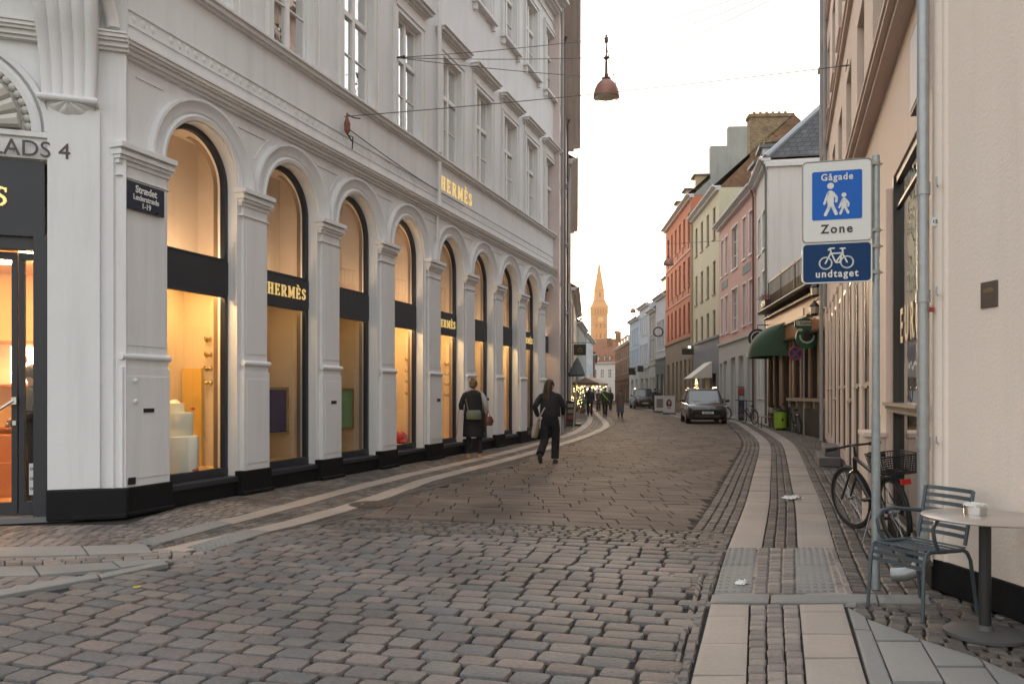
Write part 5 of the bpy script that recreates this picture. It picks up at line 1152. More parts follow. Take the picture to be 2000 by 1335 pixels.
def stroke(mb, pts, w_, y0=-.052, y1=-.0497, rnd=True):
    for k, ((x0, y_0), (x1, y_1)) in enumerate(zip(pts, pts[1:])):
        A = Vector(px2(x0, y_0)); B = Vector(px2(x1, y_1)); d = (B - A).normalized(); n = Vector((-d.y, d.x)) * w_ * SC / 2
        mb.poly([tuple(A + n), tuple(A - n), tuple(B - n), tuple(B + n)], y0 - k * .0002, y1)
    if rnd:
        for j, p in enumerate(pts):
            c = px2(*p); mb.poly([(c[0] + w_ * SC / 2 * cos(t * pi / 5), c[1] + w_ * SC / 2 * sin(t * pi / 5)) for t in range(10)], y0 - .0001 - j * .0001, y1)
def disc(mb, p, r, y0=-.0525): c = px2(*p); mb.poly([(c[0] + r * SC * cos(t * pi / 9), c[1] + r * SC * sin(t * pi / 9)) for t in range(18)], y0, -.0497)
q = MB(); disc(q, (1622, 362), 6.6); stroke(q, [(1622, 377), (1622, 394)], 13); stroke(q, [(1617, 377), (1610, 396)], 5); stroke(q, [(1627, 376), (1634, 386), (1633, 393)], 5); stroke(q, [(1620, 395), (1619, 404), (1612, 418)], 6.5); stroke(q, [(1624, 395), (1627, 404), (1633, 417)], 6.5); q.build('adult_figure', SWHITE, p1)
q = MB(); disc(q, (1648, 381), 4.8); stroke(q, [(1648, 391), (1648, 402)], 10); stroke(q, [(1645, 391), (1639, 405)], 4); stroke(q, [(1652, 391), (1657, 398), (1656, 403)], 4); stroke(q, [(1646, 403), (1645, 408), (1641, 417)], 5); stroke(q, [(1650, 403), (1652, 408), (1656, 416)], 5); q.build('child_figure', SWHITE, p1)
x, z = px2(1634.5, 351); text('lettering', 'Gågade', .068, SWHITE, p1, (x, -.0515, z), bold=.0016, depth=.0012, spacing=1.18, sx=.92)
x, z = px2(1634, 454); text('lettering', 'Zone', .088, SBLACK, p1, (x, -.049, z), bold=.002, depth=.0012, spacing=1.25, sx=.95)
p2 = plate('cycle_plate', 1567, 1701, 474, 551, DBLUE, mat('pale sign rim', (.6, .6, .58), .4))
q = MB()
for cx in (1612.5, 1654): c = px2(cx, 513 - (cx > 1640)); q.torus((c[0], -.049, c[1]), 12 * SC, 1.5 * SC, 'y', 30, 4)
for s_ in ([(1612, 513), (1623, 492), (1632, 512)], [(1623, 494), (1645, 494), (1632, 512)], [(1645, 494), (1654, 512)], [(1632, 512), (1640, 512), (1645, 492)], [(1621, 484), (1623, 492)], [(1618, 487), (1621, 484), (1629, 484)], [(1641, 485), (1650, 485)], [(1645, 485), (1646, 494)]): stroke(q, s_, 3.0, -.0495, -.0472)
q.build('cycle_figure', SWHITE, p2)
x, z = px2(1634, 540); text('lettering', 'undtaget', .072, SWHITE, p2, (x, -.049, z), bold=.0018, depth=.0012, spacing=1.22, sx=.93)
q = MB()
for y in (322, 451, 482, 533):
    _, z = px2(1700, y); q.tube([(0, 0, z - .014), (0, 0, z + .014)], .031, 14); q.box(-.07, .0, -.042, -.03, z - .012, z + .012); q.tube([(.0, .02, z), (.045, .0, z)], .006, 6)
q.build('clamp', GREYRIM, post)
# stickers and padlock on the drainpipe
def atRp(s, o, z): return atR(s, o, z)
st = MB(1); st.lathe([(.001, 0), (.032, 0), (.032, .002), (.001, .002)], n=20); so = st.build('round_sticker', mat('pale sticker', (.6, .65, .66), .5), None); so.rotation_euler = (pi / 2, 0, radians(-8)); so.location = (3.005, 5.655, 2.62); tag(so, 'round white sticker marked 12 on the drainpipe', 'sticker')
tt = text('sticker_number', '12', .035, SBLACK, so, (0, 0, 0)); tt.rotation_euler = (0, 0, 0); tt.location = (-.002, -.012, .003)
pdl = MB(); pdl.box(-.014, .014, -.008, .008, 0, .032); pdl.torus((0, 0, .034), .010, .003, 'y', 14, 6, 0, pi); po = pdl.build('padlock', mat('red padlock', (.35, .03, .03), .4), None, bevel=.002); po.location = (2.985, 5.66, 1.98); tag(po, 'small red padlock hanging from the drainpipe clamp', 'padlock')
# ---------------- cafe chair, table, ashtray ----------------
CH = mat('slate blue metal paint', (.055, .075, .09), .38, .12, 8, .1, 60)
def make_chair():
    fdir = atan2(-.36, -.93)
    r = empty('cafe_chair', (2.64, 5.15, 0), fdir, 'slate blue slatted metal armchair beside the round steel table', 'chair')
    # local x = front, y = left ; seat .44 high
    r.scale = (.82, .88, .97); R = .0135
    for sy in (-1, 1):
        y = sy * .235
        q = MB(); q.tube([(.27, y * 1.04, 0), (.245, y, .36), (.225, y, .415), (.19, y, .435), (-.05, y, .43), (-.16, y, .43), (-.20, y, .41), (-.235, y, .36), (-.30, y * 1.04, 0)], R, 10); q.build('leg_frame', CH, r, smooth=True)
        q = MB(); q.tube([(-.22, y * .86, .45), (-.26, y * .86, .60), (-.31, y * .86, .80)], R, 10); q.build('back_post', CH, r, smooth=True)
        q = MB(); q.tube([(.10, y * 1.02, .435), (.15, y * 1.05, .50), (.17, y * 1.05, .58), (.13, y * 1.05, .635), (.02, y * 1.04, .655), (-.26, y * .9, .63)], R, 10); q.build('armrest', CH, r, smooth=True)
    q = MB()
    for i in range(9):
        x = .215 - i * .05; z = .437 - .012 * sin(pi * i / 8) * 2; w_ = .225
        q.hexa([(x - .017, -w_, z), (x + .017, -w_, z), (x + .017, w_, z), (x - .017, w_, z)], [(x - .015, -w_, z + .008), (x + .015, -w_, z + .008), (x + .015, w_, z + .008), (x - .015, w_, z + .008)])
    for i in range(3): q.box(.228 + i * .003, .236 + i * .003, -.225, .225, .405 - i * .045, .43 - i * .045)
    q.build('seat', CH, r)
    q = MB()
    for i in range(7):
        z = .50 + i * .049; x = -.228 - (z - .45) * .24; pts = [(x - .025 * (1 - (k / 4 - 1) ** 2), -.2 + .05 * k, z) for k in range(9)]
        for (x0, y0, _), (x1, y1, _) in zip(pts, pts[1:]):
            q.add([(x0 - .004, y0, z - .013), (x0 + .004, y0, z - .013), (x0 - .001, y0, z + .013), (x0 - .009, y0, z + .013), (x1 - .004, y1, z - .013), (x1 + .004, y1, z - .013), (x1 - .001, y1, z + .013), (x1 - .009, y1, z + .013)], [(1, 5, 6, 2), (4, 0, 3, 7), (3, 2, 6, 7), (0, 4, 5, 1)])
    q.build('backrest', CH, r)
make_chair()
tb_ = empty('cafe_table', (2.745, 4.62, 0), 0, 'round steel cafe table on a black column at the right edge', 'table')
q = MB(); q.lathe([(.001, .675), (.328, .675), (.334, .679), (.334, .685), (.330, .688), (.001, .688)], n=56); q.build('tabletop', mat('brushed steel top', (.58, .54, .51), .3, .05, 6, metal=.85), tb_, smooth=True)
q = MB(); q.tube([(0, 0, .03), (0, 0, .675)], .032, 20); q.build('column', IRON, tb_, smooth=True)
q = MB(); q.lathe([(.215, .0), (.215, .018), (.20, .026), (.05, .032), (.04, .06), (.001, .06)], n=44); q.build('base', mat('worn cast base', (.07, .068, .066), .6, .25, 8), tb_, smooth=True)
at = empty('ashtray', (2.735, 4.70, .6885), .3, 'round steel ashtray on the cafe table', 'ashtray')
q = MB(); q.lathe([(.06, 0), (.062, .004), (.062, .052), (.057, .055), (.055, .05), (.052, .02), (.001, .02)], n=28); q.build('bowl', mat('shiny steel', (.6, .6, .6), .2, metal=.95), at, smooth=True)
q = MB(); [q.box(-.05 + i * .02, -.035 + i * .02, -.045, .04, .045 + .004 * (i % 3), .062 + .006 * (i % 2)) for i in range(5)]; q.build('paper_packets', mat('white paper', (.7, .7, .68), .7), at)
# ---------------- bicycles ----------------
BK = mat('black bike paint', (.018, .018, .02), .3, .1, 5); CHR = mat('bike chrome', (.5, .5, .5), .25, metal=.9)
def wheel(parent, loc, steer=0, R=.325):
    e = empty('wheel', loc); e.parent = parent; e.rotation_euler = (0, 0, steer)
    q = MB(); q.torus((0, 0, 0), R - .018, .019, 'y', 44, 8); q.build('tyre', RUBBER, e, smooth=True)
    q = MB(); q.torus((0, 0, 0), R - .045, .009, 'y', 44, 6); q.build('rim', mat('dull rim', (.12, .12, .12), .35, metal=.7), e, smooth=True)
    q = MB(); q.tube([(0, -.05, 0), (0, .05, 0)], .02, 8)
    for k in range(28):
        t = 2 * pi * k / 28; q.tube([(.018 * cos(t + .9 * (-1) ** k), .025 * (-1) ** k, .018 * sin(t + .9 * (-1) ** k)), ((R - .05) * cos(t), 0, (R - .05) * sin(t))], .0013, 4, cap=False)
    q.build('spokes', CHR, e); return e
def bike(loc, heading, label, lean=0, steer=0, group=None, rear_basket=True, red=True, step=False, bars=.86):
    r = empty('bicycle', (*loc, 0), heading, label, 'bicycle', group)
    r.rotation_euler = (lean, 0, heading)
    R = .325; W = 1.04
    wheel(r, (0, 0, R)); wheel(r, (W, 0, R), steer)
    BB = (.43, 0, .29); SE = (.30, 0, .70); HT = (.80, 0, .76); HB = (.84, 0, .60)
    q = MB(); q.tube([BB, SE], .017, 8); q.tube([HB, BB], .020, 8); q.tube([HT, (.33, 0, .64) if not step else (.38, 0, .45)], .017, 8); q.tube([HT, HB], .022, 8)
    for s in (-1, 1): q.tube([(0, s * .055, R), (.38, s * .03, .30)], .010, 6); q.tube([(0, s * .055, R), (.31, s * .02, .64)], .009, 6)
    q.build('frame', BK, r, smooth=True)
    fk = empty('fork', (.825, 0, .66)); fk.parent = r; fk.rotation_euler = (0, 0, steer)
    q = MB(); q.tube([(-.02, 0, .10), (.01, 0, -.03)], .02, 8)
    for s in (-1, 1): q.tube([(.0, 0, -.02), (.02, s * .045, -.05), (W - .825, s * .05, R - .66)], .012, 6)
    q.build('fork_legs', BK, fk, smooth=True)
    q = MB(); q.tube([(-.02, 0, .08), (-.03, 0, bars - .66), (.03, 0, bars - .65)], .013, 8); q.tube([(-.02, -.30, bars - .655), (.01, -.16, bars - .655), (.03, 0, bars - .65), (.01, .16, bars - .655), (-.02, .30, bars - .655)], .012, 8); q.build('handlebar', BK, fk, smooth=True)
    q = MB()
    for s in (-1, 1): q.tube([(-.02, s * .31, bars - .655), (-.01, s * .19, bars - .655)], .018, 8); q.tube([(.03, s * .2, bars - .66), (.05, s * .28, bars - .69)], .005, 5)
    q.build('grip', RUBBER, fk)
    q = MB(); q.tube([SE, (.27, 0, .80)], .013, 8); q.build('seatpost', CHR, r); q = MB(); q.loft([(.24, 0, .80, .10, .05), (.24, 0, .82, .13, .075), (.23, 0, .85, .12, .07), (.22, 0, .86, .06, .04)], 14); q.tube([(.28, 0, .83), (.40, 0, .83)], [.04, .018], 8); q.build('saddle', RUBBER, r, smooth=True)
    q = MB(); q.lathe([(.085, -.004), (.085, .004)], n=22); o = q.build('chainring', CHR, r); o.rotation_euler = (pi / 2, 0, 0); o.location = (BB[0], -.05, BB[2])
    q = MB(); q.tube([(BB[0], -.06, BB[2]), (BB[0] + .12, -.07, BB[2] - .12)], .009, 6); q.tube([(BB[0], .06, BB[2]), (BB[0] - .12, .07, BB[2] + .12)], .009, 6); q.box(.51, .60, -.15, -.07, .16, .18).box(.27, .36, .07, .15, .40, .42); q.build('pedal', BK, r)
    q = MB(); q.tube([(0, -.05, R + .045), (BB[0], -.05, BB[2] + .085)], .004, 4); q.tube([(0, -.05, R - .045), (BB[0], -.05, BB[2] - .085)], .004, 4); q.build('chain', IRON, r)
    q = MB(); q.torus((0, 0, R), R + .025, .016, 'y', 14, 6, radians(40), radians(200)); q.build('mudguard', BK, r)
    q = MB(); [q.tube([(-.30, s * .06, .70), (.22, s * .06, .70)], .006, 5) for s in (-1, 1)]; [q.tube([(0, s * .07, R), (-.05, s * .06, .70)], .005, 5) for s in (-1, 1)]; q.build('rack', BK, r)
    if rear_basket:
        q = MB()
        def mesh(a, b, c, d, n, m):
            L_ = lambda p, q2, t: tuple(p[k] + (q2[k] - p[k]) * t for k in range(3))
            for i in range(n + 1): q.tube([L_(a, b, i / n), L_(d, c, i / n)], .0028, 4, cap=False)
            for j in range(m + 1): q.tube([L_(a, d, j / m), L_(b, c, j / m)], .0028, 4, cap=False)
        x0, x1, y_ = -.32, .06, .13; X0, X1, Y_ = -.36, .08, .16; z0, z1 = .705, .87
        b0 = [(x0, -y_, z0), (x1, -y_, z0), (x1, y_, z0), (x0, y_, z0)]; t0_ = [(X0, -Y_, z1), (X1, -Y_, z1), (X1, Y_, z1), (X0, Y_, z1)]
        for i in range(4): mesh(b0[i], b0[(i + 1) % 4], t0_[(i + 1) % 4], t0_[i], 14, 8)
        mesh(*b0, 10, 8); q.tube(t0_ + [t0_[0]], .007, 6); q.build('basket', BK, r)
    if red:
        q = MB(); q.box(-.36, -.33, -.04, .04, .62, .665); q.build('rear_light', mat('red plastic', (.6, .03, .02), .3), r)
    q = MB(); q.tube([(.40, .05, .28), (.30, .20, .01)], .008, 6); q.build('kickstand', CHR, r)
    return r
h_ = atan2(1.05, .06)
bike((3.50, 7.22), h_, 'black bicycle with rear basket and red light leaning beside the sign post', lean=radians(-7), steer=radians(16), bars=.87)
proto = bike((9.93, 27.5), radians(84), 'black bicycle with upright bars leaning by the green litter bin', lean=radians(-5), rear_basket=False, red=False, step=True, bars=1.05)
far_b = [((10.9, 35.8), 100, 'black bicycle parked against the white house by the bench'), ((11.5, 40.2), 70, 'dark bicycle parked just beyond the blue-capped ticket machine'), ((11.35, 42.0), 110, 'second dark bicycle from the ticket machine, handlebars turned to the road'), ((11.6, 44.0), 80, 'farthest dark bicycle behind the approaching car'), ((12.5, 54.6), 60, 'dark bicycle behind the portrait pavement board'),
         ((5.35, 60.5), 75, 'dark bicycle parked under the cafe parasol'), ((5.0, 56.0), 95, 'dark bicycle leaning on the left wall before the cafe'), ((11.75, 45.3), 65, 'dark bicycle half hidden by the approaching car')]
proto['group'] = 'bicycles parked along the street'
for (l_, hd, lab) in far_b:
    c = copy_tree(proto); c.location = (*l_, 0); c.rotation_euler = (radians(random.uniform(-6, 4)), 0, radians(hd)); c['label'] = lab
# ---------------- cars ----------------
def car(loc, heading, label, paint, L=4.5, W=1.84, H=1.62, truck=False, name='parked_car', plate='CF 37 471'):
    r = empty(name, (*loc, 0), heading, label, 'car')     # local +x = front, origin under the front bumper centre
    h = W / 2
    def body(mb, secs, k=.94):
        """secs: x, half width, zb, z shoulder, z top"""
        vs = []; n = 12
        for x, w_, zb, zs, zt in secs:
            hp = [(w_ * .86, zb), (w_ * .98, zb + .12), (w_, (zb + zs) / 2), (w_ * k, zs), (w_ * .80, zt - .015), (w_ * .4, zt)]
            vs += [(x, y, z) for y, z in hp] + [(x, -y, z) for y, z in hp[::-1]]
        fs = []
        for i in range(len(secs) - 1):
            for j in range(n): j2 = (j + 1) % n; fs.append((i * n + j, (i + 1) * n + j, (i + 1) * n + j2, i * n + j2))
        fs.append(tuple(range(n))[::-1]); fs.append(tuple((len(secs) - 1) * n + j for j in range(n))); mb.add(vs, fs)
    hz = .98 if not truck else 1.12
    q = MB(); body(q, [(0, h * .80, .32, .60, .66), (-.10, h * .92, .22, .70, .78), (-.30, h * .98, .19, .80, hz - .12), (-.75, h, .19, .88, hz - .04), (-1.25, h, .19, .92, hz + .02), (-3.2, h, .19, .95, hz + .03), (-L + .3, h * .98, .22, .95, hz + .02), (-L, h * .88, .35, .85, hz - .05)]); q.build('body', paint, r, smooth=True, bevel=.01)
    gx0, gx1, gx2, gx3 = (-1.05, -1.95, -3.6, -L + .05) if not truck else (-1.45, -2.1, -3.3, -3.6)
    zt = H; wt = h * .74; wb = h * .90
    q = MB(); q.hexa([(gx3, -wb, hz - .02), (gx0, -wb, hz - .02), (gx0, wb, hz - .02), (gx3, wb, hz - .02)], [(gx2 - .35, -wt, zt - .07), (gx1, -wt, zt - .07), (gx1, wt, zt - .07), (gx2 - .35, wt, zt - .07)])
    cg = mat('car glass', (.02, .03, .035), .05, .1, 2, spec=1.0, coat=.5); q.build('greenhouse', cg, r)
    q = MB(); q.hexa([(gx2 - .37, -wt - .02, zt - .075), (gx1 + .05, -wt - .02, zt - .075), (gx1 + .05, wt + .02, zt - .075), (gx2 - .37, wt + .02, zt - .075)], [(gx2 - .3, -wt + .08, zt), (gx1 - .1, -wt + .08, zt), (gx1 - .1, wt - .08, zt), (gx2 - .3, wt - .08, zt)]); q.build('roof', paint, r, smooth=True, bevel=.02)
    for s in (-1, 1):
        q = MB(); q.tube([(gx0 + .02, s * (wb - .01), hz - .01), (gx1 + .02, s * (wt), zt - .06)], .032, 6); q.tube([((gx0 + gx3) / 2, s * (wb + .0), hz), ((gx1 + gx2) / 2, s * wt, zt - .06)], .03, 6); q.build('pillar', paint, r)
        q = MB(); q.ball((gx0 - .25, s * (h + .12), hz + .08), (.07, .12, .08), 10, 6); q.box(gx0 - .26, gx0 - .2, s * (h - .08), s * (h + .06), hz + .01, hz + .04); q.build('mirror', paint, r, smooth=True)
        q = MB(); q.hexa([(-.06, s * h * .50, .64), (-.30, s * h * .95, .66), (-.34, s * h * .97, .68), (-.12, s * h * .48, .67)], [(-.10, s * h * .50, .76), (-.34, s * h * .955, .84), (-.42, s * h * .965, .86), (-.2, s * h * .46, .79)]); q.build('headlight', mat('headlight glass', (.55, .5, .45), .1, .2, 20, coat=1), r)
        q = MB(); q.ball((-.07, s * h * .70, .40), (.03, .10, .04), 10, 6); q.build('fog_light', mat('headlight glass', (.55, .5, .45)), r)
        if not truck: q = MB(); q.tube([(gx1 + .0, s * (wt - .06), zt + .0), (gx1 - .1, s * (wt - .04), zt + .045), (gx2 - .1, s * (wt - .04), zt + .04), (gx2 - .2, s * (wt - .06), zt)], .014, 6); q.build('roof_rail', CHR, r, smooth=True)
    for x in (-.86, -L + .86):
        for s in (-1, 1):
            e = empty('wheel', (x, s * (h - .10), .33)); e.parent = r
            q = MB(); q.tube([(0, -.11, 0), (0, .11, 0)], .335, 28); q.build('tyre', RUBBER, e, bevel=.03)
            q = MB(); q.tube([(0, s * .10, 0), (0, s * .118, 0)], .21, 20); q.build('rim', mat('alloy', (.35, .35, .36), .35, metal=.8), e)
    q = MB(); q.box(-.075, -.02, -h * .48, h * .48, .66, .685).box(-.085, -.02, -h * .5, h * .5, .62, .63); q.build('grille_bar', CHR, r)
    q = MB(); q.box(-.06, .004, -h * .60, h * .60, .30, .42).box(-.07, -.005, -h * .45, h * .45, .56, .64) if not truck else q.box(-.08, .01, -h * .5, h * .5, .55, .80); q.build('grille', IRON, r)
    q = MB(); q.box(.0, .016, -.26, .26, .47, .58); pl_ = q.build('number_plate', mat('plate white', (.7, .7, .7), .5), r)
    t_ = text('plate_lettering', plate, .10, SBLACK, pl_, (.018, 0, .487), depth=.002, bold=.003, sx=.85); t_.rotation_euler = (pi / 2, 0, pi / 2)
    q = MB(); q.torus((.006, 0, .70), .05, .008, 'x', 20, 5); q.add([(.006, -.03, .73), (.012, -.03, .73), (.012, 0, .67), (.006, 0, .67)], [(0, 1, 2, 3)]); q.build('front_emblem', CHR, r)
    for s in (-1, 1):
        q = MB(); q.tube([(gx0 + .08, s * .1, hz + .02), (gx0 - .12, s * .55, hz + .09)], .008, 5); q.build('wiper', IRON, r)
    return r
away = lambda p0, p1: atan2(p0[1] - p1[1], p0[0] - p1[0])
car((8.93, 36.3), radians(-97.5), 'dark metallic people carrier driving toward the square', mat('black metallic paint', (.010, .010, .012), .25, .1, 3, coat=.5), H=1.64)
car((12.15, 72.5), radians(-93), 'large black pickup standing farther up the street on the right', mat('black gloss paint', (.007, .007, .008), .28, coat=.3), L=5.2, W=1.98, H=1.86, truck=True, plate='BX 21 608')
# ---------------- hanging lamps and cables ----------------
def tube_obj(name, pts, r, m, label, cat, group=None, n=5):
    o = MB().tube(pts, r, n).build(name, m, None); return tag(o, label, cat, group)
def lamp_thing(loc, label, k=1.0):
    r = empty('hanging_street_lamp', loc, 0, label, 'street lamp', 'hanging street lamps')
    q = MB(); q.lathe([(.30, 0), (.302, .02), (.30, .08), (.275, .19), (.225, .30), (.15, .385), (.07, .43), (.001, .44)], n=36); q.lathe([(.285, .01), (.26, .16), (.19, .28), (.001, .38)], n=30); q.build('shade', mat('rosy copper shade', (.34, .17, .13), .45, .15, 4, metal=.3), r, smooth=True)
    q = MB(); q.lathe([(.001, -.035), (.16, -.03), (.27, -.005), (.288, .02)], n=32); q.build('diffuser', mat('milky lamp bowl', (.55, .50, .42), .3), r, smooth=True)
    q = MB(); q.lathe([(.10, .43), (.11, .45), (.05, .47), (.045, .52), (.05, .54), (.035, .56), (.03, .85), (.02, .86), (.035, .9), (.07, .93), (.035, .97), (.02, 1.0), (.015, 1.28), (.045, 1.30), (.045, 1.40), (.02, 1.43), (.03, 1.46), (.001, 1.48)], n=14); q.build('stem', mat('dark bronze', (.12, .09, .08), .5, metal=.5), r, smooth=True)
    return r
X1, Y1, Z1 = 2.215, 18.7, 8.34
lp = lamp_thing((X1, Y1, Z1), 'nearest hanging copper dome street lamp above the arched shop front')
for (x, y, z, lab) in ((9.1, 46.3, 8.85, 'hanging dome street lamp in front of the terracotta house, second nearest'), (11.85, 78, 9.3, 'third nearest hanging dome street lamp before the pale blue house'), (13.6, 104, 9.2, 'hanging dome street lamp right of the tower, fourth nearest')):
    c = copy_tree(lp); c.location = (x, y, z); c['label'] = lab
WIRE = mat('steel cable', (.12, .11, .11), .6)
def cable(a, b, label, sag=.12, r=.008):
    tube_obj('overhead_cable', [(a[0] + (b[0] - a[0]) * t / 10, a[1] + (b[1] - a[1]) * t / 10, a[2] + (b[2] - a[2]) * t / 10 - sag * 4 * (t / 10) * (1 - t / 10)) for t in range(11)], r, WIRE, label, 'cable', 'thin cables spanning the street')
def onL(px, py, o=.05): s_ = sL(px, o); p = atL(s_, o); return (p[0], p[1], HC + (YH - py) * p[1] / FX)
def onR(px, py, o=.02): s_ = sR(px, o); p = atR(s_, o); return (p[0], p[1], HC + (YH - py) * p[1] / FX)
hk = onL(775, 113); rk = (*facR(9), 9.1)
for k, (zz, lab) in enumerate(((Z1 + 1.40, 'upper cable from the left wall hook to the nearest lamp'), (Z1 + .95, 'middle cable from the left wall hook to the nearest lamp'), (Z1 + .47, 'lower cable from the left wall hook to the nearest lamp'))):
    cable(hk, (X1, Y1, zz), lab, .04); cable((X1, Y1, zz), rk, lab.replace('left wall hook to the nearest lamp', 'nearest lamp up to the beige house'), .04)
hk2 = onL(672, 228); rk2 = onR(1656, 128)
cable(hk2, rk2, 'long cable crossing in front of the copper dome', .05)
p2_ = onL(905, 402); cable((hk2[0], hk2[1], hk2[2] - .15), p2_, 'cable drooping along the white facade above the arches', .06, .010)
for i, (ax, bx) in enumerate(((X1, 9.1), (X1 + .1, 9.2), (X1 + .05, 8.9))): cable((ax, Y1, Z1 + (1.2, .4, -.0)[i]), (bx, 46.3, 10.2 + i * .05), ['highest', 'middle', 'lowest'][i] + ' cable running up the street between the two nearest lamps', .8, .011)
for i, (x, y, z, a, b) in enumerate(((9.1, 46.3, 10.3, 3.3, 12.5), (11.85, 78, 10.75, 6.2, 14.0), (13.6, 104, 10.65, 9.8, 14.8))): cable((a, y, z - .3), (b, y, z), 'cross cable carrying the %s hanging lamp' % ('second', 'third', 'fourth')[i], .1, .012)
wb = empty('wall_bracket', (*hk2[:2], hk2[2] - .2), ANG_L, 'rusty insulator bracket with loose wires on the white facade', 'bracket')
q = MB(-1); q.lathe([(.02, -.1), (.05, -.05), (.055, .08), (.02, .18), (.01, .26)], (0, .06, 0), 8); q.build('insulator', mat('rusty clay', (.22, .08, .05), .7), wb); q = MB(-1); q.tube([(0, .06, -.1), (.08, .1, -.2), (-.05, .12, -.15), (.12, .1, -.12), (.13, .08, -.33)], .012, 5); q.tube([(0, .05, .24), (.15, .1, .22), (.3, .14, .25)], .012, 5); q.build('loose_wire', IRON, wb)
q = MB(-1); q.tube([(0, 0, 0), (0, .14, 0)], .018, 6); q.ball((0, .15, 0), .03, 8, 6); o = q.build('wall_hook', IRON, None); o.location = hk; o.rotation_euler = (0, 0, ANG_L); tag(o, 'small dark wall hook holding three cables between upper windows', 'hook')
q = MB(1); q.tube([(0, -.1, 0), (0, .12, 0)], .012, 6); q.tube([(-.25, .02, 0), (.25, .02, 0)], .01, 6); o = q.build('wall_hook', IRON, None); o.location = rk2; o.rotation_euler = (0, 0, ANG_R); tag(o, 'thin rusty cable anchor on the beige house between windows', 'hook')
# ---------------- street furniture ----------------
bn = empty('litter_bin', (10.32, 30.6, 0), 0, 'lime green round litter bin outside the pub', 'bin')
q = MB(); q.lathe([(.20, .06), (.225, .08), (.245, .66), (.245, .70)], n=26); q.build('drum', mat('lime green paint', (.30, .48, .03), .45, .08, 6), bn, smooth=True)
q = MB(); q.lathe([(.255, .70), (.26, .73), (.22, .76), (.001, .77)], n=26); q.build('lid', IRON, bn, smooth=True); q = MB(); q.lathe([(.17, 0), (.18, .06)], n=20); q.build('foot', IRON, bn)
q = MB(); q.poly([(-.05, .36), (.0, .34), (.07, .38), (.03, .41), (.01, .45), (-.02, .5), (-.03, .43)], -.245, -.236); q.build('bird_mark', IRON, bn)
bc = empty('wooden_bench', (10.35, 32.6, 0), radians(80), 'small pale wooden bench with iron legs beside the lime bin', 'bench')
q = MB(); [q.box(-.6, .6, -.2 + i * .13, -.09 + i * .13, .43, .46) for i in range(3)]; q.build('seat', mat('pale bench wood', (.40, .28, .16), .6, .15, 6), bc); q = MB(); [q.box(-.6, .6, -.26, -.23, .60 + i * .12, .70 + i * .12) for i in range(2)]; q.build('backrest', mat('pale bench wood', (.40, .28, .16)), bc)
for x in (-.5, .5): q = MB(); q.tube([(x, .2, 0), (x, .19, .43), (x, -.2, .43), (x, -.26, 0)], .018, 6); q.tube([(x, -.2, .43), (x, -.25, .86)], .018, 6); q.build('leg', IRON, bc)
tm = empty('ticket_machine', (11.98, 41.6, 0), radians(-100) + pi / 2, 'dark blue parking ticket machine with red head and solar panel', 'ticket machine')
q = MB(); q.box(-.16, .16, -.13, .13, 0, 1.35); q.build('cabinet', mat('navy cabinet paint', (.02, .03, .07), .4), tm, bevel=.02); q = MB(); q.box(-.17, .17, -.14, .14, 1.35, 1.68); q.build('head', mat('dull red head', (.30, .05, .04), .45), tm, bevel=.03); q = MB(); q.box(-.12, .12, -.15, -.131, 1.05, 1.28); q.build('screen_panel', mat('grey panel', (.35, .38, .38), .4), tm)
q = MB(); q.hexa([(-.2, -.16, 1.70), (.2, -.16, 1.70), (.2, .16, 1.76), (-.2, .16, 1.76)], [(-.2, -.16, 1.72), (.2, -.16, 1.72), (.2, .16, 1.78), (-.2, .16, 1.78)]); q.tube([(0, 0, 1.68), (0, 0, 1.74)], .02, 6); q.build('solar_panel', IRON, tm)
ns = empty('no_stopping_sign', (9.80, 27.05, 0), -.15, 'round no stopping sign on a thin pole outside the pub', 'road sign')
q = MB(); q.tube([(0.12, .03, 0), (0.12, .03, 4.3)], .028, 8); q.build('pole', GALV, ns); q = MB(); q.lathe([(.24, -.008), (.24, .008)], n=30); o = q.build('disc', mat('faded sign blue', (.03, .06, .18), .4), ns); o.rotation_euler = (pi / 2, 0, 0); o.location = (-.16, 0, 2.76); red_ = mat('faded sign red', (.38, .04, .04), .45)
q = MB(); q.torus((-.16, -.012, 2.76), .215, .027, 'y', 30, 6); q.tube([(-.31, -.014, 2.91), (-.01, -.014, 2.61)], .02, 6); q.tube([(-.31, -.016, 2.61), (-.01, -.016, 2.91)], .02, 6); q.build('red_ring_and_cross', red_, ns); q = MB(); q.box(-.16, .14, 0, .02, 2.74, 2.78); q.build('clamp', GALV, ns)
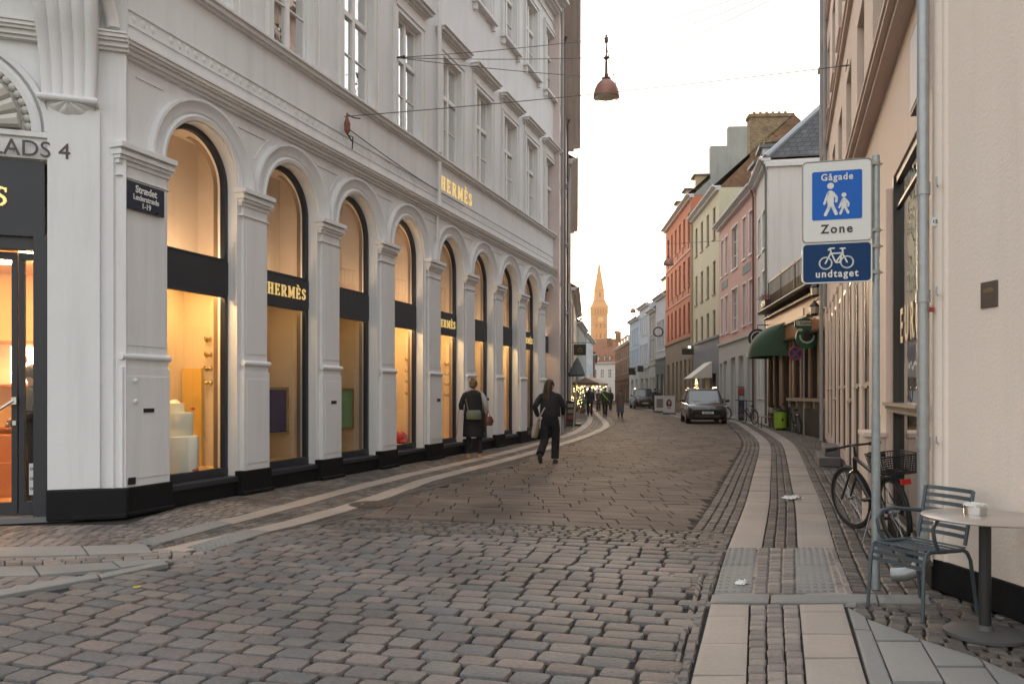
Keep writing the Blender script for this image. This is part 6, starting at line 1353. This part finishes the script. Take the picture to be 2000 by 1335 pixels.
def aboard(loc, rz, label, hgt=1.25, w_=.78, portrait=True):
    r = empty('pavement_board', (*loc, 0), rz, label, 'sandwich board', 'white pavement boards')
    q = MB(); h2 = w_ / 2; q.box(-h2, -h2 + .05, -.02, .02, .12, hgt).box(h2 - .05, h2, -.02, .02, .12, hgt).box(-h2 + .05, h2 - .05, -.02, .02, hgt - .05, hgt).box(-h2 + .05, h2 - .05, -.02, .02, .12, .17); q.build('frame', mat('white board frame', (.6, .6, .6), .4), r)
    q = MB(); q.box(-h2 + .05, h2 - .05, -.01, .01, .17, hgt - .05); pn = q.build('poster', mat('pale poster paper', (.62, .58, .56), .6, .1, 5), r)
    q = MB(); q.box(-h2 - .03, h2 + .03, -.28, .28, 0, .10); q.build('base', mat('grey rubber base', (.10, .10, .11), .7), r, bevel=.03)
    if portrait:
        q = MB(); q.ball((0, -.008, .72), (.20, .008, .30), 14, 8); q.build('hair_print', mat('dark brown print', (.05, .025, .02), .6), pn); q = MB(); q.ball((.01, -.014, .78), (.09, .008, .13), 12, 8); q.ball((.01, -.012, .45), (.13, .008, .12), 10, 6); q.build('face_print', mat('rosy print', (.45, .28, .24), .6), pn)
    else: q = MB(); q.box(-.25, .25, -.016, -.011, .35, 1.0); q.build('photo_print', mat('grey brown print', (.2, .17, .15), .6, .5, 8), pn)
aboard((10.65, 54.0), radians(-4), 'white pavement board with a portrait of a dark-haired woman')
aboard((10.95, 59.0), radians(6), 'white pavement board with a grey picture behind the portrait board', portrait=False)
# awning, lit tree, hanging signs on the yellow house
def aty(s, o, z=0):
    p0, p1 = (12.76, 49.05), (13.3, 58.6); a = frame_angle(p0, p1); return (p0[0] + cos(a) * s - sin(a) * o, p0[1] + sin(a) * s + cos(a) * o, z)
ay = frame_angle((12.76, 49.05), (13.3, 58.6))
aw = empty('white_awning', aty(3.4, .04, 2.4), ay, 'white sloping shop awning on the blue-grey shop front', 'awning')
q = MB(); q.poly([(0, 0)], 0, 0) if False else q.add([(-1.4, 0, 1.05), (1.4, 0, 1.05), (1.4, 1.35, .0), (-1.4, 1.35, .0), (-1.4, 0, 1.0), (1.4, 0, 1.0), (1.4, 1.33, -.05), (-1.4, 1.33, -.05)], [(0, 1, 2, 3), (7, 6, 5, 4), (3, 2, 6, 7)]); q.add([(-1.4, 0, 1.05), (-1.4, 1.35, 0), (-1.4, 0, 0)], [(0, 1, 2)]); q.add([(1.4, 0, 1.05), (1.4, 1.35, 0), (1.4, 0, 0)], [(0, 1, 2)]); q.build('canopy', mat('white canvas', (.72, .68, .6), .8), aw)
q = MB(); [q.tube([(x, 0, .3), (x, 1.3, .0)], .015, 5) for x in (-1.3, 1.3)]; q.build('arm', IRON, aw)
def conifer(loc, H_, R_, label, lights, name='lit_fir_tree'):
    r = empty(name, (*loc, 0), 0, label, 'tree')
    q = MB(); q.tube([(0, 0, 0), (0, 0, H_ * .95)], [.05, .01], 7); q.build('trunk', mat('bark', (.08, .05, .03), .9), r)
    q = MB(); q.lathe([(.18, 0), (.22, .3), (.2, .32)], n=14); q.build('pot', mat('clay pot', (.35, .17, .1)), r)
    q = MB()
    for k in range(900):
        z = .3 + (H_ - .3) * random.random() ** 1.2; rr = R_ * (1 - (z - .3) / (H_ - .25)) * random.uniform(.4, 1.05); a = random.uniform(0, 2 * pi); x, y = rr * cos(a), rr * sin(a); t = random.uniform(.03, .07)
        q.quad((x, y, z), (x + t * cos(a + .6), y + t * sin(a + .6), z - t * .5), (x + 1.6 * t * cos(a), y + 1.6 * t * sin(a), z - t * .2), (x + t * cos(a - .6), y + t * sin(a - .6), z - t * .4))
    q.build('crown', mat('fir needles', (.03, .055, .025), .7, .4, 8), r)
    q = MB()
    for k in range(lights):
        z = .4 + (H_ - .4) * random.random(); rr = R_ * (1 - (z - .3) / (H_ - .2)) * 1.02; a = random.uniform(0, 2 * pi); q.ball((rr * cos(a), rr * sin(a), z), .017, 5, 3)
    q.build('fairy_lights', lamp_mat('fairy light', (1, .62, .2), 5), r)
conifer(aty(4.6, .6)[:2], 2.4, .45, 'small fir in a pot strung with lights under the white awning', 70)
def boxsign(loc, rz, w_, h, label, txt=None, tm_=None):
    r = empty('hanging_sign', loc, rz, label, 'sign'); q = MB(); q.box(-w_ / 2, w_ / 2, -.04, .04, -h / 2, h / 2); q.build('panel', IRON, r, bevel=.005); q = MB(); q.tube([(-w_ / 2 - .1, 0, h / 2 + .08), (w_ / 2 + .3, 0, h / 2 + .08)], .015, 5); q.tube([(-w_ / 3, 0, h / 2), (-w_ / 3, 0, h / 2 + .08)], .01, 5); q.tube([(w_ / 3, 0, h / 2), (w_ / 3, 0, h / 2 + .08)], .01, 5); q.build('arm', IRON, r)
    return r
r = boxsign((12.72, 57.6, 4.42), -.03, .85, .42, 'black hanging sign with a small lamp between yellow and terracotta houses'); q = MB(); q.ball((.1, -.1, .33), (.09, .09, .07), 10, 6); q.build('sign_lamp', lamp_mat('sign lamp', (1, .85, .65), 2), r)
r = boxsign((3.45, 40.5, 3.62), -.02, .62, .56, 'dark hanging shop sign with gold emblem over the left pavement'); q = MB(); q.torus((0, -.045, .0), .10, .012, 'y', 16, 4); q.tube([(-.12, -.045, -.12), (0, -.045, .12), (.12, -.045, -.12)], .012, 4); q.build('gold_emblem', mat('dull gold leaf', (.45, .33, .12)), r)
r = boxsign((13.55, 84.0, 4.0), 0, .62, .62, 'white square hanging sign with a dark curl on the far right'); r.children[0].data.materials[0] = SWHITE; q = MB(); q.torus((0, -.05, .06), .14, .035, 'y', 18, 5); q.tube([(.14, -.05, .06), (.12, -.05, -.12), (-.06, -.05, -.2)], .035, 5); q.build('curl_mark', SBLACK, r)
r = boxsign((13.7, 90.5, 3.9), 0, .9, .8, 'orange and white hanging sign far up the street'); r.children[0].data.materials[0] = mat('orange sign panel', (.55, .16, .08), .5)
cl = empty('wall_lamp', (13.55, 73.8, 7.1), 0, 'black wreath shaped wall lantern on the grey house', 'lantern'); q = MB(); q.torus((0, 0, 0), .42, .07, 'y', 22, 6); q.tube([(0, 0, -.4), (.4, 0, -.2)], .03, 5); q.build('ring', IRON, cl)
# left side: grey parasol, cafe parasol, poster case
gpz = empty('folded_parasol', (2.72, 33.6, 0), 0, 'grey half-folded parasol leaning on the left pavement', 'parasol')
q = MB(); q.tube([(-.12, 0, 0), (.06, 0, 3.0)], .03, 8); q.build('pole', mat('pale pole', (.5, .47, .42), .5), gpz); q = MB(); q.loft([(.04, 0, 2.93, .02, .02), (.03, 0, 2.75, .12, .12), (.02, 0, 2.45, .26, .26), (.0, 0, 2.2, .36, .36), (0, 0, 2.12, .34, .34)], 8, cap=False); q.build('canopy', mat('grey canvas', (.09, .10, .11), .8), gpz)
pc = empty('poster_case', (2.55, 34.6, 0), -.1, 'black poster stand with small pictures at the foot of the left wall', 'poster case')
q = MB(); q.box(-.2, .2, -.06, .06, .1, 1.08); q.build('case', IRON, pc); q = MB(); q.box(-.35, .45, -.25, .25, 0, .1); q.build('base', IRON, pc)
for i, z in enumerate((.3, .55, .8)): q = MB(); q.box(-.13, .13, -.067, -.061, z, z + .16); q.build('picture', mat(['red print', 'ochre print', 'grey print'][i], [(.3, .08, .06), (.3, .25, .15), (.35, .35, .33)][i], .5), pc)
cp = empty('cafe_parasol', (6.35, 64.0, 0), 0, 'large cream cafe parasol glowing with string lights', 'parasol')
q = MB(); q.tube([(0, 0, 0), (0, 0, 2.9)], .035, 8); q.build('pole', mat('pale pole', (.5, .47, .42)), cp)
q = MB(); q.loft([(0, 0, 2.0, 1.35, 1.35), (0, 0, 2.2, 1.36, 1.36), (0, 0, 2.55, .6, .6), (0, 0, 2.75, .02, .02)], 8, cap=False); q.build('canopy', mat('cream canvas', (.62, .52, .38), .8), cp)
q = MB(); [q.ball((1.2 * cos(t * .35), 1.2 * sin(t * .35), 1.98 - .12 * (t % 3)), .035, 6, 4) for t in range(24)]; q.build('string_lights', lamp_mat('string light', (1, .55, .16), 3), cp)
cp2 = empty('cafe_parasol', (5.55, 60.2, 0), 0, 'nearer dark edged cafe parasol beside the left wall', 'parasol')
q = MB(); q.tube([(0, 0, 0), (0, 0, 2.7)], .035, 8); q.build('pole', mat('pale pole', (.5, .47, .42)), cp2); q = MB(); q.loft([(0, 0, 2.05, 1.0, 1.0), (0, 0, 2.2, 1.0, 1.0), (0, 0, 2.6, .02, .02)], 8, cap=False); q.build('canopy', mat('brown canvas', (.12, .08, .06), .8), cp2)
q = MB(); [q.ball((.85 * cos(t * .6), .85 * sin(t * .6), 1.95 - .1 * (t % 3)), .035, 6, 4) for t in range(12)]; q.build('string_lights', lamp_mat('string light', (1, .55, .16), 3), cp2)
conifer((5.25, 58.6), 1.9, .6, 'bushy fir with warm lights beside the cafe entrance', 34, 'cafe_fir_tree')
conifer((4.95, 61.5), 2.3, .5, 'taller fir with warm lights behind the cafe bicycles', 34, 'cafe_fir_tree')
for i, (x, y) in enumerate(((5.9, 62.5), (6.6, 62.0))):
    t = empty('cafe_table', (x, y, 0), 0, ['small dark cafe table under the cream parasol, left one', 'small dark cafe table under the cream parasol, right one'][i], 'table'); q = MB(); q.lathe([(.3, .7), (.3, .73), (.001, .73)], n=14); q.build('tabletop', DW, t); q = MB(); q.tube([(0, 0, 0), (0, 0, .7)], .03, 6); q.lathe([(.2, 0), (.2, .03), (.001, .03)], n=12); q.build('pedestal', IRON, t)
# stone steps, litter
q = MB(1); q.box(10.0, 12.0, .0, .42, 0, .17); q.box(10.4, 12.0, .0, .30, .17, .34); o = q.build('stone_steps', mat('dark granite step', (.11, .10, .10), .7, .2, 4, .2), None, bevel=.012); o.location = (*FR0, 0); o.rotation_euler = (0, 0, ANG_R); tag(o, 'two low dark granite steps at the far end of the beige house', 'steps')
def scrap(px, py, s, label, col=(.7, .7, .72)):
    q = MB(); n = 9; vs = []; fs = []
    for i in range(n):
        for j in range(n): vs.append(((i / n - .5) * s * 1.5 + random.gauss(0, .006), (j / n - .5) * s + random.gauss(0, .006), .008 + abs(random.gauss(0, .02)) * (1 if 1 < i < 7 else .3)))
    for i in range(n - 1):
        for j in range(n - 1): fs.append((i * n + j, (i + 1) * n + j, (i + 1) * n + j + 1, i * n + j + 1))
    q.add(vs, fs); o = q.build('paper_litter', mat('white paper', (.7, .7, .68)), None); o.location = (*G(px, py), .002); o.rotation_euler = (0, 0, .5); tag(o, label, 'litter')
scrap(1547, 973, .20, 'crumpled white paper on the right granite band'); scrap(1450, 1142, .07, 'small torn paper on the left tactile tile')
q = MB(); q.torus((0, 0, .008), .022, .004, 'z', 18, 6); o = q.build('yellow_ring', mat('yellow plastic', (.55, .42, .04), .4), None); o.location = (*G(267, 1148), .003); tag(o, 'small yellow plastic ring lying between the street setts', 'litter')
# ---------------- people ----------------
SKIN = mat('skin', (.45, .27, .20), .55, .08, 8)
def fabric(n, c, r=.85): return mat(n, c, r, .18, 9, .2, 50)
def body(parent, J, E, m, name='body', sub=2):
    """J name -> (x,y,z,r); E edges"""
    names = list(J); me = bpy.data.meshes.new(name); me.from_pydata([J[n][:3] for n in names], [(names.index(a), names.index(b)) for a, b in E], []); me.materials.append(m)
    o = bpy.data.objects.new(name, me); S.collection.objects.link(o); o.parent = parent
    sk = o.modifiers.new('skin', 'SKIN'); sv = me.skin_vertices[0].data if me.skin_vertices else None
    if sv is None:
        bpy.context.view_layer.objects.active = o; sv = me.skin_vertices[0].data
    for i, n in enumerate(names): r = J[n][3]; sv[i].radius = (r, r) if not isinstance(r, tuple) else r; sv[i].use_root = (i == 0)
    ss_ = o.modifiers.new('sub', 'SUBSURF'); ss_.levels = sub; ss_.render_levels = sub
    dg = C.evaluated_depsgraph_get(); m2 = bpy.data.meshes.new_from_object(o.evaluated_get(dg)); o.modifiers.clear(); o.data = m2; m2.name = name
    m2.polygons.foreach_set('use_smooth', [True] * len(m2.polygons)); return o
def person(loc, rz, label, group=None, H=1.70, skin=SKIN, hair=(.05, .03, .02), hairlen=0.0, bun=False, top=None, toplen=.62, topw=1.0, legs=None, wide=1.0, shoes=(.02, .02, .02), larm=None, rarm=None, lleg=None, rleg=None, turn=0.0, skirt=None, fingers=False, cap=None):
    """local +y = facing; x = right. limb tuples: elbow,wrist / knee,ankle offsets"""
    r = empty('person', (*loc, 0), rz, label, 'person', group); k = H / 1.70
    r.scale = (k, k, k)
    rarm = rarm or ((.24, -.02, 1.14), (.26, .06, .90)); larm = larm or ((-.24, -.02, 1.14), (-.26, .06, .90))
    rleg = rleg or ((.10, .02, .50), (.10, -.02, .08)); lleg = lleg or ((-.10, .02, .50), (-.10, -.02, .08))
    J = {'pelvis': (0, 0, .95, (.13, .10)), 'waist': (0, 0, 1.10, (.12, .095)), 'chest': (0, 0, 1.30, (.145, .105)), 'neck0': (0, -.005, 1.43, .06), 'neck': (0, 0, 1.49, .050), 'jaw': (0, .018, 1.555, .066), 'head': (0, .01, 1.61, .082), 'crown': (0, 0, 1.665, .06)}
    E = [('pelvis', 'waist'), ('waist', 'chest'), ('chest', 'neck0'), ('neck0', 'neck'), ('neck', 'jaw'), ('jaw', 'head'), ('head', 'crown')]
    for s, arm, leg, t in ((1, rarm, rleg, 'r'), (-1, larm, lleg, 'l')):
        e, w_ = arm; kn, an = leg
        wv = Vector(w_) + (Vector(w_) - Vector(e)).normalized() * .07
        J.update({t + 'sh': (s * .155, 0, 1.40, .058), t + 'el': (*e, .042), t + 'wr': (*w_, .028), t + 'pa': (*wv, .032), t + 'hip': (s * .09, 0, .88, .09), t + 'kn': (*kn, .058), t + 'an': (*an, .038), t + 'toe': (an[0], an[1] + .13, max(an[2] - .05, .025), .028)})
        E += [('chest', t + 'sh'), (t + 'sh', t + 'el'), (t + 'el', t + 'wr'), (t + 'wr', t + 'pa'), ('pelvis', t + 'hip'), (t + 'hip', t + 'kn'), (t + 'kn', t + 'an'), (t + 'an', t + 'toe')]
        if fingers:
            d = (Vector(w_) - Vector(e)).normalized(); side = d.cross(Vector((1, 0, 0))).normalized()
            for i, ln in enumerate((.055, .065, .06, .045)):
                b = wv + side * (.022 - i * .015); J[t + 'f%d' % i] = (*(b + d * (.03 + ln * .5)), .008); J[t + 'g%d' % i] = (*(b + d * (.025 + ln * .9) + Vector((-s * .015, 0, 0))), .007); E += [(t + 'pa', t + 'f%d' % i), (t + 'f%d' % i, t + 'g%d' % i)]
            b = wv - d * .02 + side * .035; J[t + 'th'] = (*(b + d * .02), .009); J[t + 'tt'] = (*(b + d * .05 + side * .008), .008); E += [(t + 'wr', t + 'th'), (t + 'th', t + 'tt')]
    b = body(r, J, E, skin)
    # facial relief and hair on the (possibly turned) head
    hd = empty('head_features', (0, .01, 1.60)); hd.parent = r; hd.rotation_euler = (0, 0, turn)
    q = MB(); q.add([(-.014, .085, -.03), (.014, .085, -.03), (0, .112, -.035), (0, .085, .02)], [(0, 2, 3), (2, 1, 3), (0, 1, 2)]); q.ball((-.082, 0, -.02), (.012, .022, .032), 6, 5); q.ball((.082, 0, -.02), (.012, .022, .032), 6, 5); q.build('nose_and_ears', skin, hd, smooth=True)
    q = MB(); q.ball((-.032, .082, .004), (.012, .006, .006), 6, 4); q.ball((.032, .082, .004), (.012, .006, .006), 6, 4); q.build('eyes', IRON, hd); q = MB(); q.ball((0, .084, -.062), (.024, .006, .007), 8, 4); q.build('mouth', mat('lips', (.35, .12, .10), .5), hd)
    hm = mat('hair %.2f %.2f' % (hair[0], hair[1]), hair, .55, .35, 20, .4, 90)
    q = MB(); q.ball((0, -.014, .028), (.094, .102, .100), 14, 9)
    if hairlen: q.loft([(0, -.03, .06, .09, .085), (0, -.05, -.03, .105, .085), (0, -.075, -.15, .12, .07), (.0, -.09, -.15 - hairlen * .5, .13, .05), (0, -.09, -.15 - hairlen, .07, .03)], 14)
    if bun: q.ball((0, -.06, .105), (.045, .045, .04), 8, 6); q.ball((0, -.06, -.03), (.08, .06, .06), 8, 6)
    q.build('hair', hm, hd, smooth=True)
    if cap: q = MB(); q.ball((0, -.01, .05), (.10, .112, .085), 12, 6); q.build('hat', fabric('hat cloth', cap), hd, smooth=True)
    # trousers as tapered tubes, joined at the hips
    if legs:
        q = MB(); q.loft([(0, 0, 1.06, .150, .115), (0, 0, .95, .165 , .13), (0, 0, .84, .175, .130), (0, 0, .77, .155, .10)], 16)
        for s, (kn, an) in ((1, rleg), (-1, lleg)):
            q.tube([(s * .088, 0, .90), (s * .09 + (kn[0] - s * .09) * .5, kn[1] * .5, .70), kn, ((kn[0] + an[0]) / 2, (kn[1] + an[1]) / 2, (kn[2] + an[2]) / 2), (an[0], an[1], an[2] + .02)], [.098, .094 * (1 + (wide - 1) * .5), .068 * wide, .066 * wide, .064 * wide], 12)
        q.build('trousers', legs, r, smooth=True)
    if top:
        z1 = 1.46 - toplen
        q = MB(); w_ = topw
        secs = [(0, -.005, 1.475, .065, .06), (0, -.005, 1.45, .12, .085), (0, 0, 1.40, .195, .115), (0, 0, 1.30, .20, .135)]
        secs += [(0, 0, 1.12, .185 * w_, .13 * w_)] if z1 < 1.10 else []
        secs += [(0, 0, .95, .20 * w_, .145 * w_)] if z1 < .93 else []
        secs += [(0, 0, .7, .215 * w_, .16 * w_)] if z1 < .68 else []
        secs += [(0, 0, z1, .22 * w_ if z1 < .8 else .195 * w_, .165 * w_ if z1 < .8 else .14 * w_)]
        q.loft(secs, 18)
        q.build('coat', top, r, smooth=True)
        for s, (e, wv) in ((1, rarm), (-1, larm)):
            q = MB(); q.tube([(s * .12, 0, 1.40), (s * .175, -.002, 1.365), (s * .18 + (e[0] - s * .18) * .5, e[1] * .5, 1.39 + (e[2] - 1.39) * .5), e, tuple((Vector(e) + Vector(wv)) / 2), wv], [.055, .068, .066, .058, .052, .044], 12); q.build('sleeve', top if not (isinstance(skirt, dict) and s == skirt.get('arm')) else skirt['m'], r, smooth=True)
    if skirt and not isinstance(skirt, dict): q = MB(); q.loft([(0, 0, 1.0, .15, .12), (0, 0, .7, .2, .16), (0, 0, .32, .24, .2)], 16); q.build('skirt', skirt, r, smooth=True)
    sm = mat('shoe %.2f %.2f' % (shoes[0], shoes[1]), shoes, .6)
    for an, kn in ((rleg[1], rleg[0]), (lleg[1], lleg[0])):
        up = an[2] > .12
        q = MB()
        if not up: q.tube([(an[0], an[1] - .05, .045), (an[0], an[1] + .03, .055), (an[0], an[1] + .12, .045), (an[0], an[1] + .20, .03)], [.042, .048, .042, .026], 10, flat=.9); q.box(an[0] - .042, an[0] + .042, an[1] - .09, an[1] + .2, 0.0, .022)
        else: q.tube([(an[0], an[1] - .02, an[2] + .02), (an[0], an[1] - .01, an[2] - .04), (an[0], an[1] + .04, an[2] - .12), (an[0], an[1] + .07, max(an[2] - .19, .03))], [.045, .05, .045, .028], 10)
        q.build('shoe', sm, r, smooth=True, bevel=.004)
    return r
BLK = fabric('black wool', (.012, .012, .014)); BLK2 = fabric('black denim', (.010, .010, .013)); NAVY = fabric('navy cloth', (.02, .025, .05)); GRN = fabric('bottle green jacket', (.03, .06, .04)); TWD = fabric('brown tweed', (.14, .10, .07)); STR = fabric('striped pale sleeve', (.45, .43, .42))
# woman at the arched window, seen from behind
w1 = person((-.84, 17.35), radians(8), 'woman in long black quilted coat with green bag standing at the arched windows', H=1.70, hair=(.16, .09, .045), bun=True, top=BLK, toplen=1.0, topw=1.05, legs=BLK2, wide=.85, shoes=(.45, .25, .14), fingers=True,
    larm=((-.27, -.02, 1.15), (-.25, .10, .92)), rarm=((.27, -.03, 1.15), (.30, .10, .98)), skirt={'arm': 1, 'm': STR}, turn=radians(-25), rleg=((.12, .02, .5), (.14, -.03, .08)), lleg=((-.10, .02, .5), (-.12, -.02, .08)))
q = MB(); q.box(-.40, -.30, -.22, .16, .36, 1.02); bb = q.build('flat_parcel', mat('pale grey portfolio', (.42, .38, .38), .6), None, bevel=.01); bb.location = (-.84, 17.35, 0); bb.rotation_euler = (0, radians(4), radians(8)); tag(bb, 'large pale grey flat parcel under the arm of the coated woman', 'parcel')
q = MB(); q.loft([(0, 0, 0, .15, .05), (0, 0, .03, .17, .07), (0, 0, .17, .16, .065), (0, 0, .20, .12, .04)], 14); q.tube([(-.12, .02, .19), (-.17, .12, .42), (-.08, .13, .58), (.12, .12, .6)], .012, 6); bb = q.build('shoulder_bag', mat('sage green leather', (.13, .15, .10), .5, .15, 10), None, smooth=True); bb.location = (-.82, 17.16, .84); bb.rotation_euler = (0, 0, radians(8)); tag(bb, 'sage green shoulder bag on the back of the coated woman', 'bag')
q = MB(); q.loft([(0, 0, 0, .09, .07), (0, 0, .1, .12, .09), (0, 0, .2, .08, .06)], 12); q.tube([(-.05, 0, .18), (0, 0, .34), (.05, 0, .18)], .01, 5); bb = q.build('handbag', mat('burgundy leather', (.12, .035, .03), .4, .2, 10), None, smooth=True); bb.location = (-.52, 17.38, .70); tag(bb, 'burgundy handbag held in the right hand of the coated woman', 'bag')
# woman walking away
w2 = person((.76, 15.9), radians(-12), 'long-haired woman in black jacket and trousers walking up the street', H=1.66, hair=(.035, .018, .012), hairlen=.30, top=BLK, toplen=.50, topw=1.12, legs=BLK2, wide=1.25, shoes=(.03, .03, .035), fingers=True, turn=radians(-50),
    rleg=((.10, .10, .50), (.09, .06, .08)), lleg=((-.11, -.02, .48), (-.15, -.34, .20)), larm=((-.30, -.10, 1.16), (-.26, .02, .98)), rarm=((.27, .02, 1.16), (.24, .20, 1.02)))
q = MB(); q.loft([(0, 0, 0, .05, .09), (0, 0, .04, .065, .14), (0, 0, .25, .07, .15), (.01, 0, .34, .03, .14), (.02, 0, .40, .012, .05)], 14); q.tube([(.02, .04, .38), (.10, .03, .62), (.02, -.04, .38)], .012, 5); bb = q.build('tote_bag', mat('unbleached canvas', (.40, .34, .27), .85, .1, 8), None, smooth=True); bb.location = (.44, 15.80, .52); bb.rotation_euler = (0, radians(10), radians(-12)); tag(bb, 'cream canvas tote bag carried by the long-haired woman', 'bag')
# far pedestrians
WALK = dict(rleg=((.10, .14, .50), (.10, .12, .08)), lleg=((-.10, -.02, .49), (-.10, -.28, .14)))
person((4.85, 49.6), radians(-175), 'walker in dark clothes with green bag on the left pavement band', H=1.78, top=NAVY, toplen=.62, legs=BLK2, hair=(.08, .05, .03))
person((5.78, 49.5), radians(178), 'man with a yellow diagonal strap over a dark jacket', H=1.76, top=GRN, toplen=.6, legs=BLK2, hair=(.06, .03, .02), rleg=((.08, .08, .5), (.06, .06, .08)), lleg=((-.09, -.02, .5), (-.08, -.10, .08)))
q = MB(); q.tube([(.17, .14, 1.42), (0, .17, 1.2), (-.18, .14, 1.0)], .03, 6); bb = q.build('yellow_strap', mat('yellow webbing', (.55, .6, .05), .6), None); bb.location = (5.78, 49.5, 0); bb.rotation_euler = (0, 0, radians(178)); tag(bb, 'yellow strap slung across the dark jacket of the walking man', 'strap')
q = MB(); q.loft([(0, 0, 0, .12, .08), (0, 0, .3, .13, .09), (0, 0, .34, .06, .04)], 10); q.tube([(-.03, 0, .33), (0, 0, .45), (.03, 0, .33)], .01, 5); bb = q.build('green_bag', mat('green carrier', (.03, .22, .12), .5), None); bb.location = (4.52, 49.5, .72); tag(bb, 'green carrier bag in the hand of the far left walker', 'bag')
person((6.28, 46.2), radians(170), 'woman in brown tweed coat and blue skirt walking toward the camera', H=1.62, top=TWD, toplen=.85, topw=1.1, legs=BLK2, skirt=fabric('blue skirt', (.06, .09, .16)), hair=(.12, .05, .03), shoes=(.015, .015, .015))
person((8.4, 68.0), radians(5), 'distant walker in black seen between the pedestrians', H=1.72, top=BLK, toplen=.7, legs=BLK2, **WALK)
person((11.6, 64.5), radians(150), 'man in dark coat standing beside the pavement boards', H=1.80, top=NAVY, toplen=.8, legs=BLK2)
person((12.9, 69.5), radians(90), 'bystander in black by the olive stone wall', H=1.7, top=BLK, toplen=.75, legs=BLK2, hair=(.2, .12, .06))
person((5.6, 58.0), radians(90), 'seated-side cafe guest in dark jacket near the firs', H=1.68, top=BLK, toplen=.6, legs=NAVY)
person((7.2, 66.2), radians(-150), 'cafe guest in grey standing beyond the cream parasol', H=1.7, top=fabric('grey wool', (.1, .1, .1)), toplen=.6, legs=BLK2)
# shop assistant behind the door glass
def atE(t, o): return (C0[0] + cos(ANG_E) * t - sin(ANG_E) * o, C0[1] + sin(ANG_E) * t + cos(ANG_E) * o)
person(atE(1.06, -.75), ANG_E - radians(60), 'shop assistant in black behind the glass door', H=1.72, top=BLK, toplen=.6, legs=BLK2, larm=((-.22, .02, 1.15), (-.06, .22, 1.08)), rarm=((.22, .02, 1.15), (.06, .22, 1.04)), hair=(.02, .015, .01))
# ---------------- air ----------------
q = MB(); q.box(-90, 120, -20, 700, -1.2, 125)
hz = q.build('haze', MT['ground placeholder'] if 'ground placeholder' in MT else mat('haze air', (1, 1, 1)), None)
m = bpy.data.materials.new('haze volume'); m.use_nodes = True; n = m.node_tree.nodes; n.remove(n['Principled BSDF']); v = n.new('ShaderNodeVolumePrincipled')
v.inputs['Density'].default_value = .00035; v.inputs['Color'].default_value = (1, .76, .48, 1); v.inputs['Anisotropy'].default_value = .55; m.node_tree.links.new(v.outputs[0], n['Material Output'].inputs['Volume'])
hz.data.materials.clear(); hz.data.materials.append(m); tag(hz, kind='stuff')
S.cycles.volume_bounces = 0
